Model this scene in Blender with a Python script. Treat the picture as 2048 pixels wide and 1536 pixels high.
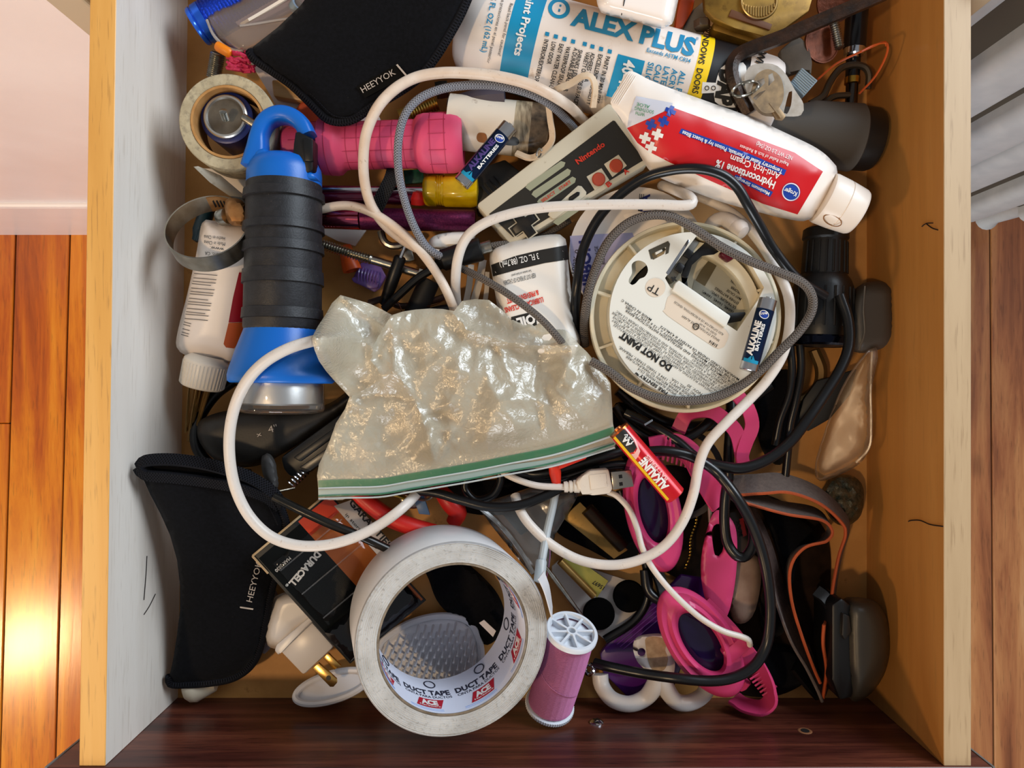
import bpy, bmesh, math, random
from mathutils import Vector, Matrix, noise, geometry

for _o in list(bpy.data.objects):
    bpy.data.objects.remove(_o)
SC = bpy.context.scene
COL = SC.collection
random.seed(7)
PI = math.pi
# ------------------------------------------------------------------ camera
# All lengths below are millimetres, z counted from the drawer bottom.
F = 1462.0          # focal length for a 2048 px wide frame
D0 = 509.0          # camera height above the drawer bottom
cam = bpy.data.cameras.new('camera')
cam.sensor_fit = 'HORIZONTAL'
cam.sensor_width = 36.0
cam.lens = 36.0 * F / 2048.0
cam.clip_start = 0.02
cam.clip_end = 50
cob = bpy.data.objects.new('camera', cam)
COL.objects.link(cob)
cob.location = (0, 0, D0 * .001)
SC.camera = cob
# ------------------------------------------------------------------ world, lights, exposure
w = bpy.data.worlds.new('world')
SC.world = w
w.use_nodes = True
w.node_tree.nodes['Background'].inputs[0].default_value = (0.92, 0.95, 1.0, 1)
w.node_tree.nodes['Background'].inputs[1].default_value = 0.30
SC.view_settings.view_transform = 'Standard'
SC.view_settings.look = 'None'
SC.view_settings.gamma = 1.0
SC.view_settings.use_curve_mapping = False
SC.view_settings.exposure = -0.16


def light(name, kind, loc, energy, color, target=None, **kw):
    l = bpy.data.lights.new(name, kind)
    l.energy = energy
    l.color = color
    for k, v in kw.items():
        setattr(l, k, v)
    o = bpy.data.objects.new(name, l)
    COL.objects.link(o)
    o.location = loc
    if target is not None:
        o.rotation_euler = (Vector(target) - Vector(loc)).to_track_quat('-Z', 'Y').to_euler()
    return o


# warm room lamp on the left, daylight of the window above the radiator
light('room_lamp', 'POINT', (-0.90, -0.50, 1.85), 56, (1.0, 0.70, 0.40), shadow_soft_size=0.06)
light('far_lamp', 'POINT', (-2.55, -1.36, 1.36), 95, (1.0, 0.66, 0.34), shadow_soft_size=0.12)
light('window_daylight', 'AREA', (1.15, 0.85, 0.85), 33, (0.80, 0.90, 1.0), target=(0.0, 0.0, 0.05),
      shape='RECTANGLE', size=0.9, size_y=0.8)
light('rear_window_daylight', 'AREA', (-0.45, -3.0, 0.85), 64, (0.90, 0.95, 1.0), target=(0.0, 0.0, -0.3),
      shape='RECTANGLE', size=1.2, size_y=1.2)


# ------------------------------------------------------------------ helpers
def P(x, y, z=0.0):
    d = (D0 - z) / F
    return Vector(((x - 1024) * d, (768 - y) * d, z))


def K(z):
    return (D0 - z) / F


def plane(*pts):
    """z as an affine function of the pixel, through three (x,y,z)"""
    (x0, y0, z0), (x1, y1, z1), (x2, y2, z2) = pts
    det = (x1 - x0) * (y2 - y0) - (x2 - x0) * (y1 - y0)
    a = ((z1 - z0) * (y2 - y0) - (z2 - z0) * (y1 - y0)) / det
    b = ((x1 - x0) * (z2 - z0) - (x2 - x0) * (z1 - z0)) / det
    return lambda x, y: z0 + a * (x - x0) + b * (y - y0)


def ZF(z):
    return z if callable(z) else (lambda x, y: z)


def srgb(h):
    h = h.lstrip('#')
    out = []
    for i in (0, 2, 4):
        c = int(h[i:i + 2], 16) / 255.0
        out.append(c / 12.92 if c <= 0.04045 else ((c + 0.055) / 1.055) ** 2.4)
    return tuple(out) + (1.0,)


def spline(pts, step=2.0):
    """Catmull-Rom through Vectors"""
    if len(pts) == 2:
        pts = [pts[0], (pts[0] + pts[1]) / 2, pts[1]]
    q = [pts[0] * 2 - pts[1]] + list(pts) + [pts[-1] * 2 - pts[-2]]
    out = []
    for i in range(1, len(q) - 2):
        p0, p1, p2, p3 = q[i - 1], q[i], q[i + 1], q[i + 2]
        n = max(2, int((p2 - p1).length / step))
        for j in range(n):
            t = j / n
            out.append(0.5 * ((2 * p1) + (p2 - p0) * t + (2 * p0 - 5 * p1 + 4 * p2 - p3) * t * t
                              + (3 * p1 - p0 - 3 * p2 + p3) * t ** 3))
    out.append(q[-2].copy())
    return out


def inside(x, y, poly):
    c = False
    n = len(poly)
    for i in range(n):
        x1, y1 = poly[i]
        x2, y2 = poly[i - 1]
        if (y1 > y) != (y2 > y) and x < (x2 - x1) * (y - y1) / (y2 - y1) + x1:
            c = not c
    return c


def edged(x, y, poly):
    b = 1e9
    n = len(poly)
    for i in range(n):
        x1, y1 = poly[i]
        x2, y2 = poly[i - 1]
        dx, dy = x2 - x1, y2 - y1
        L = dx * dx + dy * dy
        t = 0 if L == 0 else max(0, min(1, ((x - x1) * dx + (y - y1) * dy) / L))
        b = min(b, math.hypot(x - x1 - t * dx, y - y1 - t * dy))
    return b


def linedist(x, y, line):
    b = 1e9
    for (x1, y1), (x2, y2) in zip(line, line[1:]):
        dx, dy = x2 - x1, y2 - y1
        L = dx * dx + dy * dy
        t = 0 if L == 0 else max(0, min(1, ((x - x1) * dx + (y - y1) * dy) / L))
        b = min(b, math.hypot(x - x1 - t * dx, y - y1 - t * dy))
    return b


def smooth_poly(poly, step=6.0):
    v = [Vector((x, y, 0)) for x, y in poly]
    n = len(v)
    out = []
    for i in range(n):
        p0, p1, p2, p3 = v[i - 1], v[i], v[(i + 1) % n], v[(i + 2) % n]
        m = max(1, int((p2 - p1).length / step))
        for j in range(m):
            t = j / m
            q = 0.5 * ((2 * p1) + (p2 - p0) * t + (2 * p0 - 5 * p1 + 4 * p2 - p3) * t * t
                       + (3 * p1 - p0 - 3 * p2 + p3) * t ** 3)
            out.append((q.x, q.y))
    return out


def ell(cx, cy, a, b, ang=0.0, n=40, t0=0.0, t1=360.0):
    c, s = math.cos(math.radians(ang)), math.sin(math.radians(ang))
    out = []
    full = abs(t1 - t0) >= 360
    for i in range(n if full else n + 1):
        t = math.radians(t0 + (t1 - t0) * i / n)
        x, y = a * math.cos(t), b * math.sin(t)
        out.append((cx + x * c - y * s, cy + x * s + y * c))
    return out


class MB:
    def __init__(s):
        s.v = []
        s.f = []
        s.uv = {}

    def add(s, verts, faces):
        n = len(s.v)
        s.v.extend(Vector(q) for q in verts)
        s.f.extend([tuple(i + n for i in f) for f in faces])
        return n

    def rings(s, rings, cap=True, closed=False, uv=None):
        m = len(rings[0])
        base = len(s.v)
        for r in rings:
            s.v.extend(r)
        k = len(rings)
        for i in range(k if closed else k - 1):
            a = base + i * m
            b = base + ((i + 1) % k) * m
            for j in range(m):
                jj = (j + 1) % m
                s.f.append((a + j, a + jj, b + jj, b + j))
        if cap and not closed:
            s.f.append(tuple(base + j for j in reversed(range(m))))
            e = base + (k - 1) * m
            s.f.append(tuple(e + j for j in range(m)))
        if uv:
            for i in range(k):
                for j in range(m):
                    s.uv[base + i * m + j] = uv(i, j)
        return s

    def lathe(s, A, B, prof, n=32, flat=1.0, cap=True, up=None):
        A, B = Vector(A), Vector(B)
        d = (B - A).normalized()
        u = Vector(up) if up else Vector((0, 0, 1))
        if abs(d.dot(u)) > .95:
            u = Vector((0, 1, 0))
        x = u.cross(d).normalized()
        y = d.cross(x)
        R = []
        for t, r in prof:
            r = max(r, .01)
            R.append([A + d * t + x * (r * math.cos(2 * PI * j / n)) + y * (r * flat * math.sin(2 * PI * j / n))
                      for j in range(n)])
        return s.rings(R, cap)

    def tube(s, pts, r, n=10, step=2.0, cap=True, raw=False):
        """pts: world mm Vectors; r number or list per control point"""
        p = [Vector(q) for q in pts]
        c = p if raw else spline(p, step)
        rr = r if isinstance(r, (list, tuple)) else None
        rings = []
        t = (c[1] - c[0]).normalized()
        u = Vector((0, 0, 1))
        if abs(t.dot(u)) > .9:
            u = Vector((1, 0, 0))
        u = (u - t * u.dot(t)).normalized()
        L = 0.0
        Ls = []
        for i, q in enumerate(c):
            if i:
                L += (q - c[i - 1]).length
            Ls.append(L)
            t = (c[min(i + 1, len(c) - 1)] - c[max(i - 1, 0)]).normalized()
            u = (u - t * u.dot(t)).normalized()
            v = t.cross(u)
            if rr:
                g = i / (len(c) - 1) * (len(rr) - 1)
                a = min(int(g), len(rr) - 2)
                R = rr[a] + (rr[a + 1] - rr[a]) * (g - a)
            else:
                R = r
            rings.append([q + (u * math.cos(2 * PI * j / n) + v * math.sin(2 * PI * j / n)) * R for j in range(n)])
        return s.rings(rings, cap, uv=lambda i, j: (j / n, Ls[i], 0))

    def ribbon(s, pts, wd, th, ang=0.0, step=2.0):
        """flat strip: ang 0 = width horizontal, 90 = width vertical; ang may be a list per control point"""
        c = spline([Vector(q) for q in pts], step)
        rings = []
        al = ang if isinstance(ang, (list, tuple)) else [ang, ang]
        L = 0
        Ls = []
        for i, q in enumerate(c):
            if i:
                L += (q - c[i - 1]).length
            Ls.append(L)
            t = (c[min(i + 1, len(c) - 1)] - c[max(i - 1, 0)]).normalized()
            side = t.cross(Vector((0, 0, 1)))
            if side.length < 1e-3:
                side = Vector((1, 0, 0))
            side.normalize()
            up = side.cross(t)
            g = i / (len(c) - 1) * (len(al) - 1)
            a = min(int(g), len(al) - 2)
            A = math.radians(al[a] + (al[a + 1] - al[a]) * (g - a))
            wv = side * math.cos(A) + up * math.sin(A)
            nv = up * math.cos(A) - side * math.sin(A)
            W, H = wv * (wd / 2), nv * (th / 2)
            rings.append([q + W * .96 + H, q + W, q + W * .96 - H, q - W * .96 - H, q - W, q - W * .96 + H])
        return s.rings(rings, True, uv=lambda i, j: ((1, 1, 1, 0, 0, 0)[j], Ls[i], 0))

    def pillow(s, poly, z, thick, R=20, step=8, wr=None, bottom=True, holes=(), flatbottom=False, thb=None, tf=None):
        """cushion bounded by a pixel outline; z is the mid height at the edge"""
        zf = ZF(z)
        bd = []
        loops = []
        for lp in [poly] + list(holes):
            cur = []
            n = len(lp)
            for i in range(n):
                x1, y1 = lp[i]
                x2, y2 = lp[(i + 1) % n]
                m = max(1, int(math.hypot(x2 - x1, y2 - y1) / step))
                for j in range(m):
                    cur.append((x1 + (x2 - x1) * j / m, y1 + (y2 - y1) * j / m))
            loops.append(cur)
        pts = []
        edges = []
        for cur in loops:
            b = len(pts)
            pts += cur
            edges += [(b + i, b + (i + 1) % len(cur)) for i in range(len(cur))]
        nb = len(pts)
        xs = [q[0] for q in poly]
        ys = [q[1] for q in poly]
        rnd = random.Random(3)
        yy = min(ys)
        row = 0
        while yy < max(ys):
            xx = min(xs) + (row % 2) * step / 2
            while xx < max(xs):
                x, y = xx + rnd.uniform(-.15, .15) * step, yy + rnd.uniform(-.15, .15) * step
                if inside(x, y, poly) and not any(inside(x, y, h) for h in holes):
                    if min(edged(x, y, l) for l in [poly] + list(holes)) > step * .45:
                        pts.append((x, y))
                xx += step
            yy += step * .87
            row += 1
        vo, eo, fo, *_ = geometry.delaunay_2d_cdt([Vector(q) for q in pts], edges, [], 0, 1e-4)
        fo2 = []
        for f in fo:
            cx = sum(vo[i].x for i in f) / len(f)
            cy = sum(vo[i].y for i in f) / len(f)
            if inside(cx, cy, poly) and not any(inside(cx, cy, h) for h in holes):
                fo2.append(tuple(f))
        base = len(s.v)
        hs = []
        for q in vo:
            d = min(edged(q.x, q.y, l) for l in [poly] + list(holes))
            g = min(d / R, 1.0) if R > 0 else 1.0
            h = thick / 2 * math.sqrt(max(0, 1 - (1 - g) ** 2))
            if tf:
                h *= tf(q.x, q.y)
            hs.append((d, h))
            zz = zf(q.x, q.y) + h + (wr(q.x, q.y) * min(1, d / 10) if wr else 0)
            s.v.append(P(q.x, q.y, zz))
        # orientation: pixel y is down, so flip
        for f in fo2:
            a, b, c = (vo[i] for i in f[:3])
            ar = (b.x - a.x) * (c.y - a.y) - (c.x - a.x) * (b.y - a.y)
            s.f.append(tuple(base + i for i in (f if ar < 0 else reversed(f))))
        if bottom:
            mp = {}
            for i, q in enumerate(vo):
                d, h = hs[i]
                if d < 1e-3:
                    mp[i] = base + i
                    continue
                zm = zf(q.x, q.y)
                p = P(q.x, q.y, zm)
                hb = h * ((thb / thick) if thb is not None else 1.0)
                mp[i] = len(s.v)
                s.v.append(Vector((p.x, p.y, zm - hb)))
            for f in fo2:
                a, b, c = (vo[i] for i in f[:3])
                ar = (b.x - a.x) * (c.y - a.y) - (c.x - a.x) * (b.y - a.y)
                ff = f if ar > 0 else tuple(reversed(f))
                g = tuple(mp[i] for i in ff)
                if len(set(g)) == 3 and any(hs[i][0] >= 1e-3 for i in ff):
                    s.f.append(g)
        return s

    def prism(s, poly, z, thick, bev=0.0, seg=2):
        """plate with a pixel outline at its top face (z number or function of the pixel)"""
        zf = ZF(z)
        top = [P(x, y, zf(x, y)) for x, y in poly]
        return s.slab(top, Vector((0, 0, -thick)), bev, seg)

    def slab(s, top, down, bev=0.0, seg=2):
        """polygon in space swept along a vector, edges rounded"""
        bm = bmesh.new()
        tv = [bm.verts.new(q) for q in top]
        bv = [bm.verts.new(Vector(q) + down) for q in top]
        n = len(top)
        nn = Vector((0, 0, 0))
        for i in range(n):
            a, b = Vector(top[i]), Vector(top[(i + 1) % n])
            nn += a.cross(b)
        fl = nn.dot(down) > 0
        ft = bm.faces.new(tv if not fl else tv[::-1])
        bm.faces.new(bv[::-1] if not fl else bv)
        for i in range(n):
            j = (i + 1) % n
            q = (tv[i], bv[i], bv[j], tv[j])
            bm.faces.new(q if not fl else q[::-1])
        if bev > 0:
            try:
                bmesh.ops.bevel(bm, geom=list(bm.edges) if n <= 12 else [e for e in bm.edges if ft in e.link_faces],
                                offset=bev, segments=seg, profile=.5, affect='EDGES', clamp_overlap=True)
            except Exception:
                pass
        bm.verts.index_update()
        s.add([q.co.copy() for q in bm.verts], [[q.index for q in f.verts] for f in bm.faces])
        bm.free()
        return s

    def box(s, lo, hi, bev=0.0, M=None, seg=2):
        x0, y0, z0 = lo
        x1, y1, z1 = hi
        t = [Vector((x0, y0, z1)), Vector((x1, y0, z1)), Vector((x1, y1, z1)), Vector((x0, y1, z1))]
        n = len(s.v)
        s.slab(t, Vector((0, 0, z0 - z1)), bev, seg)
        if M is not None:
            for i in range(n, len(s.v)):
                s.v[i] = M @ s.v[i]
        return s

    def decal(s, poly, z, off=.25, step=None):
        """thin print that lies on a surface z(x,y); pixel outline"""
        zf = ZF(z)
        if step is None:
            top = [P(x, y, zf(x, y) + off) for x, y in poly]
            nn = Vector()
            for i in range(len(top)):
                nn += top[i].cross(top[(i + 1) % len(top)])
            idx = range(len(top)) if nn.z > 0 else reversed(range(len(top)))
            s.add(top, [tuple(idx)])
            return s
        return s.pillow(poly, lambda x, y: zf(x, y) + off, 0.0, R=1, step=step, bottom=False)


WL = {}


def build(name, mb, mat, parent=None, smooth=35, label=None, cat=None, group=None, kind=None):
    vs = [q * .001 for q in mb.v]
    n = len(vs)
    lo = Vector([min(q[i] for q in vs) for i in range(3)])
    hi = Vector([max(q[i] for q in vs) for i in range(3)])
    org = Vector(((lo.x + hi.x) / 2, (lo.y + hi.y) / 2, lo.z))
    me = bpy.data.meshes.new(name)
    me.from_pydata([q - org for q in vs], [], mb.f)
    if mb.uv:
        a = me.attributes.new('tuv', 'FLOAT_VECTOR', 'POINT')
        for i, q in mb.uv.items():
            a.data[i].vector = q
    if mat is not None:
        me.materials.append(mat)
    if smooth:
        me.polygons.foreach_set('use_smooth', [True] * len(me.polygons))
        me.set_sharp_from_angle(angle=math.radians(smooth))
    me.update()
    o = bpy.data.objects.new(name, me)
    COL.objects.link(o)
    if parent is not None:
        o.parent = parent
        o.location = org - WL[parent.name]
    else:
        o.location = org
    WL[o.name] = org
    if label:
        o['label'] = label
    if cat:
        o['category'] = cat
    if group:
        o['group'] = group
    if kind:
        o['kind'] = kind
    return o


def thing(name, label, cat, at, group=None):
    o = bpy.data.objects.new(name, None)
    o.empty_display_size = .01
    COL.objects.link(o)
    o.location = Vector(at) * .001
    WL[o.name] = o.location.copy()
    o['label'] = label
    o['category'] = cat
    if group:
        o['group'] = group
    return o


_tc = {}


def text_mesh(s, bold):
    k = (s, bold)
    if k in _tc:
        return _tc[k]
    cu = bpy.data.curves.new('t', 'FONT')
    cu.body = s
    cu.size = 1.0
    cu.resolution_u = 2
    cu.offset = bold
    cu.fill_mode = 'FRONT'
    ob = bpy.data.objects.new('t', cu)
    COL.objects.link(ob)
    dg = bpy.context.evaluated_depsgraph_get()
    me = bpy.data.meshes.new_from_object(ob.evaluated_get(dg))
    bm = bmesh.new()
    bm.from_mesh(me)
    bmesh.ops.triangulate(bm, faces=bm.faces[:])
    bpy.data.objects.remove(ob)
    bpy.data.curves.remove(cu)
    bpy.data.meshes.remove(me)
    xs = [v.co.x for v in bm.verts]
    x0, x1 = min(xs), max(xs)
    H = 0.69
    for v in bm.verts:
        v.co.x = (v.co.x - x0) / (x1 - x0)
        v.co.y = v.co.y / H
        v.co.z = 0
    _tc[k] = bm
    return bm


def add_text(mb, s, p0, p1, h, z=0.0, bold=0.0, off=.3, maxlen=None, fn=None):
    """lettering whose baseline runs from pixel p0 to pixel p1 with cap height h px;
    lies on z (number or function of the pixel), or goes through fn(u,v)->mm point"""
    bm = text_mesh(s, bold).copy()
    if fn is None:
        zf = ZF(z)
        dx, dy = p1[0] - p0[0], p1[1] - p0[1]
        L = math.hypot(dx, dy)
        ux, uy = dy / L, -dx / L

        def pix(u, v):
            return p0[0] + dx * u + ux * h * v, p0[1] + dy * u + uy * h * v

        if maxlen:
            for _ in range(5):
                es = [e for e in bm.edges if math.hypot((e.verts[0].co.x - e.verts[1].co.x) * L,
                                                        (e.verts[0].co.y - e.verts[1].co.y) * h) > maxlen]
                if not es:
                    break
                bmesh.ops.subdivide_edges(bm, edges=es, cuts=1)
                bmesh.ops.triangulate(bm, faces=[f for f in bm.faces if len(f.verts) > 3])

        def fn(u, v):
            x, y = pix(u, v)
            return P(x, y, zf(x, y) + off)
    bm.verts.index_update()
    mb.add([fn(v.co.x, v.co.y) for v in bm.verts], [[v.index for v in f.verts] for f in bm.faces])
    bm.free()
    return mb


def cyl_z(A, B, r):
    """height of the top of a lying cylinder (pixel axis ends with z) over a pixel"""
    (x0, y0, z0), (x1, y1, z1) = A, B
    L2 = (x1 - x0) ** 2 + (y1 - y0) ** 2

    def f(x, y):
        t = ((x - x0) * (x1 - x0) + (y - y0) * (y1 - y0)) / L2
        zc = z0 + (z1 - z0) * t
        z = zc + r
        # solve along the viewing ray
        for _ in range(4):
            p = P(x, y, z)
            a, b = P(x0, y0, z0), P(x1, y1, z1)
            d = (b - a).normalized()
            q = p - a
            hor = Vector((-d.y, d.x, 0)).normalized()
            e = q.dot(hor)
            tt = q.dot(d)
            c = a + d * tt
            z = c.z + math.sqrt(max(r * r - e * e, 0.02 * r * r))
        return z
    return f


# ------------------------------------------------------------------ materials
MATS = {}


def mat(name, col, rough=.5, metal=0.0, col2=None, nscale=120.0, namt=.5, bump=0.0, bscale=400.0, coat=0.0,
        dirt=0.0, dcol='#3a2a18', dscale=160.0, spec=.5, trans=0.0, alpha=1.0, sheen=0.0, stretch=None, ior=1.45):
    if name in MATS:
        return MATS[name]
    m = bpy.data.materials.new(name)
    m.use_nodes = True
    nt = m.node_tree
    N, L = nt.nodes, nt.links
    b = N['Principled BSDF']
    c = srgb(col) if isinstance(col, str) else col
    b.inputs['Base Color'].default_value = c
    b.inputs['Roughness'].default_value = rough
    b.inputs['Metallic'].default_value = metal
    b.inputs['Specular IOR Level'].default_value = spec
    b.inputs['Coat Weight'].default_value = coat
    b.inputs['Coat Roughness'].default_value = .08
    b.inputs['Transmission Weight'].default_value = trans
    b.inputs['Alpha'].default_value = alpha
    b.inputs['IOR'].default_value = ior
    b.inputs['Sheen Weight'].default_value = sheen
    tc = N.new('ShaderNodeTexCoord')
    vec = tc.outputs['Object']
    if stretch:
        mp = N.new('ShaderNodeMapping')
        mp.inputs['Scale'].default_value = stretch
        L.new(vec, mp.inputs['Vector'])
        vec = mp.outputs[0]
    last = None
    if col2:
        n = N.new('ShaderNodeTexNoise')
        n.inputs['Scale'].default_value = nscale
        n.inputs['Detail'].default_value = 5
        L.new(vec, n.inputs['Vector'])
        r = N.new('ShaderNodeValToRGB')
        r.color_ramp.elements[0].position = .5 - .35 * namt
        r.color_ramp.elements[1].position = .5 + .35 * namt
        r.color_ramp.elements[0].color = c
        r.color_ramp.elements[1].color = srgb(col2)
        L.new(n.outputs[0], r.inputs[0])
        last = r.outputs[0]
    if dirt > 0:
        n = N.new('ShaderNodeTexNoise')
        n.inputs['Scale'].default_value = dscale
        n.inputs['Detail'].default_value = 8
        n.inputs['Roughness'].default_value = .7
        L.new(tc.outputs['Object'], n.inputs['Vector'])
        r = N.new('ShaderNodeValToRGB')
        r.color_ramp.elements[0].position = .66 - .3 * dirt
        r.color_ramp.elements[1].position = .74
        r.color_ramp.elements[0].color = (0, 0, 0, 1)
        r.color_ramp.elements[1].color = (.8, .8, .8, 1)
        L.new(n.outputs[0], r.inputs[0])
        mx = N.new('ShaderNodeMix')
        mx.data_type = 'RGBA'
        L.new(r.outputs[0], mx.inputs[0])
        if last is not None:
            L.new(last, mx.inputs[6])
        else:
            mx.inputs[6].default_value = c
        mx.inputs[7].default_value = srgb(dcol)
        last = mx.outputs[2]
    if last is not None:
        L.new(last, b.inputs['Base Color'])
    if bump > 0:
        n = N.new('ShaderNodeTexNoise')
        n.inputs['Scale'].default_value = bscale
        n.inputs['Detail'].default_value = 4
        L.new(vec, n.inputs['Vector'])
        u = N.new('ShaderNodeBump')
        u.inputs['Strength'].default_value = bump
        u.inputs['Distance'].default_value = .001
        L.new(n.outputs[0], u.inputs['Height'])
        L.new(u.outputs[0], b.inputs['Normal'])
    MATS[name] = m
    return m


def film(name, col, alpha, rough=.15, milk=.5, bump=0.0, bscale=150.0, vor=0.0, spec=1.0):
    """thin clear or milky plastic film: see-through share, milky share, gloss"""
    m = bpy.data.materials.new(name)
    m.use_nodes = True
    nt = m.node_tree
    N, L = nt.nodes, nt.links
    N.remove(N['Principled BSDF'])
    out = N['Material Output']
    tr = N.new('ShaderNodeBsdfTransparent')
    tr.inputs[0].default_value = (1, 1, 1, 1)
    df = N.new('ShaderNodeBsdfPrincipled')
    df.inputs['Base Color'].default_value = srgb(col)
    df.inputs['Roughness'].default_value = .5
    df.inputs['Specular IOR Level'].default_value = 0.2
    gl = N.new('ShaderNodeBsdfGlossy')
    gl.inputs['Roughness'].default_value = rough
    fr = N.new('ShaderNodeFresnel')
    fr.inputs[0].default_value = 1.5
    m1 = N.new('ShaderNodeMixShader')
    m1.inputs[0].default_value = alpha * milk
    L.new(tr.outputs[0], m1.inputs[1])
    L.new(df.outputs[0], m1.inputs[2])
    m2 = N.new('ShaderNodeMixShader')
    ad = N.new('ShaderNodeMath')
    ad.operation = 'MULTIPLY_ADD'
    ad.inputs[1].default_value = spec
    ad.inputs[2].default_value = alpha * .02
    L.new(fr.outputs[0], ad.inputs[0])
    L.new(ad.outputs[0], m2.inputs[0])
    L.new(m1.outputs[0], m2.inputs[1])
    L.new(gl.outputs[0], m2.inputs[2])
    L.new(m2.outputs[0], out.inputs[0])
    if bump > 0:
        tc = N.new('ShaderNodeTexCoord')
        n = N.new('ShaderNodeTexNoise')
        n.inputs['Scale'].default_value = bscale
        n.inputs['Detail'].default_value = 4
        n.inputs['Distortion'].default_value = 1.2
        L.new(tc.outputs['Object'], n.inputs['Vector'])
        src = n.outputs[0]
        if vor > 0:
            v = N.new('ShaderNodeTexVoronoi')
            v.feature = 'DISTANCE_TO_EDGE'
            v.inputs['Scale'].default_value = vor
            L.new(tc.outputs['Object'], v.inputs['Vector'])
            a2 = N.new('ShaderNodeMath')
            a2.operation = 'ADD'
            L.new(n.outputs[0], a2.inputs[0])
            L.new(v.outputs[0], a2.inputs[1])
            src = a2.outputs[0]
        u = N.new('ShaderNodeBump')
        u.inputs['Strength'].default_value = bump
        u.inputs['Distance'].default_value = .002
        L.new(src, u.inputs['Height'])
        for q in (df, gl, fr):
            L.new(u.outputs[0], q.inputs['Normal'])
    MATS[name] = m
    return m


def wood(name, cols, axis='Y', scale=14.0, stretch=14.0, rough=.4, bump=.1, pore=0.0, porecol='#2a1408', coat=0.0, knots=0.0):
    m = bpy.data.materials.new(name)
    m.use_nodes = True
    nt = m.node_tree
    N, L = nt.nodes, nt.links
    b = N['Principled BSDF']
    b.inputs['Roughness'].default_value = rough
    b.inputs['Coat Weight'].default_value = coat
    b.inputs['Coat Roughness'].default_value = .18
    tc = N.new('ShaderNodeTexCoord')
    oi = N.new('ShaderNodeObjectInfo')
    av = N.new('ShaderNodeVectorMath')
    av.operation = 'ADD'
    cm = N.new('ShaderNodeCombineXYZ')
    mu = N.new('ShaderNodeMath')
    mu.operation = 'MULTIPLY'
    mu.inputs[1].default_value = 37.0
    L.new(oi.outputs['Random'], mu.inputs[0])
    L.new(mu.outputs[0], cm.inputs[2])
    L.new(tc.outputs['Object'], av.inputs[0])
    L.new(cm.outputs[0], av.inputs[1])
    mp = N.new('ShaderNodeMapping')
    sc = {'X': (1 / stretch, 1, 1), 'Y': (1, 1 / stretch, 1), 'Z': (1, 1, 1 / stretch)}[axis]
    mp.inputs['Scale'].default_value = sc
    L.new(av.outputs[0], mp.inputs['Vector'])
    n = N.new('ShaderNodeTexNoise')
    n.inputs['Scale'].default_value = scale
    n.inputs['Detail'].default_value = 8
    n.inputs['Roughness'].default_value = .65
    n.inputs['Distortion'].default_value = .6
    L.new(mp.outputs[0], n.inputs['Vector'])
    r = N.new('ShaderNodeValToRGB')
    e = r.color_ramp.elements
    while len(e) < len(cols):
        e.new(.5)
    for i, c in enumerate(cols):
        e[i].position = .3 + .4 * i / (len(cols) - 1)
        e[i].color = srgb(c)
    L.new(n.outputs[0], r.inputs[0])
    last = r.outputs[0]
    hgt = n.outputs[0]
    if pore > 0:
        n2 = N.new('ShaderNodeTexNoise')
        n2.inputs['Scale'].default_value = scale * 16
        n2.inputs['Detail'].default_value = 3
        L.new(mp.outputs[0], n2.inputs['Vector'])
        r2 = N.new('ShaderNodeValToRGB')
        r2.color_ramp.elements[0].position = .58
        r2.color_ramp.elements[1].position = .68
        r2.color_ramp.elements[0].color = (0, 0, 0, 1)
        r2.color_ramp.elements[1].color = (pore, pore, pore, 1)
        L.new(n2.outputs[0], r2.inputs[0])
        mx = N.new('ShaderNodeMix')
        mx.data_type = 'RGBA'
        L.new(r2.outputs[0], mx.inputs[0])
        L.new(last, mx.inputs[6])
        mx.inputs[7].default_value = srgb(porecol)
        last = mx.outputs[2]
    if knots > 0:
        v = N.new('ShaderNodeTexVoronoi')
        v.inputs['Scale'].default_value = 5.0
        mp2 = N.new('ShaderNodeMapping')
        mp2.inputs['Scale'].default_value = (1, .6, 1)
        L.new(av.outputs[0], mp2.inputs[0])
        L.new(mp2.outputs[0], v.inputs['Vector'])
        r3 = N.new('ShaderNodeValToRGB')
        r3.color_ramp.elements[0].position = .03
        r3.color_ramp.elements[1].position = .12
        r3.color_ramp.elements[0].color = (knots, knots, knots, 1)
        r3.color_ramp.elements[1].color = (0, 0, 0, 1)
        L.new(v.outputs[0], r3.inputs[0])
        mx = N.new('ShaderNodeMix')
        mx.data_type = 'RGBA'
        L.new(r3.outputs[0], mx.inputs[0])
        L.new(last, mx.inputs[6])
        mx.inputs[7].default_value = srgb('#3a1a0a')
        last = mx.outputs[2]
    L.new(last, b.inputs['Base Color'])
    if bump:
        u = N.new('ShaderNodeBump')
        u.inputs['Strength'].default_value = bump
        u.inputs['Distance'].default_value = .002
        L.new(hgt, u.inputs['Height'])
        L.new(u.outputs[0], b.inputs['Normal'])
    MATS[name] = m
    return m


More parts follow.
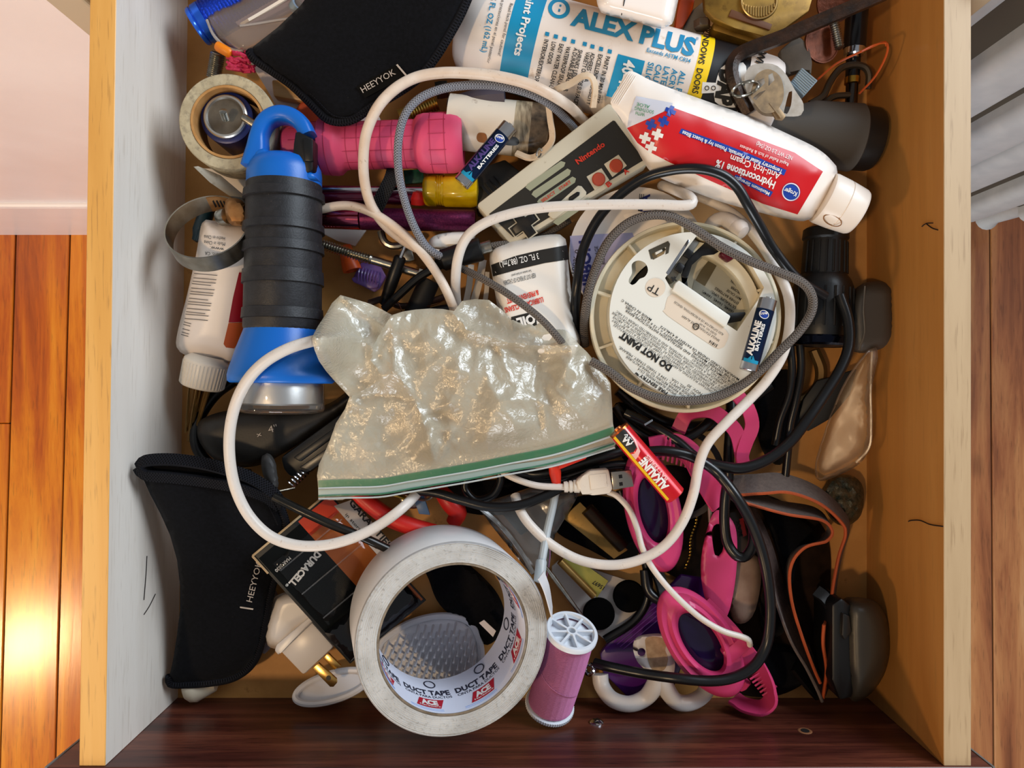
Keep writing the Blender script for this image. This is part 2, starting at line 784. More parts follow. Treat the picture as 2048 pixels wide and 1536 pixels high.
def weave(name, c1, c2, su=6.0, sv=900.0, rough=.55, bump=.6, spec=.3):
    """braided sleeve; reads the tube's (around, along mm) attribute"""
    m = bpy.data.materials.new(name)
    m.use_nodes = True
    nt = m.node_tree
    N, L = nt.nodes, nt.links
    b = N['Principled BSDF']
    b.inputs['Roughness'].default_value = rough
    b.inputs['Specular IOR Level'].default_value = spec
    at = N.new('ShaderNodeAttribute')
    at.attribute_name = 'tuv'
    sx = N.new('ShaderNodeSeparateXYZ')
    L.new(at.outputs['Vector'], sx.inputs[0])

    def mth(op, a, bb=None):
        q = N.new('ShaderNodeMath')
        q.operation = op
        for i, s_ in enumerate((a, bb)):
            if s_ is None:
                continue
            if isinstance(s_, (int, float)):
                q.inputs[i].default_value = s_
            else:
                L.new(s_, q.inputs[i])
        return q.outputs[0]
    u = mth('MULTIPLY', sx.outputs[0], su * 2 * PI)
    v = mth('MULTIPLY', sx.outputs[1], sv * 2 * PI)
    s1 = mth('SINE', mth('ADD', u, v))
    s2 = mth('SINE', mth('SUBTRACT', u, v))
    h = mth('MAXIMUM', s1, s2)
    r = N.new('ShaderNodeValToRGB')
    r.color_ramp.elements[0].position = .15
    r.color_ramp.elements[1].position = .9
    r.color_ramp.elements[0].color = srgb(c1)
    r.color_ramp.elements[1].color = srgb(c2)
    L.new(h, r.inputs[0])
    L.new(r.outputs[0], b.inputs['Base Color'])
    bp = N.new('ShaderNodeBump')
    bp.inputs['Strength'].default_value = bump
    bp.inputs['Distance'].default_value = .0006
    L.new(h, bp.inputs['Height'])
    L.new(bp.outputs[0], b.inputs['Normal'])
    MATS[name] = m
    return m
# ================================================================== the setting
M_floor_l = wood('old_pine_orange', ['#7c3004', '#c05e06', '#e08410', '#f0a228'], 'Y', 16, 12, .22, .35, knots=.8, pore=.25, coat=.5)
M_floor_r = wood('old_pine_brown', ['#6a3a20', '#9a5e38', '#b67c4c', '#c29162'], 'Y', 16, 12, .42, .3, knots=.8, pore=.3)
M_gap = mat('floor_gap', '#120a06', .9)
M_white = mat('white_wall_paint', '#f4ebe6', .28, bump=.12, bscale=12, col2='#ece0da', nscale=6)
M_beige = mat('beige_cabinet_paint', '#b9a98e', .5)
M_maple = wood('maple_laminate', ['#d59a4a', '#dfa655', '#e7b264'], 'Y', 40, 18, .42, .05, pore=.5, porecol='#a3753f')
M_maple_warm = wood('maple_laminate_warm_lit', ['#a46c32', '#ae7639', '#b67f40'], 'Y', 40, 18, .42, .05, pore=.45, porecol='#9a6d38')  # same side laminate, warm lamplight put into its orange
M_maple_cool = wood('maple_laminate_cool_lit', ['#ded3c6', '#e6dcd0', '#ebe2d7'], 'Y', 40, 18, .45, .05, pore=.3, porecol='#b7a692')  # same side laminate, cool daylight put into its pale tone
M_mahog = wood('mahogany_laminate', ['#260f09', '#48211a', '#673526', '#86503a'], 'X', 70, 22, .32, .08, pore=.6, porecol='#1c0804')
M_edge = mat('grey_edge_band', '#6e6e6b', .5)
M_hard = mat('hardboard', '#b07c3e', .6, col2='#c08a4a', nscale=60, dirt=.12, dcol='#6a4014', dscale=60)
M_rad = mat('radiator_paint', '#c8cfd2', .38, metal=.0, col2='#bcc4c8', nscale=40, bump=.05, bscale=300)

ZFLOOR = -991.0
fl = MB()
fl.box((-2300, -2000, ZFLOOR - 30), (2000, 470, ZFLOOR - 5))
floor = build('floor', fl, M_gap, smooth=0, kind='structure')
floor['label'] = 'old varnished pine floorboards under the drawer'
kf = 1500 / F


def board(xa, xb, sl_a, sl_b, y0, y1, m):
    """board between pixel columns xa, xb (at row 768), sheared a little; rows y0..y1"""
    c = []
    for y, e in ((y0, 0), (y0, 1), (y1, 1), (y1, 0)):
        x = (xb if e else xa) + (768 - y) * (sl_b if e else sl_a)
        g = 1.7 if e == 0 else -1.7
        c.append(Vector(((x - 1024) * kf + g, (768 - y) * kf, ZFLOOR)))
    q = MB()
    q.slab(c, Vector((0, 0, -20)), 1.4, 1)
    build('floor_board', q, m, floor, smooth=0)


edges = [-192 - 107 * i for i in range(9, 0, -1)] + [-192, -85, 22, 131, 238, 345] + [345 + 104.5 * i for i in range(1, 15)] + [1983, 2092, 2200, 2310, 2420, 2530, 2640, 2750]
for a, b in zip(edges, edges[1:]):
    sa = .030 - .037 * max(0, min(1, (a - 20) / 1960))
    sb = .030 - .037 * max(0, min(1, (b - 20) / 1960))
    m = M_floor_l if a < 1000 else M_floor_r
    if abs(a + 85) < 1:
        board(a, b, sa, sb, 320, 846, m)
        board(a, b, sa, sb, 847.5, 2700, m)
    else:
        board(a, b, sa, sb, 320, 2700, m)

# wall on the left behind the drawer, with its tall baseboard
q = MB()
q.box((-2300, 314, ZFLOOR), (250, 330, -20))
wl = build('wall_back', q, M_white, smooth=0, kind='structure')
q = MB()
pr = [(306, ZFLOOR), (306, -766), (307.5, -759), (311, -757), (314, -757), (314, ZFLOOR)]
q.slab([Vector((-2300, y, z)) for y, z in pr], Vector((2500, 0, 0)))
build('baseboard_back', q, M_white, smooth=0, kind='structure')
q = MB()
q.box((250, 470, ZFLOOR), (2000, 490, 40))
build('wall_right', q, M_white, smooth=0, kind='structure')

# cast-iron radiator: one section after the other
rad = thing('radiator', 'silver painted column radiator standing at the wall behind the drawer', 'radiator', (600, 360, -849))
for i, (xa, xb) in enumerate(((262, 330), (396, 458), (520, 574), (640, 708), (770, 838), (900, 968))):
    xa, xb = ((331, 398), (465, 532), (577, 650), (662, 738), (804, 872), (940, 1008))[i]
    q = MB()
    w_ = xb - xa
    pts = []
    for j in range(17):
        t = math.radians(180 + 180 * j / 16)
        pts.append((xa + w_ / 2 + (w_ / 2) * math.copysign(abs(math.cos(t)) ** .55, math.cos(t)), 318 + 18 * math.sin(t)))
    pts += [(xb, 440), (xa, 440)]
    q.slab([Vector((x, y, -20)) for x, y in pts], Vector((0, 0, -829)))
    q.lathe((xa + w_ / 2, 340, -849), (xa + w_ / 2, 340, -991), [(0, 30), (20, 20), (120, 16), (142, 24)] if i in (0, 5) else [(0, 22), (14, 12), (18, 4)], 16)
    build('section', q, M_rad, rad, smooth=40)
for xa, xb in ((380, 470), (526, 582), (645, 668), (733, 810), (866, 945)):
    q = MB(); q.box((xa, 328, -845), (xb, 336, -24)); build('gap_shade_panel', q, mat('radiator_gap_shade', '#4a443a', .7), rad, smooth=0)  # dark panels added between sections, shade of the gaps put into their colour
for z in (-800, -90):
    q = MB()
    q.tube([Vector((320, 380, z)), Vector((1010, 380, z))], 30, 16, step=200)
    build('connecting_pipe', q, M_rad, rad)

# dresser carcass the drawer has been pulled from
dr = thing('dresser', 'beige dresser carcass behind the pulled-out drawer, only its left edge showing', 'dresser', (0, 270, -900))
q = MB(); q.box((-275, 226, -900), (-252, 304, 100), 1.5); build('side_panel', q, M_beige, dr, smooth=0)
q = MB(); q.box((266, 226, -900), (283, 304, 100), 1.5); build('side_panel', q, M_beige, dr, smooth=0)
q = MB(); q.box((-252, 228, -60), (266, 304, -24), 1.5); build('front_rail', q, M_beige, dr, smooth=0)

# ------------------------------------------------------------------ the drawer
YF = -218.5
drawer = thing('drawer', 'open wooden drawer with maple sides and dark mahogany front, full of household odds and ends', 'drawer', (0, 20, -12))


def xl_in(y):   # inner face of the left side
    return -232.6 + (y + 219) * .0142


def side(name, xin0, xin1, xo0, xo1, y1, m_in, m_top, d):
    q = MB()
    t = [Vector((xo0, YF, 91)), Vector((xin0, YF, 91)), Vector((xin1, y1, 91)), Vector((xo1, y1, 91))]
    q.slab(t, Vector((0, 0, -103)), .35, 1)
    o = build(name, q, m_in, drawer, smooth=0)
    o.data.materials.append(m_top)
    for p in o.data.polygons:
        if p.normal.z > .5:
            p.material_index = 1
    return o


side('side_panel', xl_in(YF), xl_in(300), xl_in(YF) - 15, xl_in(300) - 15, 300, M_maple_cool, M_maple, 1)
side('side_panel', 247, 247, 262.6, 262.6, 300, M_maple_warm, wood('maple_edge_less_lit', ['#a98e6a', '#b59a76', '#bfa580'], 'Y', 40, 18, .5, .05, pore=.45, porecol='#8a6e4c'), -1)  # right rim is maple too, weaker light put into its duller colour
q = MB(); q.box((-240, YF, -6), (252, 300, 0)); build('bottom_panel', q, M_hard, drawer, smooth=0)
q = MB(); q.box((-226, 290, 0), (247, 300, 86)); build('back_panel', q, M_maple_warm, drawer, smooth=0)
fp = MB(); fp.box((-265, YF - 17, -40), (274, YF, 92.5), .4, seg=1)
front = build('front_panel', fp, M_mahog, drawer, smooth=0)
for xa, xb in ((-266.2, -265), (274, 275.2)):
    q = MB(); q.box((xa, YF - 17.2, -40), (xb, YF + .4, 92.7)); build('edge_band', q, M_edge, front, smooth=0)


def PF(x, y):   # point of the drawer front's inner face seen at a pixel
    k = YF / (768 - y)
    return Vector(((x - 1024) * k, YF, D0 - k * F))


def PX(x, y, X):   # point of a side face X = const seen at a pixel
    k = X / (x - 1024)
    return Vector((X, (768 - y) * k, D0 - k * F))


M_chrome = mat('chrome', '#c9ccd2', .14, 1.0)
M_steel = mat('steel', '#a5a39c', .3, 1.0, col2='#8a8578', nscale=300)
M_black = mat('black_plastic', '#0c0c0d', .38)
M_hair = mat('hair', '#1c0f08', .6)
c = PF(1193, 1446)
sc = MB(); sc.lathe(c, c + Vector((0, 4, 0)), [(0, 4.6), (.8, 4.5), (1.9, 3.2), (2.3, 1.6), (2.3, 0)], 20)
s_ = build('screw_head', sc, M_chrome, front)
sc = MB()
for a in (0.5, 2.07):
    v = Vector((math.cos(a), 0, math.sin(a)))
    n_ = Vector((-v.z, 0, v.x))
    b_ = c + Vector((0, 2.35, 0))
    sc.add([b_ - v * 2.4 - n_ * .45, b_ + v * 2.4 - n_ * .45, b_ + v * 2.4 + n_ * .45, b_ - v * 2.4 + n_ * .45], [(0, 1, 2, 3)])
build('cross_slot', sc, M_black, s_)
c = PF(1610, 1462)
sc = MB(); sc.lathe(c + Vector((0, -3, 0)), c + Vector((0, 4, 0)), [(3.05, 4.4), (3.3, 4.0), (3.35, 3.0), (3.1, 2.4), (3.05, .01)], 18)
build('screw_hole_rim', sc, mat('bare_wood_chip', '#8a5a38', .7), front)
sc = MB(); sc.lathe(c, c + Vector((0, 1, 0)), [(.1, 2.7), (.45, 2.6), (.45, 0)], 16)
build('screw_hole', sc, M_gap, front)
for lst, X in (([(1817, 1043), (1822, 1041), (1840, 1041), (1860, 1049), (1886, 1053)], 246.8),
               ([(1844, 453), (1852, 447), (1866, 446)], 246.8), ([(1852, 447), (1864, 456), (1876, 460)], 246.8)):
    q = MB(); q.tube([PX(x, y, X) for x, y in lst], .35, 5, step=1.5)
    build('hair', q, M_hair, label='dark hair on the right inside wall, ' + ('upper stroke right of the cream cap' if lst[0][0] == 1844 else 'lower stroke right of the cream cap' if lst[0][0] == 1852 else 'long wavy one near the rim'), cat='hair', group='hairs on the drawer walls')
for lst, nm in (([(294, 1112), (292, 1150), (288, 1200)], 'long straight'), ([(311, 1188), (299, 1212), (288, 1229)], 'short slanting')):
    q = MB()
    q.tube([PX(x, y, xl_in((768 - y) * .3) + .3) for x, y in lst], .3, 5, step=1.5)
    build('hair', q, M_hair, label=nm + ' dark hair on the left inside wall beside the lower black pouch', cat='hair', group='hairs on the drawer walls')
# ================================================================== left and upper left
def lum(A, B):
    return (Vector(A) - Vector(B)).length


def PA(a):
    return P(*a)


# ---- black neoprene pouches
M_neo = mat('black_neoprene', '#070709', .9, col2='#0d0d11', nscale=500, bump=.25, bscale=1500, sheen=.03, spec=.12, dirt=.04, dcol='#3a3734', dscale=700)
M_neoedge = weave('pouch_binding', '#050507', '#1d1d22', 3, .6, .8, .5, .1)
M_tag = mat('woven_tag', '#0d0b08', .8, spec=.1)
M_print = mat('pale_print', '#b9aca0', .6)
M_whiteink = mat('white_ink', '#e6e4e0', .5)

ol = [(640, -40), (600, 12), (555, 55), (508, 92), (499, 102), (510, 118), (545, 142), (582, 168), (618, 202), (648, 232), (664, 241), (684, 243), (710, 236),
      (745, 212), (790, 188), (838, 154), (872, 112), (898, 70), (922, 26), (950, -40)]
zf = plane((500, 100, 52), (680, 243, 58), (780, -20, 70))
pouch = thing('eyeglass_pouch', 'black fabric pouch lying at the top of the drawer, its tag facing the pink flashlight', 'pouch', P(720, 100, 50))
q = MB(); q.pillow(ol, zf, 15, R=40, step=9, wr=lambda x, y: 1.2 * math.sin(x * .018 + y * .027))
build('body', q, M_neo, pouch, smooth=80)
q = MB(); q.tube([P(x, y, zf(x, y) + 1.5) for x, y in ol[4:]], 3.0, 8)
build('binding', q, M_neoedge, pouch, smooth=80)
q = MB(); q.tube([P(x + 10, y - 8, zf(x, y) + 5.2) for x, y in ol[5:14]], .5, 5)
build('seam', q, M_neoedge, pouch, smooth=80)
zt = lambda x, y: zf(x, y) + 7.5 + 1.2 * math.sin(x * .018 + y * .027)
q = MB(); q.decal([(712, 174), (793, 129), (812, 152), (730, 196)], zt, .5, 8)
tg = build('woven_tag', q, M_tag, pouch)
q = MB(); add_text(q, 'HEEYYOK', (726, 186), (792, 148), 12.5, zt, 0.0, .9); q.decal([(792, 130), (795, 128), (814, 150), (811, 152)], zt, .9)
build('lettering', q, M_print, tg, smooth=0)

ol = [(276, 934), (282, 922), (300, 917), (340, 917), (392, 919), (436, 926), (480, 938), (520, 955), (548, 980), (560, 1010), (572, 1050), (574, 1090), (560, 1130), (546, 1165),
      (538, 1200), (530, 1240), (522, 1285), (510, 1318), (490, 1342), (462, 1357), (420, 1365), (380, 1368), (342, 1367), (339, 1352), (347, 1315), (354, 1270), (360, 1220), (360, 1170),
      (354, 1120), (340, 1070), (322, 1030), (300, 988)]
zf2 = plane((276, 934, 64), (340, 1366, 22), (540, 980, 52))
pouch2 = thing('eyeglass_pouch', 'black fabric pouch lying against the left drawer wall, its gaping mouth towards the flashlight', 'pouch', P(440, 1180, 20))
q = MB(); q.pillow(ol, zf2, 17, R=46, step=9, wr=lambda x, y: 1.5 * math.sin(x * .02 - y * .012) - 3.2 * math.exp(-((y - 935 - (x - 280) * .14) / 16) ** 2))
build('body', q, M_neo, pouch2, smooth=80)
q = MB(); q.tube([P(x, y, zf2(x, y) + 1) for x, y in ol[9:24]], 2.8, 8)
build('binding', q, M_neoedge, pouch2, smooth=80)
lip1 = [(276, 936), (290, 922), (340, 919), (400, 926), (450, 938), (500, 955), (545, 985), (562, 1012)]
lip2 = [(276, 936), (290, 950), (340, 955), (400, 962), (450, 970), (490, 979), (530, 994), (560, 1015)]
q = MB(); q.ribbon([P(x, y, zf2(x, y) + 8) for x, y in lip1], 7.5, 2.4, 35); build('mouth_lip', q, M_neoedge, pouch2, smooth=80)
q = MB(); q.ribbon([P(x, y, zf2(x, y) + 9.5) for x, y in lip2], 7, 2.4, -25); build('mouth_lip', q, M_neoedge, pouch2, smooth=80)
zt2 = lambda x, y: zf2(x, y) + 8.6 + 1.5 * math.sin(x * .02 - y * .012)
q = MB(); add_text(q, 'HEEYYOK', (504, 1205), (524, 1124), 12, zt2, 0, .6); q.decal([(480, 1213), (507, 1217), (506, 1220), (480, 1216)], zt2, .6)
build('lettering', q, M_print, pouch2, smooth=0)
q = MB(); q.tube([P(x, y, zt2(x, y) + .3) for x, y in [(520, 985), (540, 1015), (556, 1050)]], .5, 5); build('seam', q, M_neoedge, pouch2)

# ---- large blue flashlight with carabiner loop
M_blue = mat('blue_plastic', '#0c62bd', .35, bump=.04, bscale=900)
M_rub = mat('black_rubber', '#17171a', .5, col2='#202024', nscale=260, bump=.15, bscale=900, dirt=.1, dcol='#57504a', dscale=500)
M_clear = film('clear_plastic', '#efe9e4', .05, .06, spec=.8)
M_reflect = mat('reflector', '#f2f0ec', .3, 1.0, bump=.12, bscale=120)
tor = thing('blue_flashlight', 'large blue flashlight with black ribbed grip and a carabiner loop on its tail', 'flashlight', P(567, 560, 30))
A = P(570, 300, 55)
B = P(563, 828, 55)
ax = (B - A).normalized()
LT = (B - A).length
mm = lambda y: LT * (y - 300) / 528.0
q = MB(); q.lathe(A, B, [(mm(314), 6), (mm(316), 15), (mm(324), 19.6), (mm(338), 22), (mm(350), 22.6), (mm(372), 22.6), (mm(374), 0)], 40)
build('tail_cap', q, M_blue, tor, smooth=60)
q = MB(); q.lathe(A, B, [(mm(368), 0), (mm(368.5), 22.4), (mm(373), 22.8), (mm(655), 23.6), (mm(660), 23), (mm(661), 0)], 40)
grip = build('grip', q, M_rub, tor, smooth=50)
for y0, y1 in ((386, 404), (450, 466), (489, 508), (543, 571), (618, 640)):
    q = MB(); q.lathe(A, B, [(mm(y0) - .2, 22.5), (mm(y0) + .3, 24.3), (mm(y1) - .3, 24.7), (mm(y1) + .2, 22.5)], 40)
    build('grip_rib', q, M_rub, grip, smooth=50)
q = MB(); q.lathe(A, B, [(mm(655), 0), (mm(655.5), 22.6), (mm(664), 23.4), (mm(700), 27.5), (mm(738), 31.3), (mm(750), 32.2), (mm(762), 32), (mm(766), 30.5), (mm(766.5), 0)], 44)
build('head', q, M_blue, tor, smooth=60)
q = MB(); q.lathe(A, B, [(mm(764), 24.4), (mm(768), 24.6), (mm(806), 24.8), (mm(809), 23.5), (mm(800), 6), (mm(799), 0)], 44)
build('reflector', q, M_reflect, tor, smooth=30)
q = MB(); q.lathe(A, B, [(mm(764), 25.6), (mm(818), 26.1), (mm(823), 25.2), (mm(826), 22), (mm(826.5), 0)], 44, cap=False)
build('lens', q, M_clear, tor, smooth=60)
q = MB()
lp = [(510, 335), (516, 300), (521, 268), (535, 243), (558, 231), (583, 234), (605, 250), (617, 274)]
c = spline([P(x, y, 61) for x, y in lp], 1.5)
rings = []
for i, p in enumerate(c):
    t = (c[min(i + 1, len(c) - 1)] - c[max(i - 1, 0)]).normalized()
    s_ = t.cross(Vector((0, 0, 1))).normalized()
    wd = 4.9 + 3.0 * max(0, 1 - i / len(c) * 3.2)
    rings.append([p + s_ * (wd * math.copysign(abs(math.cos(a)) ** .6, math.cos(a))) + Vector((0, 0, 7.5 * math.copysign(abs(math.sin(a)) ** .6, math.sin(a)))) for a in [2 * PI * j / 20 for j in range(20)]])
rings = [r[::-1] for r in rings]
q.rings(rings)
q.prism([(499, 322), (510, 298), (530, 292), (546, 316), (585, 334), (622, 342), (634, 354), (600, 362), (508, 358)], 69, 18, 2.5)
build('carabiner_loop', q, M_blue, tor, smooth=50)
q = MB(); q.prism([(590, 262), (598, 264), (626, 276), (626, 340), (616, 345), (584, 342), (590, 312), (588, 288)], 69.5, 12, 1.2)
q.prism([(606, 274), (626, 280), (626, 322), (608, 322)], 71, 4, .8)
gate = build('gate', q, M_black, tor)
q = MB(); q.lathe(P(590, 328, 69), P(590, 328, 69) + Vector((0, 0, 1)), [(0, 1.5), (1.0, 1.4), (1.2, 0)], 12); build('rivet', q, M_steel, gate)

# ---- pink flashlight
M_pink = mat('pink_rubber', '#d84a70', .55, bump=.05, bscale=700)
M_groove = mat('pink_groove', '#b02c50', .6)
pk = thing('pink_flashlight', 'bright pink rubber flashlight lying crosswise behind the blue carabiner loop', 'flashlight', P(750, 290, 20))
A = P(572, 296, 38); B = P(928, 285, 38)
LT = (B - A).length
mm = lambda x: LT * (x - 572) / 356.0
q = MB(); q.lathe(A, B, [(0, 0), (0.2, 13), (2, 15), (mm(640), 15.6), (mm(645), 17.6), (mm(672), 18.4), (mm(680), 18), (mm(690), 15.2), (mm(700), 14.8), (mm(832), 15.2), (mm(838), 17.6), (mm(850), 18.6), (mm(905), 19), (mm(918), 18.2), (mm(926), 16.8), (mm(927), 14), (mm(920), 13.4)], 40, cap=False)
bd = build('body', q, M_pink, pk, smooth=45)
q = MB(); q.lathe(A, B, [(mm(920), 13.6), (mm(920.5), 9), (mm(921), 0)], 32, cap=False); build('lens', q, mat('dark_lens', '#3a3d4a', .15), pk)
q = MB()
for x, r in ((612, 15.4), (700, 14.9), (722, 15), (745, 15), (768, 15.05), (790, 15.1), (812, 15.2), (865, 18.85), (893, 19.0), (660, 18.15)):
    q.lathe(A, B, [(mm(x) - .25, r - .3), (mm(x) - .2, r + .12), (mm(x) + .2, r + .12), (mm(x) + .25, r - .3)], 40, cap=False)
d = (B - A).normalized(); xx = Vector((0, 0, 1)).cross(d).normalized(); yy = d.cross(xx)
for k in range(5):
    a = math.radians(30 + k * 30)
    for x0, x1, r0, r1 in ((692, 830, 14.95, 15.2), (862, 896, 18.85, 19.05), (590, 640, 15.3, 15.65)):
        o_ = xx * math.cos(a) + yy * math.sin(a)
        q.tube([A + d * mm(x0) + o_ * r0, A + d * mm(x1) + o_ * r1], .22, 4, raw=True)
build('grip_grooves', q, M_groove, bd)

# ---- masking tape ring, with a round magnet cup in it
M_tape = mat('tape_side', '#c4b594', .75, col2='#9a8b6e', nscale=90, namt=.8, bump=.4, bscale=500, dirt=.5, dcol='#5b5244', dscale=220, stretch=(1, 1, 3))
M_core = mat('cardboard_core', '#a5733c', .8, col2='#b98a52', nscale=120)
c = P(456, 244, 60)
tp = thing('masking_tape', 'roll of grimy cream masking tape lying flat at the upper left wall', 'tape', c - Vector((0, 0, 28)))
tl = Vector((.10, -.06, 1)).normalized()
q = MB(); q.lathe(c - tl * 27, c, [(0, 22.2), (0, 28.5), (.6, 29), (10, 29.2), (26, 29.2), (27, 28.6), (27.2, 26), (27.0, 22.4), (0, 22.2)], 64, cap=False); build('tape_winding', q, M_tape, tp, smooth=40)
q = MB(); q.lathe(c - tl * 27, c, [(0, 20.6), (0, 22.1), (27.4, 22.1), (27.4, 20.6), (0, 20.6)], 64, cap=False); build('core', q, M_core, tp, smooth=40)
M_blu2 = mat('blue_tape', '#10266e', .35)
c = P(450, 232, 56)
mg = thing('magnet_cup', 'round steel-rimmed magnet in a blue cup standing inside the masking tape ring', 'magnet', c - Vector((0, 0, 30)))
q = MB(); q.lathe(c - Vector((0, 0, 32)), c, [(0, 13), (0, 16.2), (29, 16.2), (29.5, 15), (29.5, 12), (0, 12)], 40, cap=False); build('cup', q, M_blu2, mg)
q = MB(); q.lathe(c - Vector((0, 0, 3)), c, [(0, 11.2), (0, 13.6), (2.6, 13.6), (3.4, 12.8), (3.4, 11.6), (2, 11)], 48, cap=False); build('steel_rim', q, mat('bright_steel', '#d8d6d0', .35, 1.0), mg)
q = MB(); q.lathe(c - Vector((0, 0, 6)), c, [(4, 0), (4, 11.6), (5, 11.6), (5.05, 0)], 40); build('magnet_disc', q, mat('dark_magnet', '#4a4238', .6, col2='#5c5346', nscale=150), mg)
sc = thing('drill_tip', 'short twisted steel screw tip standing on the dark magnet disc', 'screw', c)
q = MB(); e = P(452, 240, 58); f_ = P(446, 222, 64); q.lathe(e, f_, [(0, 0)] + [(t * .5 + .2, 1.5 + (.9 if t % 2 else 0)) for t in range(14)] + [(7.4, 0)], 14); build('thread', q, M_steel, sc)
q = MB(); q.lathe(P(485, 233, 60), P(537, 268, 56), [(0, 0), (0, 2.0), (.6, 2.4), (17, 2.4), (17, 0)], 14)
build('steel_rod', q, M_steel, label='short grey steel rod lying between the magnet cup and the blue carabiner loop', cat='rod')

# ---- things in the upper left corner
M_bluemet = mat('blue_anodised', '#0f3fc4', .22, .7, col2='#0b2f9c', nscale=900, bump=.6, bscale=1300)
M_bluering = mat('blue_anodised_ring', '#2f6be8', .2, .7)
bf = thing('small_blue_flashlight', 'small knurled blue metal flashlight in the upper left corner', 'flashlight', P(470, 15, 20))
A = P(392, 56, 34); B = P(640, -90, 34)
LT = (B - A).length
q = MB(); q.lathe(A, B, [(9.2, 0), (9.2, 12.4)] + [(9.4 + i * 1.1, 12.6 + .35 * (i % 2)) for i in range(60)] + [(76, 0)], 36); build('knurled_body', q, M_bluemet, bf, smooth=30)
q = MB(); q.lathe(A, B, [(0, 9), (.4, 11.6), (1.5, 12.4), (3, 12.5), (3.4, 11.9), (4, 11.9), (4.4, 12.7), (9, 12.9), (9.4, 12)], 36); build('tail_ring', q, M_bluering, bf, smooth=40)
q = MB(); q.lathe(A, B, [(-.1, 0), (-.05, 8.6), (.4, 9)], 30); build('tail_button', q, M_black, bf)

M_clr2 = film('scratched_clear_plastic', '#d9c3b4', .34, .12, milk=.6, bump=.1, bscale=60)
cc = thing('clear_plastic_lid', 'clear rounded plastic lid leaning beside the small blue flashlight', 'lid', P(520, 50, 30))
ol = smooth_poly([(412, 42), (424, 22), (470, 2), (560, -40), (720, -60), (690, 0), (630, 40), (560, 74), (520, 96), (488, 108), (462, 100), (440, 82)], 10)
q = MB(); q.pillow(ol, 42, 16, R=16, step=10, bottom=True); build('dome', q, M_clr2, cc, smooth=80)
q = MB(); q.tube([P(x, y, 47) for x, y in [(414, 40), (430, 74), (462, 98), (500, 98), (560, 70), (640, 30), (690, -8)]], 1.0, 7); q.tube([P(x, y, 50) for x, y in [(480, 52), (510, 48), (560, 40), (590, 36)]], .8, 6)
build('rim', q, film('clear_rim', '#f3e7de', .7, .1), cc)
q = MB(); q.prism([(452, 30), (500, 8), (640, -50), (660, -20), (560, 30), (480, 52)], 38, 3, .6)
build('insert_card', q, mat('mauve_card', '#8f7f93', .5), label='mauve card inside the clear lid at the top left', cat='card')
q = MB(); q.ribbon([P(482, 50, 49), P(530, 22, 50), P(590, -14, 52)], 2, 1.4); build('plastic_strip', q, mat('ivory_plastic', '#e8dccd', .4), label='thin ivory plastic strip standing on the clear lid', cat='strip')
q = MB(); q.lathe(P(588, 18, 46), P(601, 4, 50), [(0, 3), (0, 4.2), (5, 4.6), (5.2, 3.2), (3, 3)], 18, cap=False); build('tube_end', q, mat('grey_blue_plastic', '#7b8ea0', .4), label='small grey blue tube end beside the upper pouch edge', cat='tube')

q = MB(); q.lathe(P(432, 90, 46), P(463, 108, 46), [(0, 0), (.6, 2.6), (2, 3.3), (10, 3.3), (11.4, 2.4), (11.6, 0)], 16)
build('orange_peg', q, mat('orange_plastic', '#f08612', .4), label='short orange plastic peg lying on the pink thread bundle', cat='peg')
sk = thing('thread_bundle', 'small bundle of raspberry pink thread beside the masking tape', 'thread', P(480, 122, 40))
M_rasp = mat('raspberry_thread', '#c21a4c', .6, col2='#e2406c', nscale=900, bump=.4, bscale=2000)
rnd = random.Random(5)
for i in range(16):
    q = MB()
    x0, y0 = 456 + rnd.uniform(-3, 5), 98 + i * 2.6
    pts = [P(x0, y0, 42 + rnd.uniform(0, 5))]
    for j in range(1, 5):
        pts.append(P(x0 + j * 12 + rnd.uniform(-3, 3), y0 + j * 2.6 + rnd.uniform(-5, 5), 43 + rnd.uniform(0, 6)))
    q.tube(pts, .9, 6); build('strand', q, M_rasp, sk)
q = MB(); A = P(436, 106, 40); B = P(428, 152, 34)
q.lathe(A, B, [(0, 0), (0, 4)] + [(.4 + i * .6, 4.1 + .7 * (i % 2)) for i in range(26)] + [(16, 0)], 22)
build('threaded_bolt', q, M_steel, label='steel threaded bolt end above the masking tape roll', cat='bolt')
q = MB(); q.prism([(496, 118), (520, 112), (600, 178), (668, 240), (756, 226), (764, 262), (600, 262), (555, 222), (540, 190)], 26, 12, 1.5)
build('white_box', q, mat('white_card', '#e6d6cc', .5), label='white card box mostly hidden below the upper black pouch', cat='box')
q = MB(); q.prism([(542, 158), (585, 160), (622, 196), (612, 204), (546, 192)], 36, 9, 1.6)
build('wooden_block', q, wood('pale_block_wood', ['#b98b52', '#c99b60', '#d4a96c'], 'X', 60, 8), label='small tan wooden block under the edge of the upper black pouch', cat='block')
q = MB(); q.lathe(P(626, 236, 24), P(626, 236, 34), [(0, 0), (0, 11), (6, 11.4), (8, 10.6), (9, 6), (9.2, 0)], 32)
build('orange_disc', q, mat('orange_rubber', '#d2572c', .6, col2='#b8451f', nscale=80), label='dull orange round cap half under the upper black pouch', cat='cap')

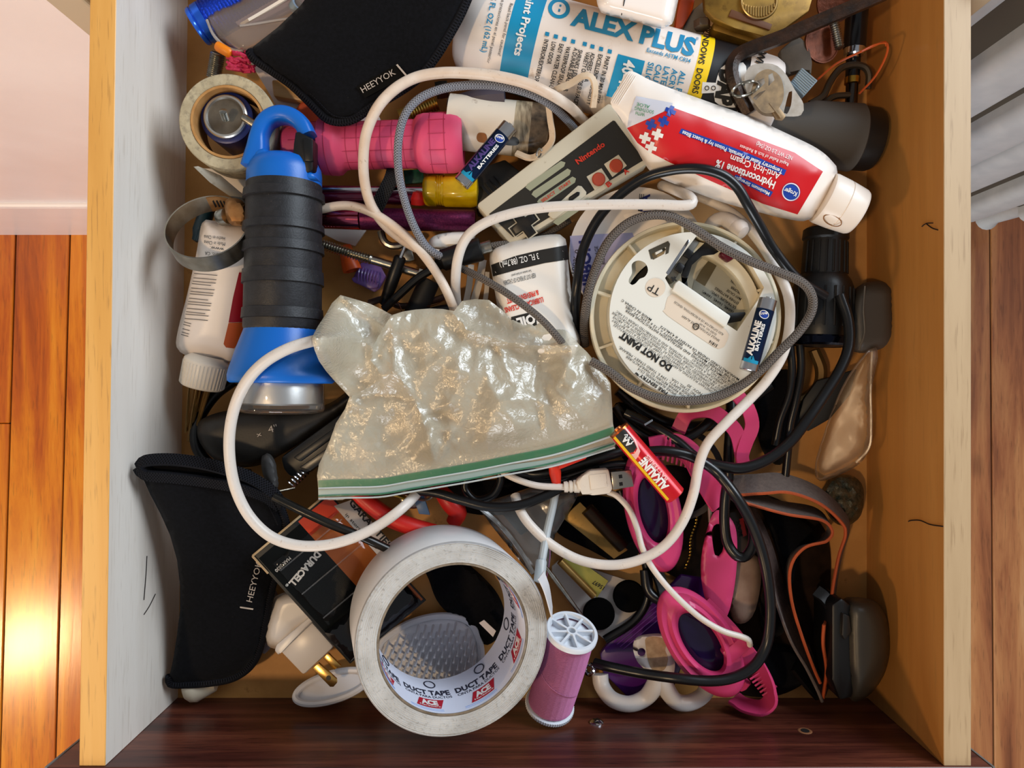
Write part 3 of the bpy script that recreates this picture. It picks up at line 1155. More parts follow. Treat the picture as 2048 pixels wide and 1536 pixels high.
# ---- scraper, hose clamp, tube, brush on the left
q = MB(); q.prism([(386, 333), (396, 332), (440, 350), (494, 396), (496, 412), (470, 400), (420, 365)], plane((386, 333, 60), (494, 400, 42), (420, 365, 54)), 2.0, .3)
build('scraper_blade', q, mat('worn_aluminium', '#a39a8a', .6, .5, dirt=.4, dcol='#6b5c46'), label='flat worn metal blade lying between masking tape and hose clamp', cat='blade')
q = MB(); q.prism([(404, 336), (470, 338), (500, 342), (500, 410), (494, 396), (440, 352)], 30, 3, .4)
build('cream_card', q, mat('cream_card', '#eadccb', .6), label='cream paper card under the flat metal blade', cat='card')

M_band = mat('clamp_band', '#a8a296', .3, 1.0, col2='#8f8779', nscale=120)
M_rust = mat('rusty_steel', '#8e6238', .5, .7, col2='#b08556', nscale=140)
hc = thing('hose_clamp', 'steel hose clamp ring leaning around the white glue tube', 'clamp', P(412, 470, 30))
c = P(413, 452, 63)
axv = Vector((.0, .50, .86)).normalized()
ux = Vector((1, 0, 0)); uy = axv.cross(ux)
R_ = 24.5


def cp(a, h, r):
    return c + ux * (r * math.cos(a)) + uy * (r * math.sin(a)) - axv * h


q = MB()
rings = []
for i in range(72):
    a = 2 * PI * i / 72
    rings.append([cp(a, 0, R_), cp(a, 0, R_ + .9), cp(a, 12.5, R_ + .9), cp(a, 12.5, R_)])
q.rings([r[::-1] for r in rings], cap=False, closed=True)
band = build('band', q, M_band, hc, smooth=40)
q = MB()
rings = []
for i in range(30):
    a = math.radians(18 + 85 * i / 29)
    rings.append([cp(a, .3, R_ - .5), cp(a, .3, R_ - .05), cp(a, 12.2, R_ - .05), cp(a, 12.2, R_ - .5)])
q.rings([r[::-1] for r in rings]); rb = build('rusty_inner_band', q, M_rust, hc, smooth=40)
for i in range(13):
    a = math.radians(30 + i * 5.4)
    q = MB()
    vs = [cp(a + da, h, r) for r in (R_ - .52, R_ - .75) for da, h in ((-.022, 2.5), (.022, 3.3), (.022, 9.0), (-.022, 8.2))]
    q.add(vs, [(0, 1, 2, 3), (7, 6, 5, 4), (0, 4, 5, 1), (1, 5, 6, 2), (2, 6, 7, 3), (3, 7, 4, 0)])
    build('slot', q, M_black, rb, smooth=0)
q = MB(); q.pillow(smooth_poly([(452, 400), (478, 398), (494, 415), (494, 445), (470, 452), (452, 436)]), 56, 14, R=12, step=6); build('worm_housing', q, M_rust, hc)
q = MB(); q.lathe(P(440, 436, 52), P(462, 430, 56), [(0, 0), (0, 4.6), (1, 5.2), (4, 5.2), (6, 4.8), (7, 0)], 18); build('worm_screw', q, M_steel, hc)

M_tubew = mat('white_tube_plastic', '#e6d8cc', .35)
M_tubered = mat('dark_red_print', '#8e1420', .35)
M_tubeor = mat('rust_orange_print', '#b4521e', .35)
M_greyink = mat('grey_ink', '#6a625c', .6)
M_ink = mat('black_ink', '#15130f', .6)
gt = thing('glue_tube', 'white plastic glue tube with red and orange print below the hose clamp', 'tube', P(425, 580, 20))
ol = smooth_poly([(404, 446), (424, 441), (470, 447), (498, 452), (512, 480), (508, 560), (494, 660), (480, 712), (466, 726), (420, 722), (374, 712), (353, 694), (356, 660), (374, 590), (392, 510)], 10)
zg = plane((410, 445, 44), (490, 450, 42), (410, 720, 28))
q = MB(); q.pillow(ol, zg, 26, R=55, step=9); build('body', q, M_tubew, gt, smooth=70)


def zgt(x, y):
    d = edged(x, y, ol); g = min(d / 55, 1)
    return zg(x, y) + 13 * math.sqrt(max(0, 1 - (1 - g) ** 2)) + .2


q = MB(); q.decal([(478, 545), (500, 545), (497, 600), (488, 644), (457, 645), (466, 595)], zgt, .25, 6); build('red_print', q, M_tubered, gt)
q = MB(); q.decal([(457, 646), (488, 645), (482, 680), (468, 697), (452, 695), (447, 688)], zgt, .25, 6); build('orange_print', q, M_tubeor, gt)
q = MB()
for i, (t, x0, x1) in enumerate((('Hecho en China', 450, 408), ('Made in China', 450, 408), ('www.', 448, 420), ('Fresno, CA', 447, 410))):
    add_text(q, t, (x0, 474 + i * 11), (x1, 470 + i * 11), 7, zgt, 0, .4)
build('lettering', q, M_ink, gt, smooth=0)
q = MB()
for i in range(19):
    t = i / 18
    y = 548 + 122 * t - (0 if i % 3 else 2)
    xa, xb = 388 - 26 * t, 434 - 26 * t - (8 if i % 4 == 3 else 0)
    if i > 13:
        xb = xa + 14
    q.decal([(xa, y), (xb, y + 4), (xb, y + 5.6), (xa, y + 1.6)], zgt, .35, 9)
build('small_print', q, M_greyink, gt, smooth=0)
A = P(417, 712, 33); B = P(402, 777, 31)
q = MB(); q.lathe(A, B, [(0, 10), (1.5, 12), (3, 14), (4, 14.3)] + [(20, 13.6), (21, 12.4), (21.2, 0)], 40); cap = build('cap', q, mat('white_cap', '#d9cfc0', .4), gt, smooth=50)
d = (B - A).normalized(); xx = Vector((0, 0, 1)).cross(d).normalized(); yy = d.cross(xx)
q = MB()
for k in range(40):
    a = 2 * PI * k / 40
    o_ = xx * math.cos(a) + yy * math.sin(a)
    q.tube([A + d * 5 + o_ * 14.2, A + d * 19.5 + o_ * 13.6], .45, 4, raw=True)
build('cap_ridges', q, MATS['white_cap'], cap)
wb = thing('wire_brush', 'bundle of brassy bristles sticking out below the white tube cap', 'brush', P(390, 830, 10))
rnd = random.Random(2)
M_bris = mat('brass_bristle', '#b08a52', .35, .9)
for i in range(34):
    q = MB()
    x = rnd.uniform(378, 424)
    q.tube([P(x, 772 + rnd.uniform(-4, 2), 30 + rnd.uniform(-8, 6)), P(372 + (x - 378) * .36 + rnd.uniform(-2, 2), 872 + rnd.uniform(-12, 14), 14 + rnd.uniform(-5, 5))], .8, 5, step=50)
    build('bristle', q, M_bris, wb)

# ---- dark rubber block, clamp arm under the big flashlight
rb = thing('black_sanding_block', 'black rubber block marked with 4 inch size under the blue flashlight head', 'block', P(520, 870, 10))
ol = smooth_poly([(404, 838), (450, 822), (520, 818), (600, 820), (660, 806), (700, 780), (712, 800), (668, 838), (612, 878), (570, 905), (520, 930), (470, 934), (430, 920), (400, 886), (394, 856)], 10)
q = MB(); q.pillow(ol, 26, 26, R=38, step=9); build('body', q, mat('worn_black_rubber', '#1d1a17', .5, col2='#2a2520', nscale=60, bump=.1, bscale=700), rb, smooth=70)
q = MB(); add_text(q, 'x', (514, 874), (524, 871), 9, 39.2, 0); add_text(q, '4"', (538, 866), (556, 861), 13, 39.2, 0); build('lettering', q, M_print, rb, smooth=0)
ca = thing('spring_clamp', 'black plastic spring clamp arm with grey pad beside the zip bag', 'clamp', P(620, 920, 10))
q = MB(); q.prism([(560, 915), (690, 820), (722, 842), (720, 870), (610, 950), (580, 955), (566, 940)], 38, 14, 2.5); q.prism([(586, 915), (690, 840), (700, 850), (600, 924)], 40, 4, 1); build('arm', q, M_black, ca)
q = MB(); q.prism([(598, 935), (720, 850), (724, 868), (620, 942)], 41, 5, .8); build('rail', q, mat('dark_grey_plastic', '#1c1c1c', .3), ca)
q = MB(); q.pillow(smooth_poly([(524, 912), (534, 906), (546, 915), (554, 945), (556, 975), (546, 980), (530, 960), (523, 935)]), 40, 12, R=10, step=6); build('grey_pad', q, mat('grey_pad', '#3d3b3a', .6), ca)
q = MB()
A = P(583, 968, 36); B = P(612, 940, 36); d = (B - A)
L_ = d.length; d.normalize(); xx = Vector((0, 0, 1)).cross(d).normalized(); yy = d.cross(xx)
q.tube([A + d * (L_ * t / 60) + (xx * math.cos(t * .52) + yy * math.sin(t * .52)) * 3.2 for t in range(61)], .55, 5, raw=True); build('coil_spring', q, M_chrome, ca)
q = MB(); q.tube([P(552, 984, 40), P(590, 976, 36)], .6, 5); build('pin', q, M_steel, ca)

q = MB(); q.lathe(P(366, 1372, 12), P(442, 1366, 10), [(0, 0), (.6, 5), (2.5, 8.6), (6, 10.8), (10, 11), (16, 8), (22, 5), (24, 0)], 24)
build('ivory_knob', q, mat('ivory_knob', '#c9bda6', .45), label='ivory rounded knob end peeking out below the lower black pouch', cat='knob')
# teal pen and dark things behind the hose clamp
q = MB(); q.lathe(P(420, 405, 24), P(392, 486, 24), [(0, 0), (0, 4), (3, 5), (20, 5), (24, 3.6), (27, 3.2), (28, 0)], 18)
build('teal_pen', q, mat('dark_teal', '#0a2830', .3), label='dark teal pen barrel standing inside the hose clamp ring', cat='pen')
# ================================================================== upper right
# ---- caulk tube
M_cw = mat('caulk_white', '#eadfd6', .38, dirt=.16, dcol='#b99a78', dscale=90)
M_cblue = mat('caulk_blue', '#0a8bb8', .4)
M_cyel = mat('caulk_yellow', '#f2cc12', .4)
M_cblk = mat('caulk_black', '#121114', .4)
ca = (.9665, .2565)
RC = 31.0
A3 = (930, 56, 36); B3 = (1560, 56 + 630 * .265, 36)
A = P(*A3); B = P(*B3)
LT = (B - A).length
AX = (B - A).normalized()


def tc(x, y):      # axial mm of a pixel on the tube's top
    return ((x - 930) * .9666 + (y - 56) * .2562) * K(36)


def tcu(x):
    """axial mm of the point on the tube's crown that is seen in pixel column x"""
    y = 56 + (x - 930) * .265
    return (P(x, y, 36 + RC) - A).dot(AX)


ct = thing('caulk_tube', 'white caulk tube with blue and yellow bands across the top of the drawer', 'tube', P(1200, 110, 5))
zc = cyl_z(A3, B3, RC)
q = MB(); q.lathe(A, B, [(-4.5, 0), (-4.3, 14), (-3, 20), (0, 24.5), (5, 28), (11, 30.2), (18, RC), (tcu(1408), RC), (tcu(1408), 0)], 56); build('body', q, M_cw, ct, smooth=50)
u0 = 92; u1 = 148
q = MB(); q.lathe(A, B, [(tcu(1010), RC - .5), (tcu(1010), RC + .15), (tcu(1068), RC + .15), (tcu(1068), RC - .5)], 56, cap=False); build('blue_band', q, M_cblue, ct)
q = MB(); q.lathe(A, B, [(tcu(1380), RC - .5), (tcu(1380), RC + .15), (tcu(1408), RC + .15), (tcu(1408), RC - .5)], 56, cap=False); build('yellow_band', q, M_cyel, ct)
q = MB(); q.lathe(A, B, [(tcu(1407), 0), (tcu(1407), RC), (tcu(1484), RC - .2), (tcu(1485), 0)], 56); build('black_band', q, M_cblk, ct)
q = MB(); q.lathe(A, B, [(tcu(1483), 0), (tcu(1483), RC - .1), (tcu(1540), RC - 1), (tcu(1556), 28), (tcu(1564), 22), (tcu(1566), 0)], 56); build('white_end', q, M_cw, ct, smooth=50)
# print
M_lblue = mat('blue_lettering', '#1483b0', .45)
q = MB(); add_text(q, 'ALEX PLUS', (1140, 48), (1386, 112), 34, zc, .045, .45, 7); build('lettering', q, M_lblue, ct, smooth=0)
q = MB(); add_text(q, 'Exceeds ASTM C834', (1293, 103), (1380, 126), 8, zc, .015, .45, 7); add_text(q, '®', (1391, 79), (1396, 81), 6, zc, 0, .45)
for i, s in enumerate(('ALL PURPOSE', 'ACRYLIC', 'LATEX', 'CAULK PLUS', 'SILICONE')):
    add_text(q, s, (1361 - i * 16.0, 141 - i * 4.4), (1361 - i * 16.0 - 22 * len(s) / 10, 141 - i * 4.4 + (9.5 * len(s))), 11.5, zc, .02, .45, 8)
add_text(q, '5.5 FL. OZ (162 mL)', (985, -18), (962, 104), 11, zc, .02, .45, 9)
q2 = q
for i in range(8):
    x = 1091 + i * 17.3 + (6 if i > 3 else 0) + (-2 if i > 4 else 0)
    y = 63 + i * 5
    q2.decal([(x, y), (x + 8, y + 2), (x + 6.5, y + 10), (x - 1.5, y + 8)], zc, .4)
build('blue_lettering', q2, M_lblue, ct, smooth=0)
q = MB()
lines = [('INTERIOR/EXTERIOR', 1089, 78, 88), ('LOW ODOR', 1104, 83, 46), ('EASY WATER CLEAN-UP', 1119, 87, 96), ('WATERPROOF SEALANT', 1133, 92, 92), ('A DURABLE SEAL FOR', 1148, 95, 90), ('SHRINKS LESS', 1157, 99, 60),
         ('VARIETY OF WIDE SURFACES', 1172, 103, 110), ('ADHERES TO A', 1182, 105, 60), ('EXCELLENT FLEXIBILITY', 1197, 108, 104), ('PAINT IN 30 MINUTES', 1212, 112, 96)]
for s, x, y, L_ in lines:
    add_text(q, s, (x, y), (x - L_ * .235, y + L_ * .97), 8.5, zc, .02, .45, 9)
for s, x, y, L_ in (('Read back panel for cautions!', 1020, 6, 108), ('Lea precauciones en el panel posterior', 1005, -8, 138)):
    add_text(q, s, (x, y), (x - L_ * .23, y + L_ * .97), 6.5, zc, 0, .45, 9)
add_text(q, 'WINDOWS  DOORS', (1412, 50), (1384, 186), 12, zc, .02, .5, 9)
build('black_lettering', q, M_ink, ct, smooth=0)['kind'] = 'stuff'
q = MB(); add_text(q, 'Paint Projects', (1057, -20), (1028, 110), 16, zc, .03, .5, 9)
build('white_lettering', q, M_whiteink, ct, smooth=0)
pn = MB(); pn.decal([(1236, 108), (1290, 122), (1268, 205), (1212, 192)], zc, .3, 8); pnl = build('blue_panel', pn, M_cblue, ct)
q = MB(); add_text(q, '40-YR', (1250, 118), (1232, 190), 22, zc, .03, .6, 8); build('panel_lettering', q, M_whiteink, pnl, smooth=0)
q = MB(); q.decal(ell(1118, 17, 22, 20, 14, 28), zc, .3, 7); bg = build('badge', q, M_cblue, ct)
q = MB(); q.decal(ell(1118, 17, 14, 13, 14, 24), zc, .4, 7); build('badge_centre', q, M_cw, bg)
q = MB(); add_text(q, '1', (1116, 22), (1120, 23), 13, zc, .05, .6); build('badge_number', q, M_lblue, bg, smooth=0)
lg = MB(); lg.decal(smooth_poly([(1442, 136), (1476, 126), (1492, 132), (1490, 190), (1474, 214), (1438, 210), (1428, 190)], 8), zc, .3, 7); lgo = build('logo_patch', lg, M_whiteink, ct)
q = MB(); add_text(q, 'DAP', (1442, 138), (1430, 208), 34, zc, .06, .5, 8); build('logo_lettering', q, M_ink, lgo, smooth=0)
lg = MB(); lg.decal([(1405, 164), (1436, 166), (1437, 185), (1403, 187)], zc, .3, 6); l2 = build('cartridge_mark', lg, M_whiteink, ct)
q = MB()
for x in (1414, 1427):
    q.tube([P(a, b, zc(a, b) + .5) for a, b in ell(x, 176, 4, 4, 0, 14) + [(x + 4, 176)]], .22, 4)
build('cartridge_holes', q, M_ink, l2)
q = MB(); add_text(q, 'WHITE', (1520, 100), (1500, 158), 14, zc, .04, .5, 8); build('end_lettering', q, M_ink, ct, smooth=0)

# ---- white earbud case on top of the caulk tube
eb = thing('earbud_case', 'glossy white rounded earbud case lying on the caulk tube', 'case', P(1270, 10, 66))
ol = smooth_poly([(1188, -70), (1192, -10), (1197, 14), (1212, 24), (1250, 33), (1300, 46), (1330, 54), (1344, 48), (1352, 20), (1362, -40), (1350, -80)], 8)
q = MB(); q.pillow(ol, 74, 20, R=26, step=7); build('shell', q, mat('glossy_white', '#f0e4da', .12), eb, smooth=80)


def zeb(x, y):
    g = min(edged(x, y, ol) / 26, 1)
    return 74 + 10 * math.sqrt(max(0, 1 - (1 - g) ** 2))


q = MB(); q.tube([P(x, y, zeb(x, y) + .05) for x, y in [(1262, -60), (1254, -20), (1247, 10), (1243, 30)]], .3, 5); build('lid_seam', q, M_ink, eb)

# ---- cream tube with red print
M_cream = mat('cream_tube_white', '#ece2d8', .33, dirt=.05, dcol='#b7937a', dscale=80)
M_red = mat('cream_tube_red', '#c2151c', .33)
M_rib = mat('cream_tube_blue', '#1b3f9c', .35)
crm = thing('cream_tube', 'white and red squeeze tube of anti-itch cream with white cap at upper right', 'tube', P(1470, 300, 50))
ol = smooth_poly([(1258, 142), (1300, 160), (1340, 176), (1413, 202), (1501, 234), (1574, 267), (1633, 296), (1664, 322), (1675, 345), (1655, 395), (1618, 439), (1574, 438), (1516, 424), (1440, 403), (1370, 376), (1310, 350), (1285, 320), (1262, 275), (1240, 235), (1221, 205), (1238, 172)], 9)
zk = plane((1240, 175, 74), (1330, 360, 62), (1650, 390, 58))


def zcr(x, y, dz=0):
    d = edged(x, y, ol); g = min(d / 75, 1)
    t = max(0, min(1, ((x - 1235) * .91 + (y - 180) * .40) / 110))
    return zk(x, y) + (3 + 11 * t) * math.sqrt(max(0, 1 - (1 - g) ** 2)) + dz


q = MB()
q.pillow(ol, zk, 28, R=75, step=9, thb=11, tf=lambda x, y: (3 + 11 * max(0, min(1, ((x - 1235) * .91 + (y - 180) * .40) / 110))) / 14, wr=lambda x, y: .8 * noise.noise(Vector((x * .02, y * .02, 1))))
build('body', q, M_cream, crm, smooth=80)
zr = lambda x, y: zcr(x, y) + .8 * noise.noise(Vector((x * .02, y * .02, 1))) * min(1, edged(x, y, ol) / 10)
q = MB()
for i in range(5):
    q.tube([P(1258 - 36 * t / 8 + i * 3.5, 146 + 58 * t / 8 + i * 1.5, zr(1258 - 36 * t / 8 + i * 4, 146 + 58 * t / 8 + i * 2) + .1) for t in range(9)], .35, 4)
build('crimp', q, M_cream, crm)
rd = [(1254, 256), (1300, 236), (1346, 215), (1410, 238), (1472, 261), (1530, 283), (1589, 305), (1646, 343), (1620, 387), (1595, 429), (1527, 408), (1428, 365), (1340, 325), (1299, 304), (1275, 286)]
q = MB(); q.decal(rd, zr, .3, 8); red = build('red_field', q, M_red, crm, smooth=80)
q = MB(); q.decal([(1272, 192), (1345, 206), (1344, 215), (1300, 236), (1254, 256), (1258, 230)], zr, .3, 8); lav = build('lavender_field', q, mat('lavender_print', '#c9cbd6', .35), crm, smooth=80)
q = MB()
for i, s in enumerate(('ALOE', 'SOOTHING', 'WITH')):
    x0, x1 = ((1300, 1274), (1308, 1270), (1290, 1272))[i]
    add_text(q, s, (x0, 204 + i * 9 + (x0 - 1270) * .22), (x1, 204 + i * 9 + (x1 - 1270) * .22), 7, zr, 0, .6)
build('green_lettering', q, mat('green_ink', '#2f8a4c', .5), lav, smooth=0)


def cross(q, cx, cy, r, w_, ang, off):
    c_, s_ = math.cos(math.radians(ang)), math.sin(math.radians(ang))
    pts = [(-w_, -r), (w_, -r), (w_, -w_), (r, -w_), (r, w_), (w_, w_), (w_, r), (-w_, r), (-w_, w_), (-r, w_), (-r, -w_), (-w_, -w_)]
    q.decal([(cx + x * c_ - y * s_, cy + x * s_ + y * c_) for x, y in pts], zr, off)


q = MB()
for x, y in ((1302, 249), (1327, 243), (1341, 222)):
    cross(q, x, y, 11, 4.2, 24, .6)
build('blue_crosses', q, M_rib, red, smooth=0)
q = MB()
for x, y in ((1290, 276), (1315, 269), (1302, 295)):
    cross(q, x, y, 11.5, 4.2, 18, .6)
build('white_crosses', q, M_whiteink, red, smooth=0)
q = MB()
q.decal([(1358, 266), (1363, 257), (1430, 281), (1500, 308), (1573, 340), (1568, 351), (1500, 321), (1430, 293)], zr, .5, 8)
q.decal([(1465, 356), (1472, 349), (1546, 384), (1540, 394)], zr, .5, 8)
q.decal(ell(1582, 384, 18.5, 18.5, 0, 28), zr, .5, 8)
bl = build('blue_print', q, M_rib, red, smooth=80)
q = MB()
add_text(q, 'Hydrocortisone 1%', (1552, 364), (1434, 319), 15, zr, .03, .7, 12)
add_text(q, 'Anti-Itch Cream', (1562, 347), (1463, 309), 13, zr, .01, .7, 12)
add_text(q, 'Temporary Relief of Psoriasis, Poison Ivy & Insect Bites', (1566, 340), (1366, 261), 8, zr, .02, .8, 12)
add_text(q, 'Rapid Relief of Itch & Redness', (1578, 326), (1481, 289), 7, zr, 0, .7, 12)
add_text(q, 'NET WT 2.0 OZ (56g)', (1586, 313), (1514, 284), 8, zr, 0, .7, 12)
add_text(q, 'Maximum Strength', (1540, 385), (1471, 352), 7, zr, .02, .8, 12)
add_text(q, 'Kroger', (1595, 385), (1570, 375), 9, zr, .02, .8)
q.tube([P(x, y, zr(x, y) + .6) for x, y in ell(1582, 384, 17, 17, 0, 30) + [(1599, 384)]], .3, 4)
build('white_lettering', q, M_whiteink, red, smooth=0)
A = P(1648, 396, 57); B = P(1716, 426, 57)
q = MB(); q.lathe(A, B, [(-1, 12), (-.8, 15.6), (1, 16), (10, 15.6), (10.3, 15), (10.7, 15), (11, 15.5), (21, 14.4), (22.6, 13.6), (23, 12), (23, 0)], 44)
cpp = build('cap', q, mat('white_cap_smooth', '#e8dccf', .35), crm, smooth=50)
q = MB(); zq = cyl_z((1648, 396, 57), (1716, 426, 57), 15.2); q.tube([P(x, y, zq(x, y) + .1) for x, y in ell(1665, 441, 19, 10, 22, 26) + [(1682.6, 448)]], .3, 4); build('stain_ring', q, mat('rust_stain', '#8a5b30', .6), cpp)

# ---- brass latch, orange clip, hook, keys, coin
M_brass = mat('old_brass', '#96732f', .45, .6, col2='#6f521f', nscale=70, dirt=.3, dcol='#4a3312', dscale=120)
lt = thing('brass_latch', 'worn brass latch plate with a round ribbed emblem at the top edge', 'latch', P(1510, 30, 40))
q = MB(); q.prism([(1404, -50), (1410, 18), (1428, 38), (1470, 56), (1540, 78), (1618, 22), (1640, -50)], 62, 5, 1.0); build('plate', q, M_brass, lt, smooth=30)
q = MB(); q.prism([(1428, 40), (1425, 60), (1505, 86), (1545, 78), (1538, 70), (1470, 52)], 55, 12, 1.5); build('lower_bar', q, M_brass, lt, smooth=30)
q = MB(); q.prism([(1457, 32), (1463, 18), (1545, 48), (1540, 60)], 63, 1.5, .4); build('slot', q, mat('rusty_slot', '#5a3416', .7), lt, smooth=30)
q = MB(); c = P(1518, 2, 62); q.lathe(c, c + Vector((0, 0, 4)), [(0, 11.8), (1.4, 11.4), (1.6, 0)], 36); em = build('emblem', q, M_brass, lt)
q = MB()
for i in range(13):
    x = 1486 + i * 5.2
    h = math.sqrt(max(1, 33 ** 2 - (x - 1518) ** 2))
    q.tube([P(x, 2 + h * .35, 63.8), P(x, 2 + h * .95, 63.8)], .5, 4, raw=True)
q.tube([P(x, y, 63.9) for x, y in ell(1518, 2, 35, 35, 0, 40) + [(1553, 2)]], .45, 5)
build('emblem_ribs', q, mat('pale_brass', '#d8b878', .35, .9), em)
q = MB(); q.lathe(P(1404, 40, 52), P(1404, 66, 52), [(0, 0), (0, 4.4), (.6, 5.2), (5, 5.2), (5.6, 4.4), (6, 0)], 6); build('hex_nut', q, mat('dull_nut', '#6e6052', .5, .8), label='dull hex nut at the left end of the brass latch', cat='nut')
q = MB(); q.prism([(1364, -30), (1396, -30), (1386, 20), (1366, 54), (1346, 62), (1354, 30)], 50, 6, 1.2); build('orange_clip', q, mat('burnt_orange_plastic', '#b8420f', .4), label='burnt orange plastic strip between the earbud case and brass latch', cat='strip')
q = MB(); q.prism([(1384, 20), (1408, 0), (1416, 50), (1404, 74), (1362, 64)], 47, 8, 1.5); build('grey_clip', q, mat('grey_clip', '#6f685f', .5), label='grey plastic clip under the hex nut and brass latch', cat='clip')
M_hook = mat('rusty_black_steel', '#1d1510', .42, .4, col2='#3a2416', nscale=120, bump=.3, bscale=500)
q = MB(); q.tube([P(*a) for a in [(1780, -18, 70), (1735, 2, 70), (1640, 42, 70), (1560, 76, 70), (1500, 98, 69), (1474, 112, 68), (1463, 132, 68), (1464, 158, 68), (1476, 190, 67), (1496, 228, 66)]], 4.4, 6, step=3)
build('hex_wrench', q, M_hook, label='rusty black hex wrench bent across the brass latch and caulk tube', cat='wrench', smooth=30)
# keys
M_key = mat('nickel_silver_key', '#6f5c46', .5, .6, col2='#8f7656', nscale=200)
ky = thing('key', 'silver key with cut-out bow lying on a white slotted tag', 'key', P(1540, 180, 64))
hole = lambda a: a
ol = smooth_poly([(1508, 164), (1514, 148), (1536, 138), (1558, 150), (1567, 174), (1566, 200), (1552, 222), (1528, 226), (1512, 210), (1501, 190)], 6)
q = MB(); q.pillow(ol, 74, 1.2, R=0, step=6, bottom=False, holes=[[(1537, 150), (1545, 146), (1549, 160), (1537, 172)], [(1517, 186), (1532, 180), (1512, 200), (1506, 196)], [(1514, 162), (1528, 156), (1530, 166), (1516, 180)]]); build('bow', q, M_key, ky, smooth=15)
q = MB(); q.prism([(1536, 206), (1548, 198), (1572, 232), (1566, 240), (1552, 238)], 74, 1.8, .3); q.prism([(1538, 206), (1541, 204), (1564, 234), (1561, 236)], 74.8, .6); build('blade', q, M_key, ky)
M_tagw = mat('dull_white_metal', '#a9a095', .45, .2, col2='#958a7c', nscale=200)
tgk = thing('slotted_tag', 'dull white slotted tag under the silver key', 'tag', P(1560, 190, 60))
ol = smooth_poly([(1490, 150), (1504, 130), (1545, 128), (1570, 146), (1590, 180), (1607, 208), (1602, 230), (1570, 233), (1524, 230), (1500, 200), (1491, 175)], 8)
q = MB(); q.pillow(ol, 70, 2.6, R=0, step=8, bottom=False, holes=[smooth_poly([(1570, 214), (1578, 184), (1584, 182), (1582, 210), (1574, 228), (1568, 226)], 6)]); build('plate', q, M_tagw, tgk, smooth=20)
q = MB(); q.tube([P(x, y, 77 + 2 * math.sin(i)) for i, (x, y) in enumerate(ell(1490, 178, 27, 13, -20, 24) + [(1515, 169)])], .9, 7)
build('key_ring', q, M_steel, label='thin split ring joining the silver key to the hex wrench', cat='ring')
rt = thing('ribbed_tab', 'blue-grey ribbed plastic tab beside the silver key', 'tab', P(1606, 164, 50))
q = MB(); q.prism([(1580, 167), (1604, 135), (1636, 161), (1607, 194)], 56, 5, .5); build('plate', q, mat('blue_grey_plastic', '#6f7f88', .5), rt)
q = MB()
for i in range(9):
    t = (i + .5) / 9
    q.tube([P(1580 + 24 * t + 1, 167 - 32 * t + 1, 56.2), P(1607 + 28 * t - 1, 193 - 32 * t - 1, 56.2)], .55, 5, raw=True)
build('ribs', q, mat('blue_grey_rib', '#8797a0', .5), rt)
q = MB(); q.prism([(1560, 100), (1596, 70), (1618, 86), (1626, 124), (1624, 150), (1604, 133), (1580, 150), (1566, 140)], 48, 6, 1.5); build('grey_stone_tag', q, mat('dark_grey_tag', '#4a4137', .7, col2='#5a5044', nscale=90), label='dark grey worn plastic piece behind the ribbed tab', cat='piece')
M_cop = mat('old_copper', '#4e2615', .4, .6, col2='#6e3a24', nscale=150, bump=.3, bscale=300)
q = MB(); c = P(1645, 86, 46); nrm = Vector((.25, -.1, 1)).normalized(); q.lathe(c - nrm * 1.5, c, [(0, 11.2), (0, 12.2), (1.6, 12.2), (1.6, 11.3), (1.3, 11.0), (1.3, 0)], 48); build('penny', q, M_cop, label='worn copper penny right of the brass latch', cat='coin')
q = MB(); c = P(1672, 4, 48); nrm = Vector((.1, -.3, 1)).normalized(); q.lathe(c - nrm * 1.5, c, [(0, 11.2), (0, 12.2), (1.6, 12.2), (1.6, 11.3), (1.3, 11.0), (1.3, 0)], 48); build('penny', q, M_cop, label='dark copper penny behind the upper arm of the hex wrench', cat='coin')
q = MB(); A = P(1668, 44, 50); B = P(1680, 100, 50); q.lathe(A, B, [(0, 0), (0, 2.3)] + [(.5 + i * .7, 2.2 + .8 * (i % 2)) for i in range(24)] + [(18, 0)], 16); build('machine_screw', q, M_steel, label='steel machine screw lying on the edge of the lower penny', cat='screw')
# dark batteries and fuse on the right
M_bat_blk = mat('battery_black', '#0b0c10', .25)
bt = thing('black_battery', 'black battery with silver end standing at the right wall by the penny', 'battery', P(1710, 50, 20))
A = P(1716, -10, 34); B = P(1708, 112, 30)
q = MB(); q.lathe(A, B, [(0, 0), (0, 7), (33, 7), (33.4, 6.4)], 28); build('sleeve', q, M_bat_blk, bt)
q = MB(); q.lathe(A, B, [(33.2, 6.6), (37, 6.6), (38, 5.8), (38.2, 3), (39, 2.8), (39.2, 0)], 28); build('end_cap', q, M_chrome, bt)
fu = thing('glass_fuse', 'slim black and gold fuse tube below the black battery', 'fuse', P(1706, 165, 15))
A = P(1707, 112, 26); B = P(1702, 220, 24)
q = MB(); q.lathe(A, B, [(0, 0), (0, 4.6), (14, 4.6), (14.2, 0)], 20); build('black_barrel', q, M_bat_blk, fu)
q = MB(); q.lathe(A, B, [(14, 0), (14, 5.0), (18, 5.0), (18.5, 4.2), (19, 0)], 20); build('gold_collar', q, mat('gold_metal', '#b8923c', .25, 1.0), fu)
q = MB(); q.lathe(A, B, [(18, 0), (18, 3.9), (36, 3.9), (36, 0)], 20); build('dark_chrome_tip', q, mat('dark_chrome', '#4a423c', .15, 1.0), fu)
q = MB(); q.tube([P(*a) for a in [(1634, 160, 40), (1672, 128, 46), (1712, 108, 52), (1752, 90, 56), (1770, 84, 56), (1776, 96, 54), (1768, 122, 50), (1748, 156, 44), (1718, 188, 38)]], .75, 6); q.tube([P(*a) for a in [(1716, 106, 52), (1748, 90, 58), (1770, 86, 58), (1772, 92, 58)]], .6, 6)
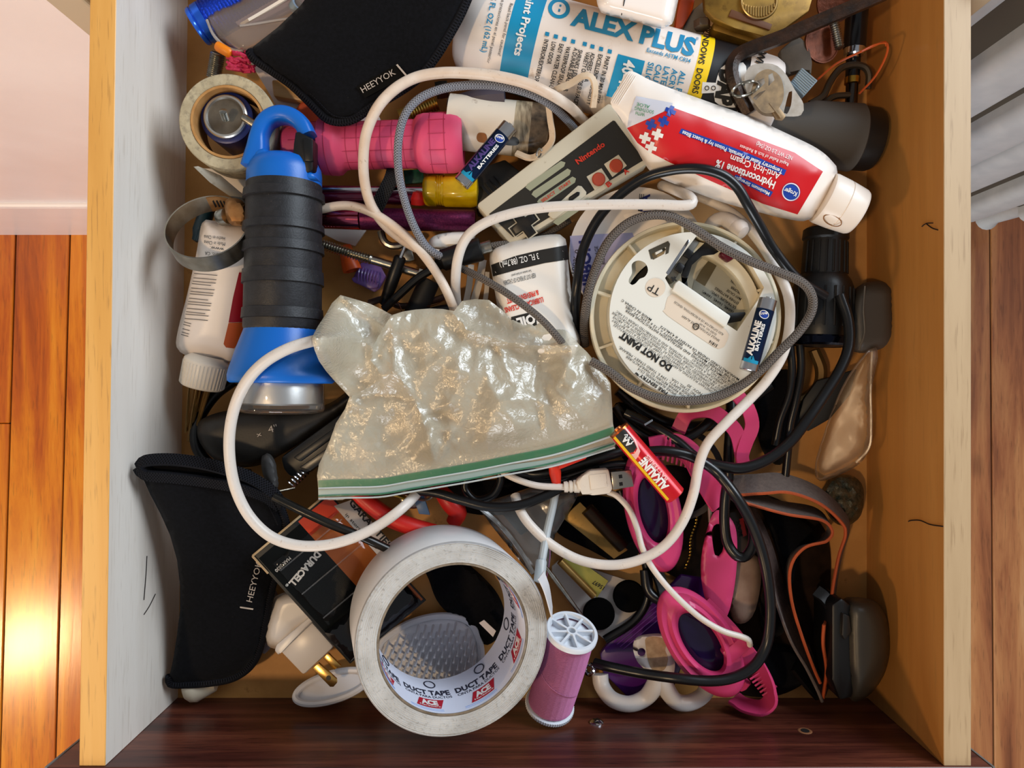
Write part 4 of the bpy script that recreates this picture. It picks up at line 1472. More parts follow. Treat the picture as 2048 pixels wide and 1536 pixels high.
build('copper_wire', q, mat('orange_wire', '#b04a16', .35), label='thin orange wire loop touching the right drawer wall', cat='wire')
M_wire = mat('grey_hook_wire', '#4e463c', .4, .7)
q = MB(); q.tube([P(*a) for a in [(1620, 208, 30), (1646, 192, 30), (1660, 164, 30), (1680, 138, 30), (1705, 130, 30), (1728, 134, 30), (1738, 150, 30), (1736, 178, 28)]], 2.3, 8); build('wire_hook', q, M_wire, label='longer grey wire hook beside the glass fuse', cat='hook')
q = MB(); q.tube([P(*a) for a in [(1640, 216, 26), (1656, 200, 26), (1672, 192, 26), (1700, 190, 26)]], 2.1, 8); build('wire_hook', q, M_wire, label='shorter grey wire hook just above the grey flashlight body', cat='hook')

# ---- grey flashlight with black head at the right wall
gf = thing('grey_flashlight', 'grey flashlight with a black head at the right wall under the cream tube', 'flashlight', P(1650, 280, 5))
A = P(1492, 253, 26); B = P(1768, 282, 26)
LT = (B - A).length; mm = lambda x: LT * (x - 1500) / 276
q = MB(); q.lathe(A, B, [(0, 0), (0, 13), (mm(1580), 15), (mm(1625), 20.4), (mm(1716), 21.6), (mm(1720), 20), (mm(1720), 0)], 40); build('body', q, mat('grey_rubber', '#4e4a45', .6, bump=.05, bscale=800), gf)
q = MB(); q.lathe(A, B, [(mm(1712), 0), (mm(1716), 20.6), (mm(1748), 20.2), (mm(1756), 19), (mm(1760), 16), (mm(1760), 0)], 40); build('head', q, mat('matte_black', '#070707', .45), gf)

# ---- black spotlight and grey box at the right
bs = thing('black_spotlight', 'black ribbed plastic lamp body lying at the right below the cream cap', 'flashlight', P(1645, 580, 5))
A = P(1652, 458, 24); B = P(1640, 700, 24)
LT = (B - A).length; mm = lambda y: LT * (y - 458) / 242
M_bp = mat('black_shell', '#0d0d0e', .4, bump=.05, bscale=600)
q = MB(); q.lathe(A, B, [(0, 0), (0, 13), (1, 14.2), (mm(478), 14.6), (mm(482), 13.6), (mm(550), 14.4), (mm(560), 17), (mm(575), 18.8), (mm(650), 19.8), (mm(676), 19.5), (mm(690), 17.5), (mm(695), 0)], 40); build('body', q, M_bp, bs, smooth=35)
d = (B - A).normalized(); xx = Vector((0, 0, 1)).cross(d).normalized(); yy = d.cross(xx)
for k in range(9):
    a = math.radians(18 + 18 * k)
    o_ = xx * math.cos(a) + yy * math.sin(a)
    q = MB(); q.tube([A + d * mm(486) + o_ * 13.6, A + d * mm(548) + o_ * 14.4], .8, 5, raw=True); q.tube([A + d * mm(578) + o_ * 18.9, A + d * mm(655) + o_ * 19.7], .8, 5, raw=True); build('rib', q, M_bp, bs)
q = MB(); q.lathe(A, B, [(mm(672), 19.4), (mm(676), 20.2), (mm(688), 19), (mm(692), 17)], 40, cap=False); build('bezel', q, mat('dark_blue_chrome', '#0d1222', .15, .8), bs)
gb = thing('grey_box', 'dark grey rounded plastic box against the right drawer wall', 'box', P(1745, 630, 5))
ol = smooth_poly([(1700, 620), (1708, 586), (1728, 566), (1765, 563), (1786, 574), (1790, 610), (1790, 660), (1776, 690), (1740, 704), (1712, 704), (1702, 680)], 8)
q = MB(); q.pillow(ol, 22, 34, R=22, step=8); build('shell', q, mat('dark_grey_shell', '#3e3a35', .5), gb, smooth=70)
q = MB(); q.tube([P(x, y, 39.5) for x, y in [(1730, 572), (1727, 620), (1729, 665), (1718, 700)]], .6, 5); build('edge_seam', q, mat('grey_edge', '#5a554e', .4), gb)

# clear blister package standing at the right wall
cb = thing('clear_package', 'empty clear plastic package leaning on the right drawer wall', 'package', P(1720, 830, 5))
ol = smooth_poly([(1648, 866), (1668, 810), (1696, 752), (1738, 698), (1752, 694), (1756, 716), (1744, 780), (1746, 850), (1742, 890), (1728, 918), (1700, 940), (1640, 962), (1630, 930)], 10)
q = MB(); q.pillow(ol, plane((1740, 700, 34), (1740, 900, 30), (1640, 900, 16)), 12, R=20, step=10, wr=lambda x, y: 1.5 * noise.noise(Vector((x * .03, y * .02, 3)))); build('blister', q, film('package_film', '#b8966c', .3, .3, milk=.5, spec=.5), cb, smooth=80)
q = MB(); q.tube([P(x, y, plane((1740, 700, 34), (1740, 900, 30), (1640, 900, 16))(x, y) + 2) for x, y in [(1744, 702), (1741, 780), (1742, 850), (1738, 895), (1712, 925)]], .8, 6); build('rim', q, film('package_rim', '#e0c8a8', .5, .25, spec=.6), cb)
q = MB(); q.prism([(1590, 858), (1606, 800), (1634, 762), (1714, 738), (1700, 790), (1660, 838), (1618, 862)], plane((1600, 850, 12), (1640, 760, 16), (1712, 740, 22)), 3, .5); build('black_card', q, mat('matte_black_card', '#0a0a0a', .5), label='black card lying half behind the clear package on the right', cat='card')
q = MB(); q.tube([P(*a) for a in [(1628, 700, 8), (1642, 740, 8), (1634, 776, 8), (1600, 800, 8), (1566, 806, 8)]], [4, 4.4, 4, 3.4, 3], 8); build('brass_bracket', q, mat('dull_brass', '#5e4826', .45, .6), label='dull brass bent rod left of the black card', cat='rod')
# ================================================================== centre
# ---- game controller
zn = plane((955, 407, 44), (1218, 208, 58), (1296, 325, 56))
nc = thing('game_controller', 'grey and black video game controller with red round buttons in the centre', 'controller', P(1120, 340, 30))
M_nes = mat('controller_grey', '#c9c2ae', .5, dirt=.1, dcol='#8a7a5e', dscale=200)
q = MB(); q.prism([(957, 406), (1216, 207), (1222, 208), (1297, 321), (1296, 327), (1030, 488), (1020, 488), (955, 412)], zn, 15, 1.2); build('shell', q, M_nes, nc, smooth=30)
fp_ = [(978, 428), (1226, 241), (1230, 242), (1286, 317), (1286, 321), (1034, 474), (1026, 474)]
q = MB(); q.decal(fp_, zn, .3, 20); face = build('faceplate', q, mat('controller_black', '#1a1916', .45, dirt=.05, dcol='#5a5348', dscale=300), nc, smooth=0)
M_ngr = mat('controller_stripe', '#93967f', .5)
M_nred = mat('controller_red', '#c2301c', .45)


def bar(pts, m, name, off=.5, th=None):
    q = MB()
    if th:
        q.prism(pts, lambda x, y: zn(x, y) + th, th, .25)
    else:
        q.decal(pts, zn, off, 15)
    return build(name, q, m, face, smooth=30)


bar([(1051, 375), (1055, 368), (1122, 322), (1131, 325), (1128, 333), (1060, 382)], M_ngr, 'stripe')
bar([(1063, 389), (1067, 382), (1135, 337), (1142, 341), (1139, 350), (1072, 396)], M_ngr, 'stripe')
s3 = bar([(1074, 404), (1078, 398), (1145, 353), (1152, 357), (1150, 365), (1083, 411)], M_ngr, 'stripe')
bar([(1106, 445), (1110, 440), (1174, 396), (1181, 399), (1180, 406), (1116, 451)], M_ngr, 'stripe')
cream = bar([(1096, 430), (1098, 424), (1156, 371), (1163, 372), (1173, 384), (1172, 391), (1112, 436), (1106, 438)], M_nes, 'select_start_panel', th=.8)
zp = lambda x, y: zn(x, y) + 1
q = MB(); q.prism([(1137, 400), (1138, 394), (1154, 383), (1160, 384), (1159, 390), (1144, 401)], lambda x, y: zn(x, y) + 2, 1.4, .4); build('start_button', q, M_black, face)
q = MB(); q.prism([(1112, 419), (1113, 413), (1126, 404), (1132, 405), (1131, 411), (1118, 420)], lambda x, y: zn(x, y) + 2, 1.4, .4); build('select_button', q, M_black, face)
q = MB(); add_text(q, 'Nintendo', (1156, 329), (1211, 291), 11, zn, .03, .7); add_text(q, 'B', (1216, 375), (1225, 368), 9, zn, .04, .7); add_text(q, 'A', (1250, 350), (1259, 343), 9, zn, .04, .7)
add_text(q, 'SELECT', (1085, 405), (1112, 386), 6, zn, .02, .8); add_text(q, 'START', (1120, 381), (1143, 365), 6, zn, .02, .8)
build('red_lettering', q, M_nred, face, smooth=0)
for pts, c in (([(1173, 353), (1203, 336), (1219, 360), (1190, 381)], (1197, 359)), ([(1208, 328), (1237, 309), (1254, 331), (1225, 354)], (1232, 332))):
    b_ = bar(pts, M_nes, 'button_frame', th=.6)
    q = MB(); c3 = P(c[0], c[1], zn(*c) + .4); q.lathe(c3, c3 + Vector((.1, -.03, 2)), [(0, 0), (0, 4.2), (1.0, 4.2), (1.6, 3.6), (1.7, 0)], 24); build('red_button', q, mat('button_red', '#b04428', .5), b_)


def crosspts(cx, cy, r, w_, ang):
    c_, s_ = math.cos(math.radians(ang)), math.sin(math.radians(ang))
    pts = [(-w_, -r), (w_, -r), (w_, -w_), (r, -w_), (r, w_), (w_, w_), (w_, r), (-w_, r), (-w_, w_), (-r, w_), (-r, -w_), (-w_, -w_)]
    return [(cx + x * c_ - y * s_, cy + x * s_ + y * c_) for x, y in pts]


bar(crosspts(1048, 448, 31, 12, -36), M_nes, 'direction_pad_border', off=.4)
bar(crosspts(1048, 448, 28.5, 9.8, -36), MATS['controller_black'], 'direction_pad_recess', off=.55)
q = MB(); q.prism(crosspts(1048, 448, 25, 7.5, -36), lambda x, y: zn(x, y) + 2.4, 1.8, .4); build('direction_pad', q, M_black, face, smooth=30)

# ---- burnt plastic pipe piece, dark box, screwdriver, pencils, strap
pp = thing('plastic_pipe', 'white plastic pipe piece with a scorched dirty right end below the caulk tube', 'pipe', P(1000, 250, 15))
A = P(898, 243, 34); B = P(1096, 264, 34)
LT = (B - A).length
q = MB(); q.lathe(A, B, [(0, 15), (0, 17.2), (LT * .66, 17.2), (LT * .66, 15), (0, 15)], 44, cap=False); build('wall', q, mat('old_white_pipe', '#ddd0be', .35, dirt=.2, dcol='#6a4a2a', dscale=110), pp)
q = MB(); q.lathe(A, B, [(LT * .66, 15), (LT * .66, 17.3), (LT * .82, 17.3), (LT * .82, 15)], 44, cap=False); build('scuffed_band', q, mat('scuffed_pipe', '#b5a488', .45, col2='#5c4c38', nscale=160, stretch=(3, .4, 1)), pp)
q = MB(); q.lathe(A, B, [(LT * .82, 15), (LT * .82, 17.2), (LT, 17), (LT, 15), (LT * .8, 14.8)], 44, cap=False); build('burnt_end', q, mat('burnt_pipe', '#1d1712', .35, .2, col2='#7a6650', nscale=130), pp)
zpp = cyl_z((898, 243, 34), (1096, 264, 34), 17.2)
q = MB(); q.decal(smooth_poly([(953, 276), (957, 266), (970, 267), (974, 275), (972, 285), (958, 284)], 3), zpp, .2, 4); build('slot', q, mat('pipe_slot', '#8c5626', .7), pp)
q = MB(); q.decal(smooth_poly([(1000, 270), (1034, 276), (1035, 290), (1004, 288)], 4), zpp, .2, 4); build('slot', q, M_black, pp)

q = MB(); q.prism([(946, 340), (1010, 318), (1062, 360), (1010, 420), (952, 418)], 27, 24, 1.5); bx = build('black_box', q, mat('dusty_black', '#171513', .5, dirt=.1, dcol='#4a4036', dscale=300), label='black ribbed plastic box half under the left end of the game controller', cat='box')
for i in range(4):
    q = MB(); q.prism([(960 + i * 9, 372 - i * 7), (964 + i * 9, 370 - i * 7), (986 + i * 9, 396 - i * 7), (982 + i * 9, 399 - i * 7)], 28, 1.2, .2); build('rib', q, M_black, bx)

M_yel = mat('yellow_acetate', '#d8b400', .2, coat=.5, col2='#b08c00', nscale=90)
sd = thing('screwdriver', 'screwdriver with translucent yellow handle and chrome shank below the pink flashlight', 'screwdriver', P(800, 378, 20))
A = P(846, 380, 26); B = P(960, 382, 26); LT = (B - A).length
rings = []
d = (B - A).normalized(); xx = Vector((0, 0, 1)).cross(d).normalized(); yy = d.cross(xx)
prof = [(0, 5), (.6, 8), (2, 9.6), (4, 10.2), (9, 10.2), (9.6, 9.7), (10.4, 10.2), (11, 9.7), (11.8, 10.2), (12.4, 9.7), (13.2, 10.2), (14, 9.7), (15, 10.4), (32, 10.6), (36, 9.6), (37, 0.01)]
for t, r in prof:
    rings.append([A + d * t + (xx * math.cos(a) + yy * math.sin(a)) * (r * (1 + (.05 * math.cos(a * 6) if t > 13.5 or t < 9.3 else 0))) for a in [2 * PI * j / 48 for j in range(48)]])
q = MB(); q.rings(rings); build('handle', q, M_yel, sd, smooth=40)
q = MB(); q.lathe(P(640, 378, 27), P(850, 380, 26), [(0, 0), (0, 2.6), (70, 2.6), (70, 0)], 16); build('shank', q, M_chrome, sd)
M_mar = mat('maroon_metallic', '#5a1430', .18, .7, coat=.6)
M_pur = mat('purple_glitter', '#6a2148', .28, .75, col2='#4a1436', nscale=900, bump=.2, bscale=2500)
M_pinkmet = mat('rose_metal', '#b0526a', .12, 1.0)
q = MB(); q.lathe(P(636, 394, 24), P(846, 398, 24), [(0, 0), (0, 4.6), (66, 4.6), (67, 4), (67, 0)], 22); build('maroon_pen', q, M_mar, label='slim shiny maroon pen just above the purple tube', cat='pen')
ll = thing('purple_tube', 'purple glitter cosmetic tube with a rosy metal cap under the blue flashlight', 'tube', P(790, 437, 20))
A = P(630, 436, 30); B = P(951, 442, 30); LT = (B - A).length
q = MB(); q.lathe(A, B, [(0, 0), (0, 6.6), (LT * .28, 7.2), (LT * .283, 6.6), (LT * .285, 0)], 30); build('cap', q, M_pinkmet, ll)
q = MB(); q.lathe(A, B, [(LT * .287, 0), (LT * .287, 6.9), (LT * .29, 7.2), (LT * .985, 7.2), (LT, 6.6), (LT, 0)], 30); build('body', q, M_pur, ll)
q = MB(); q.ribbon([P(*a) for a in [(788, 300, 26), (786, 345, 38), (774, 375, 42), (762, 398, 41), (750, 424, 38)]], 9, 2.2, [0, 10, 0, -8, 0]); build('black_strap', q, weave('black_webbing', '#050505', '#1e1c1a', 4, .5, .8, .5), label='short black webbing strap hanging from under the pink flashlight', cat='strap')
q = MB(); q.lathe(P(836, 408, 24), P(836, 366, 30), [(0, 0), (0, 5), (4, 5.5), (8, 3), (9, 0)], 16); build('red_wire_nut', q, mat('red_plastic', '#b81c1a', .4), label='small red plastic cone beside the yellow screwdriver handle', cat='cone')
q = MB(); q.prism([(806, 340), (846, 338), (848, 364), (810, 368)], 24, 3, .5); build('green_board', q, mat('green_circuit', '#123a30', .4, col2='#1f5a48', nscale=300), label='small dark green circuit board below the pink flashlight', cat='board')
bo = thing('brass_bolt', 'brass hose bolt lying between the upper pouch and the plastic pipe', 'bolt', P(860, 205, 20))
q = MB(); q.lathe(P(800, 236, 30), P(900, 196, 30), [(0, 0), (0, 6), (7, 6), (7.2, 0)], 6); q2 = q; build('hex_head', q2, M_brass, bo, smooth=20)
q = MB(); q.lathe(P(800, 236, 30), P(900, 196, 30), [(7, 0)] + [(7.2 + i * .9, 4.2 + .8 * (i % 2)) for i in range(22)] + [(27, 0)], 20); build('thread', q, mat('yellow_brass', '#b99a50', .3, 1.0), bo)
q = MB(); q.lathe(P(872, 180, 28), P(900, 176, 28), [(0, 3), (0, 6), (3, 6.4), (8, 6), (8, 3)], 6, cap=False); build('steel_nut', q, M_steel, label='bright hex nut above the grey braided cable by the caulk tube', cat='nut')
q = MB(); q.tube([P(*a) for a in [(905, 215, 30), (960, 200, 40), (1010, 195, 42)]], 7, 10); build('grey_sleeve', q, mat('violet_grey_plastic', '#4a4450', .5), label='dark violet grey sleeve under the braided cable at the caulk tube', cat='sleeve')
q = MB(); q.ribbon([P(*a) for a in [(1032, 306, 48), (1060, 316, 50), (1082, 306, 52), (1104, 280, 56), (1100, 235, 60), (1098, 200, 66), (1112, 180, 72), (1140, 168, 74), (1166, 152, 76), (1182, 154, 76), (1190, 175, 74), (1186, 215, 68)]], 3.6, 2.0, 20)
build('flat_cream_cord', q, mat('cream_cord', '#cdb598', .6, dirt=.2, dcol='#8a6a48'), label='thin flat cream cord looping up onto the caulk tube', cat='cord')
q = MB(); q.tube([P(x, y, 54) for x, y in ell(1078, 306, 4.5, 9, 15, 12)], .5, 5); build('wire_ring', q, M_steel, label='tiny wire ring around the flat cream cord', cat='ring')

# ---- AAA / AA batteries
M_navy = mat('battery_navy', '#0c2140', .22, .5)
M_silv = mat('battery_silver', '#c6c4c4', .25, 1.0)
M_cyan = mat('battery_cyan', '#2aa0c8', .25, .4)


def battery(name, label, A3, B3, r, z_under, flip=1):
    """A = flat end, B = nub end"""
    A, B = P(*A3), P(*B3)
    L_ = (B - A).length
    t = thing(name, label, 'battery', (A + B) / 2 - Vector((0, 0, r)))
    q = MB(); q.lathe(A, B, [(0, 0), (0, r * .9), (.5, r), (L_ * .115, r), (L_ * .115, 0)], 28); build('flat_end', q, M_silv, t)
    q = MB(); q.lathe(A, B, [(L_ * .115, r), (L_ * .115, r + .05), (L_ * .84, r + .05), (L_ * .84, r)], 32, cap=False); sl = build('sleeve', q, M_navy, t)
    q = MB(); q.lathe(A, B, [(L_ * .84, 0), (L_ * .84, r), (L_ * .985, r), (L_ - .3, r * .8), (L_ - .3, r * .36), (L_ + .7, r * .34), (L_ + .8, 0)], 28); build('nub_end', q, M_silv, t)
    zz = cyl_z(A3, B3, r)
    return t, sl, zz


A3 = (922, 368, 63); B3 = (1021, 251, 65)
t, sl, zz = battery('small_battery', 'dark blue small battery lying tilted between pink flashlight and game controller', A3, B3, 5.3, 0)


def bpt(A3, B3, t, s):
    dx, dy = B3[0] - A3[0], B3[1] - A3[1]
    L_ = math.hypot(dx, dy)
    return A3[0] + dx * t - dy / L_ * s, A3[1] + dy * t + dx / L_ * s


def bprint(A3, B3, sl, zz, s1, s2, n1, n2, m1, m2, wide, cyan=True, logo=True, dirn=1):
    q = MB()
    if cyan:
        f = lambda t, s: bpt(A3, B3, t, s)
        for s0 in (-12, 1):
            q.decal([f(.115, s0), f(.115, s0 + 11), f(.22, s0 + 11 if s0 < 0 else s0)], zz, .2, 4)
        q.decal([f(.115, -15), f(.115, 15), f(.16, 15), f(.16, -15)], zz, .18, 4)
        build('cyan_print', q, M_cyan, sl)
    q = MB(); add_text(q, s1, bpt(A3, B3, *n1[0]), bpt(A3, B3, *n1[1]), wide, zz, .05, .35, 4); build('lettering', q, m1, sl, smooth=0)
    q = MB(); add_text(q, s2, bpt(A3, B3, *n2[0]), bpt(A3, B3, *n2[1]), wide * .55, zz, .03, .35, 4); build('small_lettering', q, m2, sl, smooth=0)
    if logo:
        q = MB(); c = bpt(A3, B3, .78, 0); q.decal(ell(c[0], c[1], 10, 8, 30, 24), zz, .2, 4); lo = build('logo', q, M_rib, sl)
        q = MB(); q.tube([P(x, y, zz(x, y) + .35) for x, y in ell(c[0], c[1], 9.6, 7.6, 30, 24) + [ell(c[0], c[1], 9.6, 7.6, 30, 24)[0]]], .2, 4)
        a = math.atan2(B3[1] - A3[1], B3[0] - A3[0]) + math.radians(70)
        add_text(q, 'Kroger', (c[0] - 8 * math.cos(a), c[1] - 8 * math.sin(a)), (c[0] + 8 * math.cos(a), c[1] + 8 * math.sin(a)), 6, zz, .03, .4)
        build('logo_lettering', q, M_whiteink, lo, smooth=0)


bprint(A3, B3, sl, zz, 'ALKALINE', 'BATTERIES', ((.22, -2), (.72, -2)), ((.30, 9), (.70, 9)), mat('violet_ink', '#4a3a78', .4), M_whiteink, 11)
A3 = (1496, 742, 73); B3 = (1537, 597, 73)
t, sl, zz = battery('small_battery', 'blue small battery with white lettering lying on the smoke alarm', A3, B3, 5.3, 0)
bprint(A3, B3, sl, zz, 'ALKALINE', 'BATTERIES', ((.21, -1), (.68, -1)), ((.29, 8), (.66, 8)), M_whiteink, M_whiteink, 12)
A3 = (1351, 992, 66); B3 = (1235, 857, 66)
A, B = P(*A3), P(*B3); L_ = (B - A).length; r = 6.7
zz = cyl_z(A3, B3, r)
t = thing('red_battery', 'red and yellow double-A battery lying below the smoke alarm', 'battery', (A + B) / 2 - Vector((0, 0, r)))
M_bred = mat('battery_red', '#c41420', .25, .2)
M_byel = mat('battery_yellow', '#f0c010', .3, .2)
q = MB(); q.lathe(A, B, [(0, 0), (0, r * .9), (.6, r), (L_ * .95, r), (L_ * .97, r * .93), (L_ * .975, 0)], 36); sl = build('sleeve', q, M_bred, t)
q = MB(); q.lathe(A, B, [(L_ * .95, r * .97), (L_ * .955, r + .05), (L_ * .985, r), (L_ - .6, r * .85), (L_ - .6, r * .4), (L_ + .6, r * .36), (L_ + .7, 0)], 30); build('copper_end', q, mat('battery_copper', '#c06030', .25, .9), t)
f = lambda t_, s: bpt(A3, B3, t_, s)
q = MB(); q.decal([f(.02, -19), f(.02, -13.5), f(.3, -13.5), f(.6, -13.5), f(.95, -13.5), f(.95, -19), f(.6, -19), f(.3, -19)], zz, .2, 5); yb = build('yellow_stripe', q, M_byel, sl)
q = MB(); q.decal([f(.95, -13), f(.70, -13), f(.68, -6), f(.70, 4), f(.80, 9), f(.95, 10)], zz, .2, 4); bk = build('black_print', q, M_ink, sl)
q = MB(); q.decal([f(.60, -13), f(.68, -13), f(.66, -6), f(.685, 4), f(.79, 10), f(.95, 11), f(.95, 14), f(.77, 13), f(.64, 5), f(.61, -5)], zz, .22, 4); build('pale_swoosh', q, mat('pale_pink_ink', '#e8b0a8', .35), sl)
q = MB(); add_text(q, 'AA', f(.76, 2), f(.88, 2), 11, zz, .04, .45, 4); add_text(q, '1.5V', f(.77, 8), f(.9, 8), 6, zz, .02, .45, 4); build('size_lettering', q, M_whiteink, bk, smooth=0)
q = MB(); add_text(q, 'ALKALINE', f(.13, 3), f(.56, 3), 15, zz, .05, .35, 4); build('lettering', q, M_whiteink, sl, smooth=0)
q = MB(); add_text(q, 'BATTERIES', f(.20, 12), f(.56, 12), 7, zz, .03, .35, 4); build('small_lettering', q, mat('pale_red_ink', '#f0a8a0', .4), sl, smooth=0)

# ---- long screw, wire nut, hair clip, hooks, plugs
sw = thing('lag_screw', 'long steel lag screw sticking out from under the blue flashlight', 'screw', P(740, 520, 15))
A = P(636, 487, 28); B = P(838, 548, 26); LT = (B - A).length
q = MB(); q.lathe(A, B, [(0, 0), (0, 2.2)] + [(.6 + i * .9, 2.3 + 1.3 * (i % 2)) for i in range(40)] + [(37, 2.9), (LT, 2.9), (LT, 0)], 18); build('shaft', q, mat('zinc_steel', '#b8b4a8', .25, 1.0), sw, smooth=25)
q = MB(); q.lathe(A, B, [(LT, 0), (LT, 6), (LT + 4, 6), (LT + 4.4, 0)], 6); build('head', q, MATS['zinc_steel'], sw, smooth=20)
q = MB(); q.lathe(P(690, 492, 12), P(708, 552, 12), [(0, 0), (0, 4), (6, 5.2), (16, 6.4), (17.5, 6.2), (17.5, 4.6), (10, 4)], 20, cap=False); build('orange_wire_nut', q, mat('orange_cap', '#d9551a', .4), label='orange plastic cone lying under the long steel screw', cat='cone')
hcl = thing('purple_clip', 'small purple plastic clip on the drawer bottom below the long screw', 'clip', P(730, 560, 3))
M_purp = mat('purple_plastic', '#6a4e92', .3, coat=.4)
q = MB(); q.prism([(705, 556), (722, 524), (760, 530), (772, 552), (758, 578), (748, 584), (704, 562)], 9, 4, 1); q.prism([(702, 556), (716, 550), (758, 566), (756, 576), (740, 578), (706, 564)], 12, 3, 1); build('plate', q, M_purp, hcl)
for i in range(7):
    q = MB(); q.tube([P(720 + i * 6, 534 + i * 2, 11), P(717 + i * 6, 546 + i * 2, 13), P(716 + i * 6, 566 + i, 11)], .7, 5); build('tooth', q, M_purp, hcl)
q = MB(); q.tube([P(*a) for a in [(762, 462, 20), (768, 482, 20), (782, 492, 20), (804, 490, 20), (818, 476, 20)]], 2.6, 10); build('steel_hook', q, M_steel, label='small bent steel hook below the purple tube', cat='hook')
q = MB(); q.prism([(640, 456), (732, 460), (710, 492), (676, 482), (650, 470)], 10, 2, .3); build('white_label', q, mat('white_paper', '#e0d6d0', .6), label='white paper tag under the purple tube cap', cat='tag')
tj = thing('test_lead', 'black plug lead with a steel pin among the white cables', 'plug', P(785, 560, 20))
q = MB(); q.lathe(P(801, 514, 38), P(764, 620, 24), [(0, 0), (0, 3.4), (1, 4), (8, 4), (9, 4.4), (20, 4.2), (34, 3.2), (36, 0)], 20); build('plug_body', q, M_black, tj)
q = MB(); q.lathe(P(812, 488, 40), P(800, 518, 38), [(0, 0), (.6, 1.3), (10, 1.3), (10, 0)], 14); build('pin', q, M_chrome, tj)
q = MB(); q.tube([P(*a) for a in [(768, 618, 30), (800, 588, 34), (836, 556, 37), (870, 536, 40), (905, 520, 42)]], 2.7, 10); build('lead', q, M_black, tj)
bc = thing('black_cable_plug', 'black cable plug sleeve with metal tip left of the oil bottle', 'plug', P(925, 505, 35))
A = P(880, 522, 44); B = P(968, 496, 46)
q = MB(); q.lathe(A, B, [(-3, 3), (0, 5), (2, 7), (26, 7.6), (27.5, 7), (27.6, 0)], 26); build('sleeve', q, M_black, bc)
q = MB(); q.lathe(A, B, [(27, 0), (27, 4), (34, 4), (34.3, 3), (34.3, 0)], 20, flat=.6); build('tip', q, M_steel, bc)
q = MB(); q.lathe(P(860, 560, 24), P(825, 640, 20), [(0, 0), (0, 7), (30, 7.5), (32, 0)], 22); build('black_adapter', q, mat('soft_black', '#111113', .6), label='thick black cylinder end above the zip bag', cat='plug')
wp = thing('white_adapter', 'rounded white plug adapter under the grey braided cable', 'adapter', P(905, 480, 20))
q = MB(); q.pillow(smooth_poly([(856, 486), (868, 472), (900, 464), (944, 464), (950, 478), (930, 492), (890, 500), (862, 500)]), 30, 16, R=14, step=6); build('shell', q, mat('old_white_plastic', '#e6ddd2', .35), wp)
q = MB(); q.prism([(806, 492), (824, 500), (830, 520), (808, 526), (802, 508)], 16, 8, 1); build('grey_bracket', q, M_steel, label='small flat steel bracket beside the black plug lead', cat='bracket')
for i, (a, b, w_) in enumerate((((942, 530), (930, 615), 7.5), ((966, 520), (944, 615), 9), ((974, 545), (968, 615), 5.5))):
    q = MB(); q.ribbon([P(a[0], a[1], 26), P((a[0] + b[0]) / 2 + 2, (a[1] + b[1]) / 2, 28), P(b[0], b[1], 26)], w_ * .55, 2.4, 10)
    build('white_strip', q, mat('white_strip', '#dcd3c8', .45), label='flat white plastic strip left of the oil bottle, ' + ('leftmost', 'middle', 'rightmost')[i] + ' of the three', cat='strip', group='white strips above the zip bag')

# ---- oil bottle
ob = thing('oil_bottle', 'flat white oil bottle with black band and red print in the centre', 'bottle', P(1070, 580, 20))
ol = smooth_poly([(979, 520), (983, 500), (1000, 490), (1045, 478), (1090, 470), (1120, 469), (1131, 478), (1136, 520), (1142, 580), (1152, 640), (1160, 690), (1140, 720), (1060, 712), (1004, 660), (994, 610), (986, 560)], 9)
zo = plane((980, 510, 42), (1130, 480, 44), (1080, 700, 42))
M_oil = mat('oil_bottle_white', '#e9e2d8', .35)
q = MB(); q.pillow(ol, zo, 28, R=26, step=8); build('body', q, M_oil, ob, smooth=80)


def zoil(x, y):
    g = min(edged(x, y, ol) / 26, 1)
    return zo(x, y) + 14 * math.sqrt(max(0, 1 - (1 - g) ** 2))


q = MB(); q.decal([(982, 530), (1030, 512), (1080, 500), (1134, 490), (1138, 519), (1090, 526), (1040, 538), (986, 553)], zoil, .25, 7); bb = build('black_band', q, M_ink, ob)
q = MB(); add_text(q, '3 FL. OZ. (88.7mL)', (1076, 506), (998, 524), 12, zoil, .01, .7, 8); build('band_lettering', q, M_whiteink, bb, smooth=0)
q = MB(); add_text(q, 'See caution on back panel.', (1062, 539), (1022, 549), 5, zoil, 0, .35, 8); add_text(q, 'KEEP OUT OF REACH OF CHILDREN', (1070, 546), (1006, 562), 9, zoil, 0, .35, 8)
build('black_lettering', q, M_ink, ob, smooth=0)
q = MB(); add_text(q, '& PREVENTS RUST', (1076, 580), (1012, 598), 10, zoil, .03, .35, 8); add_text(q, 'LUBRICATES, CLEANS', (1085, 594), (1008, 616), 10, zoil, .03, .35, 8)
build('red_lettering', q, mat('red_ink', '#d2301c', .5), ob, smooth=0)
q = MB(); q.decal([(1022, 634), (1070, 622), (1074, 650), (1026, 664)], zoil, .25, 7); bx = build('black_logo_box', q, M_ink, ob)
q = MB(); add_text(q, 'OIL', (1068, 628), (1032, 638), 18, zoil, .05, .6, 8); build('logo_lettering', q, M_whiteink, bx, smooth=0)

